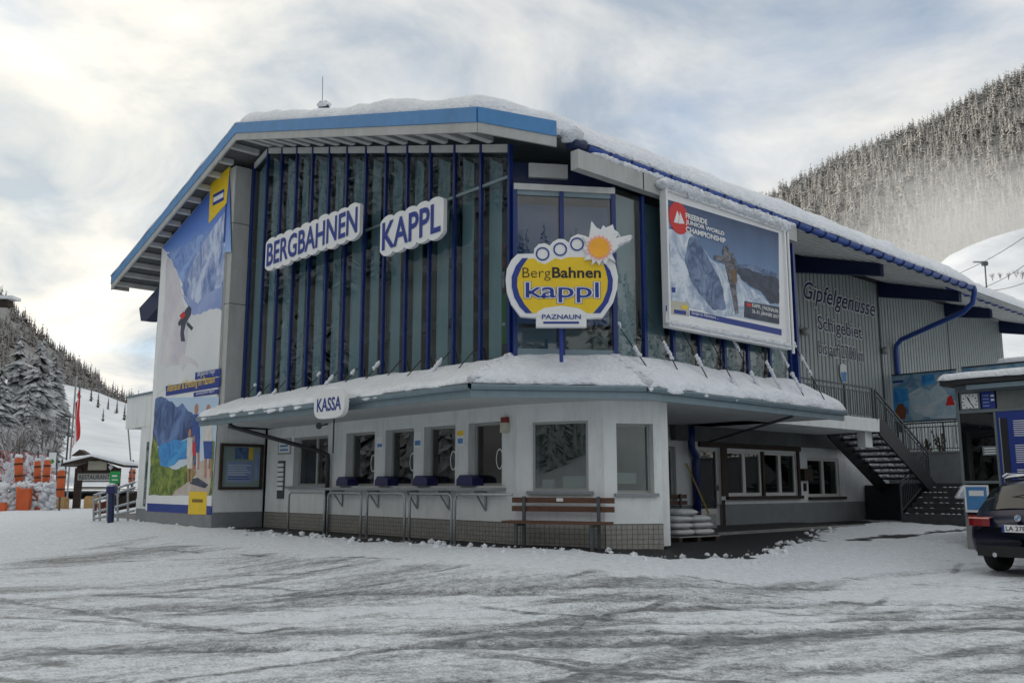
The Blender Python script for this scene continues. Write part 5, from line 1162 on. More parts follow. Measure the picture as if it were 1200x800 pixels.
mlyr([(320, 160), (440, 140), (440, 230), (320, 260)], .004, M['swater']); mlyr([(500, 150), (615, 130), (620, 190), (520, 230)], .006, M['signblue']); mlyr([(60, 270), (190, 280), (200, 520), (60, 500)], .003, M['swater'])
mlyr([(50, 210), (150, 200), (150, 222), (50, 232)], .005, M['signblue'], 'map_line')
for k in range(5): mlyr([(180, 190 + k * 18), (290 - k * 9, 186 + k * 18), (290 - k * 9, 192 + k * 18), (180, 196 + k * 18)], .005, M['pshade'], 'map_line')
cu, cv = mp_(130, 500); one('prism', FM, [(cu - .13, cv - .26), (cu + .12, cv - .26), (cu + .2, cv + .05), (cu + .08, cv + .3), (cu - .1, cv + .28), (cu - .22, cv + .02)], .001, .008).build('brown_patch', mat('brown_patch', (.20, .07, .03), .6), pm_)
cu, cv = mp_(585, 410); one('prism', FM, [(cu - .14, cv - .1), (cu + .16, cv - .1), (cu + .08, cv + .22), (cu - .05, cv + .2)], .001, .008).build('red_patch', M['red'], pm_)
bd2 = board(12.02, 8.4, 4.2, 5.0, 'pale blue information board with yellow corner behind the kiosk roof', 'information_board')
one('box', FM, (-11.9, -9.9), (4.55, 4.68), (.001, .006)).build('dark_line', M['signblue'], bd2); one('box', FM, (-9.7, -8.5), (4.3, 4.98), (.001, .006)).build('yellow_field', M['yellow'], bd2)
snow_layer('board_snow', lambda s_, t_: FM(lerp(-10.9, -8.3, s_), 5.045, lerp(-.12, .05, t_)), 2.6, .2, .16, 41, 'snow cap on the information board behind the kiosk', r=.1, step=.12)
M['kframe'] = mat('kiosk_frame', (.17, .20, .215), .45, metal=.3, var=.1)
# ================================================================== KIOSK
PKI = 21.0; FK = planeA(PKI)
uL = FK.px(1127, 560)[0]; ki = thing('ticket_kiosk', FK(uL + 2, -.2, -1), 'grey glazed kiosk with clock and blue price board beside the stone steps', 'kiosk')
zk = FK.px(1127, 447)[1]
uR = uL + 4.6
one('box', FK, (uL, uR), (-.35, .45), (-2.6, -.03)).build('base', M['concrete'], ki)
one('box', FK, (uL, uL + .06), (.45, zk - .1), (-2.6, 0)).build('wall', M['kframe'], ki)
one('box', FK, (uL + .06, uR), (.45, zk - .1), (-2.6, -2.5)).build('wall', M['kframe'], ki); one('box', FK, (uR - .06, uR), (.45, zk - .1), (-2.5, 0)).build('wall', M['kframe'], ki)
kx = lambda x, y: FK.px(x, y)
def kbox(x0, y0, x1, y1, d0, d1, m__, nm, par=None):
    u0, v0 = kx(x0, y1); u1, v1 = kx(x1, y0)
    v0 = kx((x0 + x1) / 2, y1)[1]; v1 = kx((x0 + x1) / 2, y0)[1]
    return one('box', FK, (u0, u1), (v0, v1), (d0, d1)).build(nm, m__, par or ki), (u0, u1, v0, v1)
zc0, zc1 = kx(1140, 480)[1], kx(1140, 461)[1]
one('box', FK, (uL + .06, uR - .06), (zc0 - .07, zc0), (-.05, .01)).build('transom', M['kframe'], ki)
one('box', FK, (uL + .06, uR - .06), (zc1 + .03, zk - .1), (-.05, 0)).build('head_panel', M['kframe'], ki)
# clock
uc, _ = kx(1137, 470); vc = (zc0 + zc1) / 2; hc = (zc1 - zc0) / 2
one('box', FK, (uc - hc - .03, uc + hc + .03), (zc0 + .005, zc1 + .02), (-.04, .02)).build('clock_case', M['kframe'], ki)
ck = one('box', FK, (uc - hc + .01, uc + hc - .01), (zc0 + .03, zc1 - .01), (.021, .03)).build('clock_face', M['white'], ki)
for k in range(12):
    a_ = 2 * math.pi * k / 12; r0, r1 = hc * .72, hc * .9; m_ = MB().bar(FK(uc + r0 * math.sin(a_), vc + r0 * math.cos(a_), .032), FK(uc + r1 * math.sin(a_), vc + r1 * math.cos(a_), .032), .02, .004, up=FK.n); m_.build('hour_mark', M['black'], ck)
for a_, r_, w in ((R(-22), .62, .028), (R(150), .8, .02)):
    m_ = MB().bar(FK(uc, vc, .036), FK(uc + hc * r_ * math.sin(a_), vc + hc * r_ * math.cos(a_), .036), w, .004, up=FK.n); m_.build('clock_hand', M['black'], ck)
u1_ = uc + hc + .06; u2_ = kx(1168, 470)[0]
pb = one('box', FK, (u1_, u2_ - .03), (zc0 + .01, zc1 + .02), (-.03, .01)).build('price_panel', M['signblue'], ki)
for k in range(4): one('box', FK, (lerp(u1_, u2_, .1), lerp(u1_, u2_, .5)), (zc0 + .06 + k * .075, zc0 + .08 + k * .075), (.011, .013)).build('print_line', M['bshade'], pb)
for k in range(2): one('box', FK, (lerp(u1_, u2_, .64), lerp(u1_, u2_, .86)), (zc0 + .17 + k * .09, zc0 + .215 + k * .09), (.011, .013)).build('print_line', M['white'], pb)
one('box', FK, (u2_, uR - .07), (zc0 + .005, zc1 + .02), (-.03, .0)).build('grey_panel', mat('dim_panel', (.16, .17, .165), .5, var=.2, scale=2), ki)
ug = kx(1170, 520)[0]; vg0 = kx(1150, 563)[1]
one('box', FK, (uL + .065, ug - .05), (vg0, zc0 - .07), (-.03, -.02)).build('pane', glass('kiosk_glass', (.22, .30, .24), .9, 1.5), ki)
one('box', FK, (ug - .05, ug + .0), (.45, zc0 - .075), (-.05, .012)).build('mullion', M['kframe'], ki)
one('box', FK, (uL + .065, ug - .052), (vg0 - .06, vg0 - .002), (-.05, .02)).build('transom', M['kframe'], ki)
kb, (a_, b_, c_, d_) = kbox(1132, 568, 1158, 600, -.02, .012, M['white'], 'lower_poster'); one('box', FK, (a_ + .04, b_ - .04), (c_ + .05, d_ - .04), (.013, .016)).build('print', M['blue'], kb); one('box', FK, (a_ + .1, b_ - .1), (lerp(c_, d_, .6), lerp(c_, d_, .8)), (.017, .019)).build('print', M['white'], kb)
pbd = one('box', FK, (ug + .01, uR - .1), (.75, zc0 - .08), (-.02, .015)).build('price_board', M['signblue'], ki)
us = kx(1178, 520)[0]; one('box', FK, (us - .05, us + .08), (.8, zc0 - .22), (.016, .03)).build('slot', M['black'], pbd); one('box', FK, (us - .075, us - .055), (.8, zc0 - .2), (.016, .032)).build('slot_edge', M['steel'], pbd)
for blk in range(3):
    z0 = zc0 - .3 - blk * .52
    for k in range(9 if blk else 8): one('box', FK, (us + .2, us + .62 - .05 * ((k * 7) % 4)), (z0 - k * .045, z0 - k * .045 + .018), (.016, .018)).build('print_line', M['white'], pbd)
cu, cv = kx(1163, 521)[0], kx(1150, 528)[1]
st2 = one('box', FK, (cu - .22, cu + .1), (cv - .10, cv + .10), (-.018, -.012)).build('window_sticker', M['kframe'], ki)
for k in range(3): one('box', FK, (cu - .18, cu + .06), (cv - .07 + k * .055, cv - .05 + k * .055), (-.011, -.009)).build('print_line', M['white'], st2)
one('box', FK, (uL - .18, uR + .2), (zk - .1, zk + .02), (-2.8, .35)).build('roof', M['darkmetal'], ki)
one('box', FK, (u2_ - .5, uR), (zk - .22, zk - .12), (.2, .3)).build('blind_case', M['lead'], ki)
snow_layer('kiosk_snow', lambda s_, t_: FK(lerp(uL - .2, uR + .2, s_), zk + .022, lerp(.36, -2.8, t_)), 5.0, 3.1, .16, 43, 'rounded snow layer on the kiosk roof', r=.12, over=(.06, 0, .05, 0), droop=.02, amp=.3, step=.14)
# inner counter seen through the pane
one('box', FK, (uL + .1, uR - .1), (.45, 1.2), (-1.4, -.8)).build('inner_counter', M['dark2'], ki)
F_ = PL((0, 20.2, 0), XX, -YX); m_ = MB(); m_.prism(F_, [F_.px(*p) for p in ((1121, 582.5), (1124, 584), (1131, 584), (1131, 571), (1129.5, 568.5), (1127, 573))], -.12, 0); m_.build('kiosk_corner_snow', M['snow'], None, 'white snow lump on the kiosk corner ledge', 'snow', kind='stuff', smooth=True)
# ================================================================== CAR
M['paint'] = mat('car_paint', (.010, .013, .035), .22, metal=.25, var=.08, scale=4, spec=.6)
M['cglass'] = mat('car_glass', (.010, .013, .014), .05, var=.05, spec=.7)
M['ctrim'] = mat('car_trim', (.012, .012, .013), .6)
M['clamp'] = mat('car_tail_light', (.22, .008, .010), .15, spec=.6)
M['chrome'] = mat('chrome', (.6, .6, .62), .15, metal=1.)
def car():
    ca_, sa_ = math.cos(R(-7)), math.sin(R(-7)); rot_ = lambda v: Vector((v.x * ca_ - v.y * sa_, v.x * sa_ + v.y * ca_, 0)); cx, ax = rot_(CX), rot_(AX)
    w = Vector((8.70, 16.45, 0)); og = w - cx * .86 - ax * .80; og.z = float(base_z(np.array([8.7]), np.array([16.4]))[0]) + .035
    F = lambda x, y, z: og + cx * x + ax * y + ZX * z
    root = thing('parked_car', og + cx * 2.3, 'dark blue estate car parked at the right edge in front of the kiosk', 'car')
    xs_ = [0., .03, .10, .22, .38, .55, .72, .95, 1.3, 1.8, 2.4, 2.75, 3.1, 3.4, 3.7, 4.1, 4.4, 4.55, 4.62]
    top = [.80, .96, 1.04, 1.16, 1.34, 1.50, 1.59, 1.63, 1.655, 1.66, 1.64, 1.52, 1.26, 1.08, 1.04, .99, .90, .78, .66]
    wid = [.74, .80, .86, .90, .92, .93, .935, .94, .945, .945, .945, .945, .945, .94, .935, .91, .84, .76, .68]
    bot = [.42, .38, .34, .32, .30, .28, .27, .26, .25, .25, .25, .25, .25, .26, .27, .28, .30, .34, .38]
    zk_ = [0, .10, .26, .42, .52, .56, .72, .88, .96, 1.0]; wk_g = [.90, .98, 1.0, .995, .97, .955, .86, .74, .56, .0]; wk_b = [.90, .98, 1.0, 1.0, .99, .985, .96, .90, .70, .0]
    rows = []
    for x, T, wd, b_ in zip(xs_, top, wid, bot):
        g = min(1, max(0, (T - 1.02) / .5)); r = []
        for zz_, a_, c_ in zip(zk_, wk_g, wk_b):
            zb_l = b_ + (T - b_) * zz_
            if g > 0:
                zfix = [b_, .40, .60, .80, .95, 1.00][zk_.index(zz_)] if zk_.index(zz_) < 6 else None
                if zfix is not None: zb_l = lerp(zb_l, zfix, g)
            r.append((wd * lerp(c_, a_, g), zb_l))
        rows.append(r)
    nk = len(zk_); m_ = MB()
    for x, r in zip(xs_, rows): m_.v += [F(x, y, z) for y, z in r] + [F(x, -y, z) for y, z in r[-2::-1]]
    c_ = 2 * nk - 1
    for i in range(len(xs_) - 1):
        for j in range(c_ - 1): m_.f.append((i * c_ + j, i * c_ + j + 1, (i + 1) * c_ + j + 1, (i + 1) * c_ + j)); m_.m.append(0)
        m_.f.append((i * c_ + c_ - 1, i * c_, (i + 1) * c_, (i + 1) * c_ + c_ - 1)); m_.m.append(0)
    m_.f += [list(range(c_)), list(range((len(xs_) - 1) * c_, len(xs_) * c_))[::-1]]; m_.m += [0, 0]
    body = m_.build('body', M['paint'], root, smooth=True)
    def surf(x, k, side, off=.006):
        i = max(0, min(len(xs_) - 2, next((n for n in range(len(xs_) - 1) if xs_[n] <= x <= xs_[n + 1]), 0))); f_ = (x - xs_[i]) / (xs_[i + 1] - xs_[i])
        k0 = int(min(k, nk - 2)); fk = k - k0
        y, z = [lerp(lerp(rows[i][k0][j], rows[i][k0 + 1][j], fk), lerp(rows[i + 1][k0][j], rows[i + 1][k0 + 1][j], fk), f_) for j in (0, 1)]
        return F(x, (y + off) * side, z + off * .4)
    def patch(nm, m__, par, x0, x1, k0, k1, side, nx_=6, nk_=4, off=.008, slant=0., rear=0.):
        q_ = MB()
        for i in range(nx_ + 1):
            for j in range(nk_ + 1):
                fx, fk = i / nx_, j / nk_; P = surf(lerp(x0 + slant * fk, x1 - slant * .6 * fk, fx), lerp(k0, k1, fk), side, off) - cx * rear; q_.v.append(P)
        for i in range(nx_):
            for j in range(nk_): a_ = i * (nk_ + 1) + j; q_.f.append((a_, a_ + 1, a_ + nk_ + 2, a_ + nk_ + 1)); q_.m.append(0)
        return q_.build(nm, m__, par, smooth=True)
    for s_ in (1, -1):
        patch('side_window', M['cglass'], root, .62, 1.25, 5.15, 6.85, s_, slant=.10); patch('side_window', M['cglass'], root, 1.31, 2.05, 5.15, 6.9, s_); patch('side_window', M['cglass'], root, 2.11, 2.95, 5.15, 6.85, s_, slant=.12)
        patch('sill_trim', M['ctrim'], root, 1.3, 3.3, .1, 1.0, s_)
    # rear window and windscreen span the width
    def across(nm, m__, x0, x1, par, wl=.86, ks=8.0, lift=.01):
        q_ = MB(); n_ = 8
        for i in range(7):
            x = lerp(x0, x1, i / 6); T = float(np.interp(x, xs_, top)); wd = float(np.interp(x, xs_, wid)) * wl * lerp(.86, .74, min(1, max(0, (T - 1.0) / .6)))
            for j in range(n_ + 1):
                f_ = 2 * j / n_ - 1; q_.v.append(F(x - (.012 if x < 1 else -.012), wd * f_, T + lift - .045 * f_ * f_ * (1 + abs(f_))))
        for i in range(6):
            for j in range(n_): a_ = i * (n_ + 1) + j; q_.f.append((a_, a_ + 1, a_ + n_ + 2, a_ + n_ + 1)); q_.m.append(0)
        return q_.build(nm, m__, par, smooth=True)
    across('rear_window', M['cglass'], .16, .56, root, .95, lift=.012); across('windscreen', M['cglass'], 2.6, 3.25, root, .98, lift=.012)
    # tail lamps wrap the corners
    for s_ in (1, -1):
        q_ = MB(); pts = [(-.012, .46), (-.012, .60), (.02, .76), (.09, .875), (.20, .915), (.34, .93)]
        for x, y in pts: q_.v += [F(x, s_ * (y + .012), .80), F(x, s_ * (y + .006), .98 if x > .0 else .94)]
        for i in range(5): q_.f.append((2 * i, 2 * i + 2, 2 * i + 3, 2 * i + 1)); q_.m.append(0)
        for x, y in pts: q_.v += [F(x + .06, s_ * (y - .06), .80), F(x + .06, s_ * (y - .06), .96)]
        for i in range(5): q_.f.append((12 + 2 * i, 12 + 2 * i + 1, 12 + 2 * i + 3, 12 + 2 * i + 2)); q_.f.append((2 * i, 12 + 2 * i, 14 + 2 * i, 2 * i + 2)); q_.f.append((2 * i + 1, 2 * i + 3, 15 + 2 * i, 13 + 2 * i)); q_.m += [0, 0, 0]
        tl = q_.build('tail_light', M['clamp'], root)
        q_ = MB()
        for x, y in pts: q_.v += [F(x - .004, s_ * (y + .016), .925), F(x - .004, s_ * (y + .014), .950)]
        for i in range(5): q_.f.append((2 * i, 2 * i + 2, 2 * i + 3, 2 * i + 1)); q_.m.append(0)
        q_.build('light_strip', M['pink'], tl)
        q_ = MB().box(F, (4.30, 4.50), (s_ * .50, s_ * .80), (.68, .84)); q_.build('headlight', M['chrome'], root)
        q_ = MB().blob(F(2.75, s_ * 1.03, 1.08), (.10, .10, .08), random.Random(1), 8, 6, .05); q_.build('mirror', M['paint'], root, smooth=True)
        one('tube', [F(.95, s_ * .66, 1.655), F(1.1, s_ * .66, 1.70), F(2.2, s_ * .66, 1.70), F(2.35, s_ * .66, 1.655)], .018, 6).build('roof_rail', M['chrome'], root)
    one('box', F, (-.015, .25), (-.72, .72), (.30, .48)).build('bumper', M['ctrim'], root)
    one('tube', [F(-.03, .42, .33), F(.2, .42, .33)], .04, 8).build('exhaust', M['chrome'], root); one('tube', [F(-.03, -.42, .33), F(.2, -.42, .33)], .04, 8).build('exhaust', M['chrome'], root)
    # licence plate and badge
    FR = PL(og, -ax, -cx)
    pl2 = one('box', FR, (-.27, .27), (.715, .835), (.0, .022)).build('licence_plate', M['white'], root)
    one('box', FR, (-.268, -.225), (.717, .833), (.022, .025)).build('plate_band', M['signblue'], pl2)
    text(FR, 'LA 278', -.20, .12, .74, .815, .0265, M['black'], pl2, offset=.01)
    text(FR, 'ET', .15, .25, .74, .815, .0265, M['black'], pl2, offset=.01)
    FZ = PL(og + cx * .06, -ax, -cx)
    bd_ = one('prism', FR, disc(FR, 0, .95, .055, 20), -.03, .012).build('badge', M['chrome'], root); 
    for a0 in (0, math.pi): one('prism', FR, [(0, .95)] + [(.042 * math.cos(a0 + k * math.pi / 12), .95 + .042 * math.sin(a0 + k * math.pi / 12)) for k in range(7)], .012, .015).build('badge_field', M['blue'], bd_)
    one('tube', [F(.30, .0, 1.335), F(.36, .45, 1.25)], .008, 5).build('rear_wiper', M['ctrim'], root)
    for x in (.86, 3.66):
        for s_ in (1, -1):
            y = s_ * .80; q_ = MB(); n_ = 28; prof = [(.20, .09), (.27, .12), (.345, .115), (.362, .07), (.362, -.07), (.345, -.115), (.27, -.12), (.20, -.09)]; k_ = len(prof)
            for i in range(n_):
                a_ = 2 * math.pi * i / n_
                for r_, dy in prof: q_.v.append(F(x + r_ * math.cos(a_), y + dy, .362 + r_ * math.sin(a_)))
            for i in range(n_):
                for j in range(k_): q_.f.append((i * k_ + j, i * k_ + (j + 1) % k_, ((i + 1) % n_) * k_ + (j + 1) % k_, ((i + 1) % n_) * k_ + j)); q_.m.append(0)
            wh = q_.build('wheel', M['rubber'], root, smooth=True)
            q_ = MB()
            for i in range(10):
                a_ = 2 * math.pi * i / 10; q_.bar(F(x, y + s_ * .10, .362), F(x + .25 * math.cos(a_), y + s_ * .095, .362 + .25 * math.sin(a_)), .03, .05, up=ax)
            q_.build('rim', M['steel'], wh)
            q_ = MB(); q_.v = [F(x + r_ * math.cos(2 * math.pi * i / 20), y + s_ * .122, .362 + r_ * math.sin(2 * math.pi * i / 20)) for r_ in (.35, .44) for i in range(20)]
            # dark wheel arch lip
            q_.v = [F(x + r_ * math.cos(math.pi * i / 19), s_ * (.952 - (.0 if r_ < .4 else -.0)), .37 + r_ * math.sin(math.pi * i / 19)) for r_ in (.30, .43) for i in range(20)]; q_.f = [(i, i + 1, 21 + i, 20 + i) for i in range(19)]; q_.m = [0] * 19
            q_.build('wheel_arch', M['ctrim'], root)
    return F
CF = car()
snow_layer('car_snow', lambda s_, t_: CF(lerp(.85, 2.4, s_), lerp(.58, -.58, t_), 1.655 + .012 * (1 - (2 * t_ - 1) ** 2) - .035 * (2 * t_ - 1) ** 2), 1.5, 1.2, .035, 51, 'thin snow on the roof of the parked car', r=.06, step=.1)
# ================================================================== HILLS AND TREES
def hill(name, fn, ns, nt_, mat_, smooth=True):
    """fn(s,t) -> world point"""
    v = [fn(i / ns, j / nt_) for i in range(ns + 1) for j in range(nt_ + 1)]
    m_ = MB(); m_.v = v; m_.f = [(i * (nt_ + 1) + j, (i + 1) * (nt_ + 1) + j, (i + 1) * (nt_ + 1) + j + 1, i * (nt_ + 1) + j + 1) for i in range(ns) for j in range(nt_)]; m_.m = [0] * len(m_.f)
    return m_.build(name, mat_, None, kind='structure', smooth=smooth)
def slope_fn(az0, az1, Y0, Y1, el, e0, amp=.02, seed=1, power=1.0):
    """a mountain side: bearing az (X per Y), distance Y0..Y1, height per distance rising from e0 to el(az)"""
    def f(s_, t_):
        az = lerp(az0, az1, s_); Y = lerp(Y0, Y1, t_); n_ = float(fbm(az * 9 + seed, t_ * 4., 3, seed)) - .5
        e = lerp(e0, el(az), t_ ** power) + amp * n_ * (.4 + t_)
        return Vector((az * Y, Y, EYE + e * Y))
    return f
def elev(x, y): r = ray(x, y); return r.x / r.y, r.z / r.y
M['hillsnow'] = mat('hill_snow', (.60, .64, .70), .8, col2=(.82, .85, .89), scale=.06, bump=.6, bscale=.5)
M['forestfloor'] = mat('forest_floor_snow', (.16, .16, .15), .9, col2=(.34, .34, .33), scale=.05)
def interp_el(pts):
    q_ = sorted(elev(*p) for p in pts); a_ = [p[0] for p in q_]; b_ = [p[1] for p in q_]
    def f(az):
        if az < a_[0]: return b_[0] + (az - a_[0]) * (b_[1] - b_[0]) / (a_[1] - a_[0]) * .3
        if az > a_[-1]: return b_[-1] + (az - a_[-1]) * (b_[-1] - b_[-2]) / (a_[-1] - a_[-2]) * .35
        return float(np.interp(az, a_, b_))
    return f
right_el = interp_el([(880, 245), (920, 232), (1000, 185), (1100, 145), (1200, 95)])
RH = slope_fn(.12, 1.5, 420, 820, right_el, .03, .012, 3); hill('hillside', RH, 60, 30, M['forestfloor'])
left_el = interp_el([(-60, 315), (0, 352), (60, 408), (100, 440), (135, 468), (220, 500)])
LH = slope_fn(-1.35, -.28, 330, 560, left_el, .03, .006, 5); hill('hillside', LH, 50, 20, M['forestfloor'])
snow_el = interp_el([(-200, 470), (0, 440), (75, 450), (110, 458), (150, 474), (300, 520)])
SH = slope_fn(-1.2, -.05, 75, 260, snow_el, .0, .004, 7, 1.3); hill('snow_slope', SH, 50, 30, M['hillsnow'])
rs_el = interp_el([(1080, 330), (1110, 302), (1150, 282), (1200, 268), (1300, 262)])
SR = slope_fn(.36, 1.3, 130, 300, rs_el, .02, .006, 9, 1.1); hill('snow_slope', SR, 40, 24, M['hillsnow'])
def BHf(s_, t_):
    x = lerp(-900, 900, s_); y = lerp(-70, -420, t_); n_ = float(fbm(x * .006, y * .01, 3, 4)) - .5
    return Vector((x, y, -1 + 130 * t_ ** 1.15 + 30 * n_ * t_))
hill('hillside', BHf, 40, 20, M['hillsnow'])
def WHf(s_, t_):                                     # the mountain that keeps the low sun off the station
    y = lerp(-420, 300, s_); x = lerp(-130, -460, t_); n_ = float(fbm(x * .008, y * .006, 3, 14)) - .5
    return Vector((x - max(0, y - 120) * .55, y, -1 + 222 * t_ ** 1.1 + 22 * n_ * t_))
hill('hillside', WHf, 36, 18, M['forestfloor'])
def EHf(s_, t_):                                     # the opposite valley side
    y = lerp(-420, 330, s_); x = lerp(190, 620, t_); n_ = float(fbm(x * .008, y * .006, 3, 24)) - .5
    return Vector((x + max(0, y) * .9, y, -1 + 150 * t_ ** 1.1 + 24 * n_ * t_))
hill('hillside', EHf, 36, 18, M['hillsnow'])
def conifer(rng, h, r, tiers, k, trunk=True, sub=1, droop=.35):
    vs, fs = [], []
    def tri(*p): n_ = len(vs); vs.extend(p); fs.append((n_, n_ + 1, n_ + 2))
    if trunk:
        n_ = len(vs); tr = max(.02 * h, .08)
        for j in range(5): a_ = 2 * math.pi * j / 5; vs.append((tr * math.cos(a_), tr * math.sin(a_), -.04 * h))
        vs.append((0, 0, h * .9)); fs.extend([(n_ + j, n_ + (j + 1) % 5, n_ + 5) for j in range(5)])
    for i in range(tiers):
        f = (i + .3 * rng.random()) / tiers; z = h * (.06 + .92 * f); R_ = r * (1 - f) ** .85 * rng.uniform(.78, 1.12) + .02 * h
        kk = max(4, int(k * (1 - .5 * f))); z_t = z
        for j in range(kk):
            a_ = 2 * math.pi * (j + rng.random() * .8) / kk; q_ = R_ * rng.uniform(.6, 1.2); z = z_t + rng.uniform(-.55, .55) * h / tiers; ca, sa = math.cos(a_), math.sin(a_)
            for m_ in range(sub):
                a2 = a_ + (m_ - (sub - 1) / 2) * .28; c2, s2 = math.cos(a2), math.sin(a2); qq = q_ * (1 if m_ == (sub - 1) / 2 else rng.uniform(.65, .9)); w = qq * (.34 if sub == 1 else .20)
                dz = droop * qq * rng.uniform(.6, 1.3); root = (0, 0, z + .02 * h); tip = (qq * c2, qq * s2, z - dz); md = .58 * qq
                rid = (md * c2, md * s2, z - dz * .30)
                Lp = (md * c2 - w * s2, md * s2 + w * c2, z - dz * .75); Rp = (md * c2 + w * s2, md * s2 - w * c2, z - dz * .75)
                tri(root, Lp, rid); tri(Lp, tip, rid); tri(root, rid, Rp); tri(rid, tip, Rp)
    return np.array(vs), np.array(fs)
def forest(name, lab, places, protos, mat_, cat='forest'):
    V, Fc, n_ = [], [], 0
    for (x, y, z, s_, rot, k) in places:
        v, f = protos[k]; c_, s2 = math.cos(rot), math.sin(rot)
        w = np.stack([(v[:, 0] * c_ - v[:, 1] * s2) * s_ + x, (v[:, 0] * s2 + v[:, 1] * c_) * s_ + y, v[:, 2] * s_ + z], 1); V.append(w); Fc.append(f + n_); n_ += len(v)
    V = np.concatenate(V); Fc = np.concatenate(Fc); me = bpy.data.meshes.new(name)
    me.vertices.add(len(V)); me.vertices.foreach_set('co', V.ravel()); me.loops.add(Fc.size); me.loops.foreach_set('vertex_index', Fc.ravel()); me.polygons.add(len(Fc)); me.polygons.foreach_set('loop_start', np.arange(0, Fc.size, 3)); me.update(calc_edges=True); me.materials.append(mat_)
    return link(name, me, (0, 0, 0), None, lab, cat, None, 'stuff')
M['fir'] = snowy('snowy_fir', (.018, .028, .018), (.05, .06, .04), .22, .75, .70)
M['firwarm'] = snowy('frosted_fir', (.23, .205, .16), (.40, .36, .30), -.10, .85, .50)
M['larch'] = snowy('brown_larch', (.060, .042, .028), (.13, .09, .06), .25, .9, .45)
rg = random.Random(100)
far = [conifer(rg, 1, rg.uniform(.20, .30), 7, 6, droop=.65) for _ in range(6)]
cheap = [conifer(rg, 1, .22, 5, 5, droop=.6) for _ in range(6)]
pl = []
for _ in range(8200):
    s_, t_ = rg.uniform(.06, .46), rg.random() ** .8
    P = RH(s_, t_)
    if P.x / P.y < .2 or t_ < .12: continue
    pl.append((P.x + rg.uniform(-3, 3), P.y + rg.uniform(-6, 6), P.z - .8, rg.uniform(8, 14) + 9 * rg.random() ** 3, rg.random() * 6.28, rg.randrange(6)))
for k in range(420):
    P = RH(.06 + .40 * k / 420, 1.); pl.append((P.x, P.y, P.z - 1, rg.uniform(10, 22), rg.random() * 6, rg.randrange(6)))
forest('forest', 'dense frosted conifer forest on the mountainside at the right', pl, far, M['firwarm'])
pl = []
for _ in range(2600):
    s_, t_ = rg.uniform(.35, .99), rg.random()
    P = LH(s_, t_); pl.append((P.x, P.y, P.z - .5, rg.uniform(7, 13), rg.random() * 6.28, rg.randrange(6)))
for k in range(260): P = LH(.35 + .64 * k / 260, 1.); pl.append((P.x, P.y, P.z - .5, rg.uniform(6, 12), rg.random() * 6, rg.randrange(6)))
forest('forest', 'brown larch forest on the dark hillside at the left', pl, far, M['larch'])
pl = []
for _ in range(2200):
    s_, t_ = rg.uniform(.15, .85), rg.uniform(.14, 1)
    P = BHf(s_, t_)
    if fbm(P.x * .012, P.y * .02, 2, 8) < .44: continue
    pl.append((P.x, P.y, P.z - .5, rg.uniform(14, 24), rg.random() * 6.28, rg.randrange(6)))
forest('forest', 'snowy conifer forest on the slope behind the viewer', pl, far, M['fir'])
for fn_, lab in ((WHf, 'snowy conifer forest on the shaded valley side left of the view'), (EHf, 'snowy conifer forest on the valley side right of the view')):
    pl = []
    for _ in range(4200 if fn_ is WHf else 2200):
        P = fn_(rg.uniform(.35, 1), rg.uniform(.01, 1) ** 1.3)
        if fbm(P.x * .02, P.y * .02, 2, 9) < .36: continue
        pl.append((P.x, P.y, P.z - .5, rg.uniform(12, 22), rg.random() * 6.28, rg.randrange(6)))
    forest('forest', lab, pl, cheap, M['fir'])
# single trees on the left
near = [conifer(rg, 1, .30, 24, 13, sub=3, droop=.5) for _ in range(3)]
def tree(v, f, P, h, rot, lab, mat_, group, trunk_h=.05):
    t_ = thing('conifer_tree', P, lab, 'tree', group)
    c_, s2 = math.cos(rot), math.sin(rot); w = np.stack([(v[:, 0] * c_ - v[:, 1] * s2), (v[:, 0] * s2 + v[:, 1] * c_), v[:, 2]], 1) * h
    tv, tf = w[:6], f[:5]; cv, cf = w[6:], f[5:] - 6
    for nm, vv, ff, m__ in (('trunk', tv, tf, M['oldwood']), ('crown', cv, cf, mat_)):
        me = bpy.data.meshes.new(nm); me.from_pydata(vv.tolist(), [], ff.tolist()); me.update(); me.materials.append(m__); link(nm, me, P, t_)
for i, (x, yb, yt, Y, lab) in enumerate(((12, 545, 392, 95, 'tall snowy fir at the left picture edge'), (38, 540, 398, 92, 'dense dark fir right of the tall fir at the left edge'), (58, 508, 412, 104, 'slender snowy fir at the right of the left tree group'), (26, 560, 450, 84, 'smaller snowy fir in front of the left tree group'), (-8, 560, 430, 80, 'snowy fir cut by the left picture edge'), (68, 490, 440, 112, 'low fir on the slope right of the left tree group'))):
    Pb = at(x, yb, Y); Pt = at(x, yt, Y); v, f = near[i % 3]; tree(v, f, Pb, (Pt.z - Pb.z) * 1.02, i * 1.3, lab, M['fir'], 'firs at the left edge')
M['frost2'] = snowy('pale_larch', (.12, .10, .085), (.24, .21, .19), -.1, .6, .6)
sm = [conifer(rg, 1, .16, 9, 7) for _ in range(2)]
for i, (x, y, h, dd) in enumerate(((93, 459, 16, 'standing highest on the white slope'), (107, 462, 12, 'second from the top of the white slope'), (115, 470, 14, 'near the middle of the white slope'), (127, 472, 9, 'short one on the white slope'), (121, 486, 10, 'lowest on the white slope'), (137, 477, 12, 'rightmost on the white slope'), (152, 488, 22, 'slender one behind the annex roof'), (146, 484, 14, 'beside the slender one behind the annex roof'))):
    Pb = at(x, y, 190); Pt = at(x, y - h, 190); v, f = sm[i % 2]; tree(v, f, Pb - ZX * 1.2, Pt.z - Pb.z + 1.2, i * 2.1, 'small thin tree %s' % dd, M['frost2'], 'small trees on the white slope')
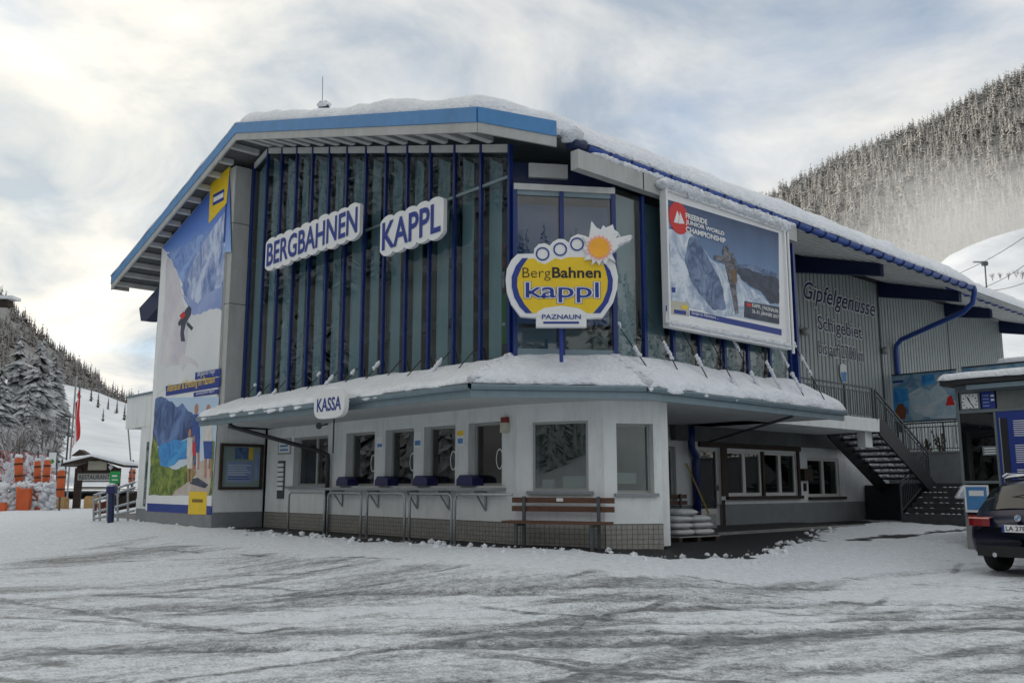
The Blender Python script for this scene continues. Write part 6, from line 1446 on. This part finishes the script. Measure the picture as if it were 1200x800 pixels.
# leafless frosted shrubs at the left
M['frost'] = snowy('frosted_twig', (.07, .05, .045), (.14, .11, .10), -.2, .5, .7)
def bare(P, h, seed, lab, n0=6, mat_=None):
    rg = random.Random(seed); m_ = MB()
    def grow(p, d, l, r, lv):
        q_ = p + d * l; m_.tube([p, lerp(p, q_, .5) + Vector((rg.uniform(-1, 1), rg.uniform(-1, 1), 0)) * l * .06, q_], [r, r * .8, r * .55], 3, False)
        if lv == 0: return
        for _ in range(3 if lv > 1 else 4):
            grow(lerp(p, q_, rg.uniform(.45, 1)), (d + Vector((rg.uniform(-1, 1), rg.uniform(-1, 1), rg.uniform(-.2, .7))) * .75).normalized(), l * rg.uniform(.5, .75), r * .55, lv - 1)
    for _ in range(n0): grow(Vector(P), Vector((rg.uniform(-.5, .5), rg.uniform(-.5, .5), 1)).normalized(), h * .42, h * .016, 4 if n0 < 5 else 3)
    return m_.build('bare_tree', mat_ or M['frost'], None, lab, 'tree', 'leafless frosted trees', base=True)
for i, (x, yb, yt, Y, lab) in enumerate(((22, 575, 470, 60, 'broad frosted leafless tree behind the snow nets'), (50, 548, 470, 66, 'frosted leafless tree right of the broad one'), (5, 560, 480, 57, 'frosted leafless tree at the left picture edge'))):
    Pb, Pt = at(x, yb, Y), at(x, yt, Y); bare(Pb, (Pt.z - Pb.z), 60 + i, lab, 5)
# ================================================================== LEFT MIDDLE GROUND
def ground_at(x, y, Y): P = at(x, y, Y); return P
# padded posts of the slope barrier
for i, (x, y0, y1, Y, w, lab) in enumerate(((22, 536, 566, 42, .36, 'orange padded post at the left of the snow net'), (44, 540, 567, 44, .30, 'dark orange padded post in the middle of the net'), (55, 539, 565, 46, .34, 'orange padded post leaning right of the dark one'), (72, 551, 582, 40, .34, 'tilted orange padded post before the restaurant sign'), (155.5, 550, 565, 48, .32, 'orange padded post peeping out beside the annex wall'))):
    a_, b_ = at(x + (1 if i == 2 else 0), y0, Y), at(x - (1.5 if i >= 2 else 0), y1, Y); t_ = thing('padded_post', Vector((b_.x, b_.y, 0)), lab, 'post', 'orange padded posts')
    one('tube', [b_, lerp(b_, a_, .5), a_], [w * .5, w * .52, w * .48], 10).build('padding', M['orangepad'], t_, smooth=True)
    for f_ in (.25, .72): c1 = lerp(b_, a_, f_); one('tube', [c1, c1 + (a_ - b_).normalized() * .07], w * .56, 10).build('strap', M['oldwood'], t_)
    one('tube', [Vector((b_.x, b_.y, 0)), a_ + ZX * .5], .04, 6).build('pole', M['iron'], t_)
    m_ = MB().blob(a_ + ZX * .03, (w * .5, w * .5, .14), rg, 8, 5, .15); m_.build('snow_cap', M['snow'], t_, smooth=True)
M['net'] = snowy('net_red', (.45, .05, .06), (.55, .10, .10), -.5, .5, .35)
def net(x0, x1, yt, yb, Y, lab, seed, cell=.22, drop=0.):
    rg = random.Random(seed); a_, b_ = at(x0, yb, Y), at(x1, yb, Y + 3); hgt = at(x0, yt, Y).z - a_.z; t_ = thing('safety_net', a_, lab, 'net', 'snowy safety nets'); m_ = MB()
    n_ = int((b_ - a_).length / cell); k_ = int(hgt / cell)
    P = lambda i, j: lerp(a_, b_, i / n_) + ZX * (hgt * j / k_ - .05 * math.sin(i * .8)) + Vector((0, .06 * math.sin(i * 1.7 + j), 0))
    for i in range(n_ + 1): m_.tube([P(i, j) for j in range(k_ + 1)], .02, 3, False)
    for j in range(k_ + 1): m_.tube([P(i, j) for i in range(n_ + 1)], .02, 3, False)
    m_.build('mesh', M['net'], t_); m_ = MB()
    for i in range(n_ * 2):
        for j in range(k_ * 2):
            if fbm(i * .35 + seed, j * .4, 2, seed) > .57: m_.blob(P(i / 2, j / 2), (.12, .04, .10), rg, 5, 3, .3)
    m_.build('clinging_snow', M['snow'], t_, kind='stuff', smooth=True)
net(-25, 30, 528, 572, 46, 'upper red safety net crusted with snow behind the posts', 1); net(30, 62, 532, 568, 48, 'upper red safety net crusted with snow right of the first post', 2)
# lower mats with crusted snow
for i, (x0, x1, y0, y1, Y, lab) in enumerate(((-20, 5, 588, 601, 40, 'orange crash mat at the left picture edge'), (18, 33, 570, 599, 40.5, 'large torn orange crash mat below the first padded post'), (39, 48, 571, 600, 41, 'narrow orange crash mat below the dark post'))):
    a_, b_ = at(x0, y1, Y), at(x1, y1, Y); h = at(x0, y0, Y).z - a_.z; F_ = PL((a_.x, Y, a_.z), XX, -YX); L_ = b_.x - a_.x; mt = thing('crash_mat', a_, lab, 'mat', 'orange crash mats')
    one('prism', F_, [(0.02, -.2), (L_ * .9, -.2), (L_, h * .5), (L_ * .95, h * .95), (L_ * .4, h * .88), (-.05, h)], -.25, 0).build('mat', M['orangepad'], mt)
m_ = MB(); rg = random.Random(12)
for k in range(900):
    x = rg.uniform(-20, 62); y = rg.uniform(568, 600)
    if fbm(x * .09, y * .07, 2, 3) < .40: continue
    if (18 < x < 33 or 40 < x < 47) and 574 < y < 600 and rg.random() < .85: continue
    m_.blob(at(x, y, 41.2 + rg.uniform(-.3, .5)), (rg.uniform(.10, .24), .14, rg.uniform(.08, .18)), rg, 6, 4, .4)
m_.build('crusted_snow', M['snow'], None, 'ragged wall of snow crusted on the lower safety nets', 'snow', kind='stuff', smooth=True)
# tan mats
for x0, x1, y0, y1, Y, lab in ((57, 76, 582, 595, 43, 'tan padding roll lying before the restaurant sign'), (98, 110, 581, 594, 43, 'tan padding block left of the ramp')):
    a_, b_ = at(x0, y1, Y), at(x1, y0, Y); m_ = MB(); F_ = PL((0, Y, 0), XX, -YX); h = b_.z - a_.z; w = b_.x - a_.x
    m_.prism(F_, [(a_.x, a_.z - .3), (b_.x, a_.z - .3), (b_.x - .02, a_.z + h * .8), (b_.x - w * .12, b_.z), (a_.x + w * .12, b_.z), (a_.x - .02, a_.z + h * .75)], -.5, 0); m_.build('padding_block', M['tan'], None, lab, 'padding')
# flag on a pole
fp = at(78, 590, 52); ft = at(81, 462, 52); fl = thing('flag_pole', fp, 'red and white flag hanging from a tall pole before the snow slope', 'flag')
one('tube', [Vector((fp.x, fp.y, -.2)), Vector((fp.x, fp.y, at(81, 440, 52).z))], .05, 8).build('pole', M['steel'], fl)
for k, (w0, m__) in enumerate((('red_field', M['red']), ('white_field', M['white']), ('red_field', M['red']))):
    m_ = MB(); rows_ = 10
    for i in range(rows_ + 1):
        z = lerp(at(81, 472, 52).z, at(81, 528, 52).z, i / rows_); w = .075 + .012 * math.sin(i * .9) + .004 * i
        for j in range(3): m_.v.append(Vector((fp.x + .06 + (k + j / 2) * w, 52 + .12 * math.sin(k * 1.6 + j * 1.1 + i * .3), z + .25 * (k + j / 2))))
    for i in range(rows_):
        for j in range(2): a_ = i * 3 + j; m_.f.append((a_, a_ + 1, a_ + 4, a_ + 3)); m_.m.append(0)
    m_.build(w0, m__, fl, smooth=True)
tp = at(73, 600, 50); one('tube', [Vector((tp.x, tp.y, -.2)), Vector((tp.x, tp.y, at(75, 490, 50).z))], .05, 8).build('lamp_post', M['iron'], None, 'thin dark pole left of the flag', 'pole', base=True)
# bus stop style sign behind the posts
bp = at(62, 590, 49); bs = thing('route_sign', Vector((bp.x, bp.y, -.1)), 'white sign with a round green mark on a pole behind the padded posts', 'sign')
one('tube', [Vector((bp.x + .3, bp.y, -.2)), at(66, 528, 49)], .05, 6).build('pole', M['iron'], bs); F_ = PL((0, 48.9, 0), XX, -YX); b_ = F_.box(58, 530, 65, 548)
one('box', F_, (b_[0], b_[1]), (b_[2], b_[3]), (0, .05)).build('plate', M['white'], bs); one('prism', F_, disc(F_, (b_[0] + b_[1]) / 2, lerp(b_[2], b_[3], .42), .12), .05, .06).build('mark', M['green'], bs)
# restaurant sign gate with snowy roof
GY = 44.; FGt = PL((0, GY, 0), XX, -YX); gp = FGt.px
rs = thing('restaurant_sign', at(112, 600, GY), 'dark timber sign gate with snowy roof reading RESTAURANT', 'sign')
def gbox(x0, y0, x1, y1, d0, d1, m__, nm, par=None):
    b_ = FGt.box(x0, y0, x1, y1); return one('box', FGt, (b_[0], b_[1]), (b_[2], b_[3]), (d0, d1)).build(nm, m__, par or rs)
for x in (90, 135): gbox(x - 2, 548, x + 2, 602, -.15, .0, M['oldwood'], 'post')
gbox(92, 552, 133, 554.5, -.12, -.02, M['oldwood'], 'beam'); gbox(92, 570, 135, 572, -.12, -.02, M['oldwood'], 'beam'); gbox(91, 563, 134, 564.5, -.12, -.02, M['oldwood'], 'beam')
one('prism', FGt, [gp(89, 553), gp(136, 553), gp(136, 548), gp(112.5, 537.5), gp(89, 546)], -.3, -.1).build('gable_panel', M['oldwood'], rs)
gbox(103, 540, 124, 550.5, -.1, -.05, M['cream'], 'white_panel')
sgn = gbox(91.5, 554.5, 131, 562.5, -.05, .03, M['frame'], 'sign_panel'); b_ = FGt.box(93.5, 556, 127.5, 561.5)
text(FGt, 'RESTAURANT', b_[0], b_[1] + .05, b_[2], b_[3], .036, M['black'], sgn, offset=.005)
for pts in ([(77, 544), (113, 535), (113, 537.5), (77, 546.5)], [(113, 535), (150, 545), (150, 547.5), (113, 537.5)]): one('prism', FGt, [gp(*p) for p in pts][::-1], -1.2, .5).build('roof_panel', M['oldwood'], rs)
for k, (xa, ya, xb, yb, lab) in enumerate(((76, 544, 113, 535, 'snow on the left slope of the restaurant sign roof'), (113, 535, 151, 545, 'snow on the right slope of the restaurant sign roof'))):
    snow_layer('gate_snow', lambda s_, t_: FGt(lerp(gp(xa, ya)[0], gp(xb, yb)[0], s_), lerp(gp(xa, ya)[1], gp(xb, yb)[1], s_) + .01, lerp(.55, -1.25, t_)), 1.6, 1.8, .14, 61 + k, lab, r=.1, step=.2, amp=.3)
for x in (82, 97, 129): pass
cu, cv = gp(129, 547); one('prism', FGt, [(cu - .12, cv), (cu, cv - .16), (cu + .12, cv), (cu, cv + .16)], -.09, -.06).build('diamond', M['white'], rs)
# second roof peak behind
one('prism', PL((0, 50, 0), XX, -YX), [PL((0, 50, 0), XX, -YX).px(*p) for p in ((83, 534), (102, 532), (93, 526.5))], -.6, 0).build('small_gable', M['oldwood'], None, 'small dark gable peak behind the restaurant sign roof', 'roof')
# green board on a blue column
cp_ = at(130, 611, 28.5); bc = thing('blue_column', Vector((cp_.x, cp_.y, -.1)), 'dark blue column with a green sign and snow cap before the ramp', 'column')
one('tube', [Vector((cp_.x, cp_.y, -.3)), at(131, 570, 28.5)], .10, 12).build('shaft', M['navy'], bc); b_ = PL((0, 28.4, 0), XX, -YX).box(126, 570, 136, 578); one('box', PL((0, 28.4, 0), XX, -YX), (b_[0], b_[1]), (b_[2], b_[3]), (-.1, .08)).build('head', M['bluebox'], bc)
m_ = MB().blob(at(131, 568.5, 28.5), (.18, .15, .07), rg, 9, 5, .15); m_.build('snow_cap', M['snow'], bc, smooth=True)
F_ = PL((0, 39.5, 0), XX, -YX); b_ = F_.box(129, 552, 139.5, 566); gs = thing('green_sign', F_(b_[0], b_[2], 0), 'bright green sign in front of the restaurant sign', 'sign')
one('box', F_, (b_[0], b_[1]), (b_[2], b_[3]), (-.04, 0)).build('plate', M['green'], gs); one('box', F_, (b_[0] + .1, b_[1] - .06), (lerp(b_[2], b_[3], .25), lerp(b_[2], b_[3], .33)), (0, .006)).build('print_line', M['white'], gs); one('box', F_, (b_[0] + .1, b_[1] - .1), (lerp(b_[2], b_[3], .55), lerp(b_[2], b_[3], .68)), (0, .006)).build('print_line', M['white'], gs); one('tube', [F_(b_[0] + .15, -.2, -.06), F_(b_[0] + .15, b_[3], -.06)], .03, 6).build('pole', M['iron'], gs)
# timber ramp with rails by the annex
rp = thing('timber_ramp', at(132, 608, 29.5), 'snowy timber ramp with steel rails and orange boards beside the annex', 'ramp')
PYr = PL((0, 29.5, 0), XX, -YX)
rpx = lambda x, y, Y=29.4: at(x, y, Y)
for k, (ya, yb) in enumerate(((580, 565), (586, 571), (600, 588), (607, 598))):
    one('tube', [rpx(112, ya), rpx(158, yb)], .035, 6).build('rail', M['steel'], rp)
    m_ = MB(); 
    for j in range(24): m_.blob(lerp(rpx(112, ya - .8), rpx(158, yb - .8), j / 23), (.08, .04, .022), rg, 6, 4, .2)
    m_.build('rail_snow', M['snow'], rp, kind='stuff', smooth=True)
for x in (110, 117, 126, 138, 150): one('bar', rpx(x, 611), rpx(x, 581 - (x - 112) * .33), .06, .06, up=YX).build('post', M['steel'], rp)
for x0, x1 in ((109, 112), (113.5, 125), (134, 147), (148, 158)): one('prism', PYr, [PYr.px(x0, 603 - (x0 - 112) * .2), PYr.px(x1, 603 - (x1 - 112) * .2), PYr.px(x1, 590 - (x1 - 112) * .3), PYr.px(x0, 590 - (x0 - 112) * .3)], -.1, -.06).build('board', mat('ramp_board', (.22, .05, .03), .7, var=.2) if x0 < 120 else M['oldwood'], rp)
one('tube', [at(158, 598, 46), at(150, 500, 46)], .04, 6).build('thin_pole', M['steel'], None, 'thin steel pole beside the annex', 'pole', base=True)
# little lift station roof on the hill at the left edge
hp = at(8, 352, 330); hu = thing('hill_hut', hp, 'small snow roofed lift hut on the hill crest at the left edge', 'hut'); F_ = PL((0, 330, 0), XX, -YX)
one('prism', F_, [F_.px(-6, 358), F_.px(9, 358), F_.px(9, 350), F_.px(-6, 349)], -4, 0).build('wall', M['oldwood'], hu); one('prism', F_, [F_.px(-6, 350), F_.px(18, 351), F_.px(18, 347.5), F_.px(-6, 347)], -4, 2).build('roof', M['snow'], hu)
# ================================================================== RIGHT BACKGROUND
lp = at(1156, 338, 120); lt = at(1154, 307, 120); ll = thing('slope_lamp', lp, 'floodlight on a thin pole on the snow slope at the right', 'lamp')
one('tube', [lp - ZX * 1, lt], .10, 6).build('pole', M['iron'], ll); one('bar', lt - XX * 1.6, lt + XX * .2, .3, .18).build('lamp_head', M['frame'], ll); one('box', W, (lt.x - .35, lt.x + .3), (lt.y - .3, lt.y + .3), (lt.z - .5, lt.z)).build('lamp_box', M['iron'], ll)
for i, (x0, y0, x1, y1, lab) in enumerate(((1120, 322, 1215, 268, 'upper cable crossing the sky at the right edge'), (1150, 338, 1215, 300, 'middle cable at the right edge'), (1150, 341, 1215, 326, 'lower cable at the right edge'))):
    a_, b_ = at(x0, y0, 110), at(x1, y1, 90); one('tube', [lerp(a_, b_, k / 8) - ZX * (.35 * math.sin(math.pi * k / 8)) for k in range(9)], .035, 5).build('cable', M['darkmetal'], None, lab, 'cable', 'lift cables at the right')
for i, (x, y, h) in enumerate(((1163, 326, 8), (1172, 324, 7), (1182, 325, 9), (1191, 322, 8), (1198, 324, 9))):
    Pb = at(x, y + 3, 135); bare(Pb, (at(x, y - h, 135).z - Pb.z), 90 + i, 'leafless shrub on the right slope, %s from the floodlight' % ['first', 'second', 'third', 'fourth', 'fifth'][i], 6)

# ================================================================== MIST DRIFTING OVER THE RIGHT HILLSIDE
def mist(name, c_, rad, dens, seed, lab):
    m_ = MB(); m_.blob((0, 0, 0), rad, random.Random(seed), 20, 12, .0); o = m_.build(name, [], None, lab, 'mist', None, 'stuff', smooth=True); o.location = c_; WLOC[o] = Vector(c_)
    mt = bpy.data.materials.new(name); mt.use_nodes = True; t = mt.node_tree; t.nodes.clear(); N, K = t.nodes.new, t.links.new
    tcn = N('ShaderNodeTexCoord'); mp_ = N('ShaderNodeMapping'); mp_.inputs['Scale'].default_value = tuple(1 / x for x in rad); K(tcn.outputs['Object'], mp_.inputs[0])
    ln = N('ShaderNodeVectorMath'); ln.operation = 'LENGTH'; K(mp_.outputs[0], ln.inputs[0])
    nz = N('ShaderNodeTexNoise'); nz.inputs['Scale'].default_value = 1.6; nz.inputs['Detail'].default_value = 3; K(mp_.outputs[0], nz.inputs['Vector'])
    a1 = N('ShaderNodeMath'); a1.operation = 'MULTIPLY_ADD'; K(nz.outputs[0], a1.inputs[0]); a1.inputs[1].default_value = -.9; K(ln.outputs['Value'], a1.inputs[2])
    mr = N('ShaderNodeMapRange'); mr.interpolation_type = 'SMOOTHSTEP'; mr.inputs[1].default_value = .5; mr.inputs[2].default_value = -.35; mr.inputs[3].default_value = 0.; mr.inputs[4].default_value = dens; K(a1.outputs[0], mr.inputs[0])
    pv = N('ShaderNodeVolumePrincipled'); pv.inputs['Color'].default_value = (.95, .95, .95, 1); pv.inputs['Anisotropy'].default_value = .2; K(mr.outputs[0], pv.inputs['Density'])
    ou = N('ShaderNodeOutputMaterial'); K(pv.outputs[0], ou.inputs['Volume']); o.data.materials.append(mt); return o
mist('mist', (225, 385, 98), (140, 45, 70), .034, 2, 'pale mist drifting over the lower forest at the right')
sc.cycles.volume_step_rate = 4.0; sc.cycles.volume_max_steps = 64; sc.cycles.volume_bounces = 2
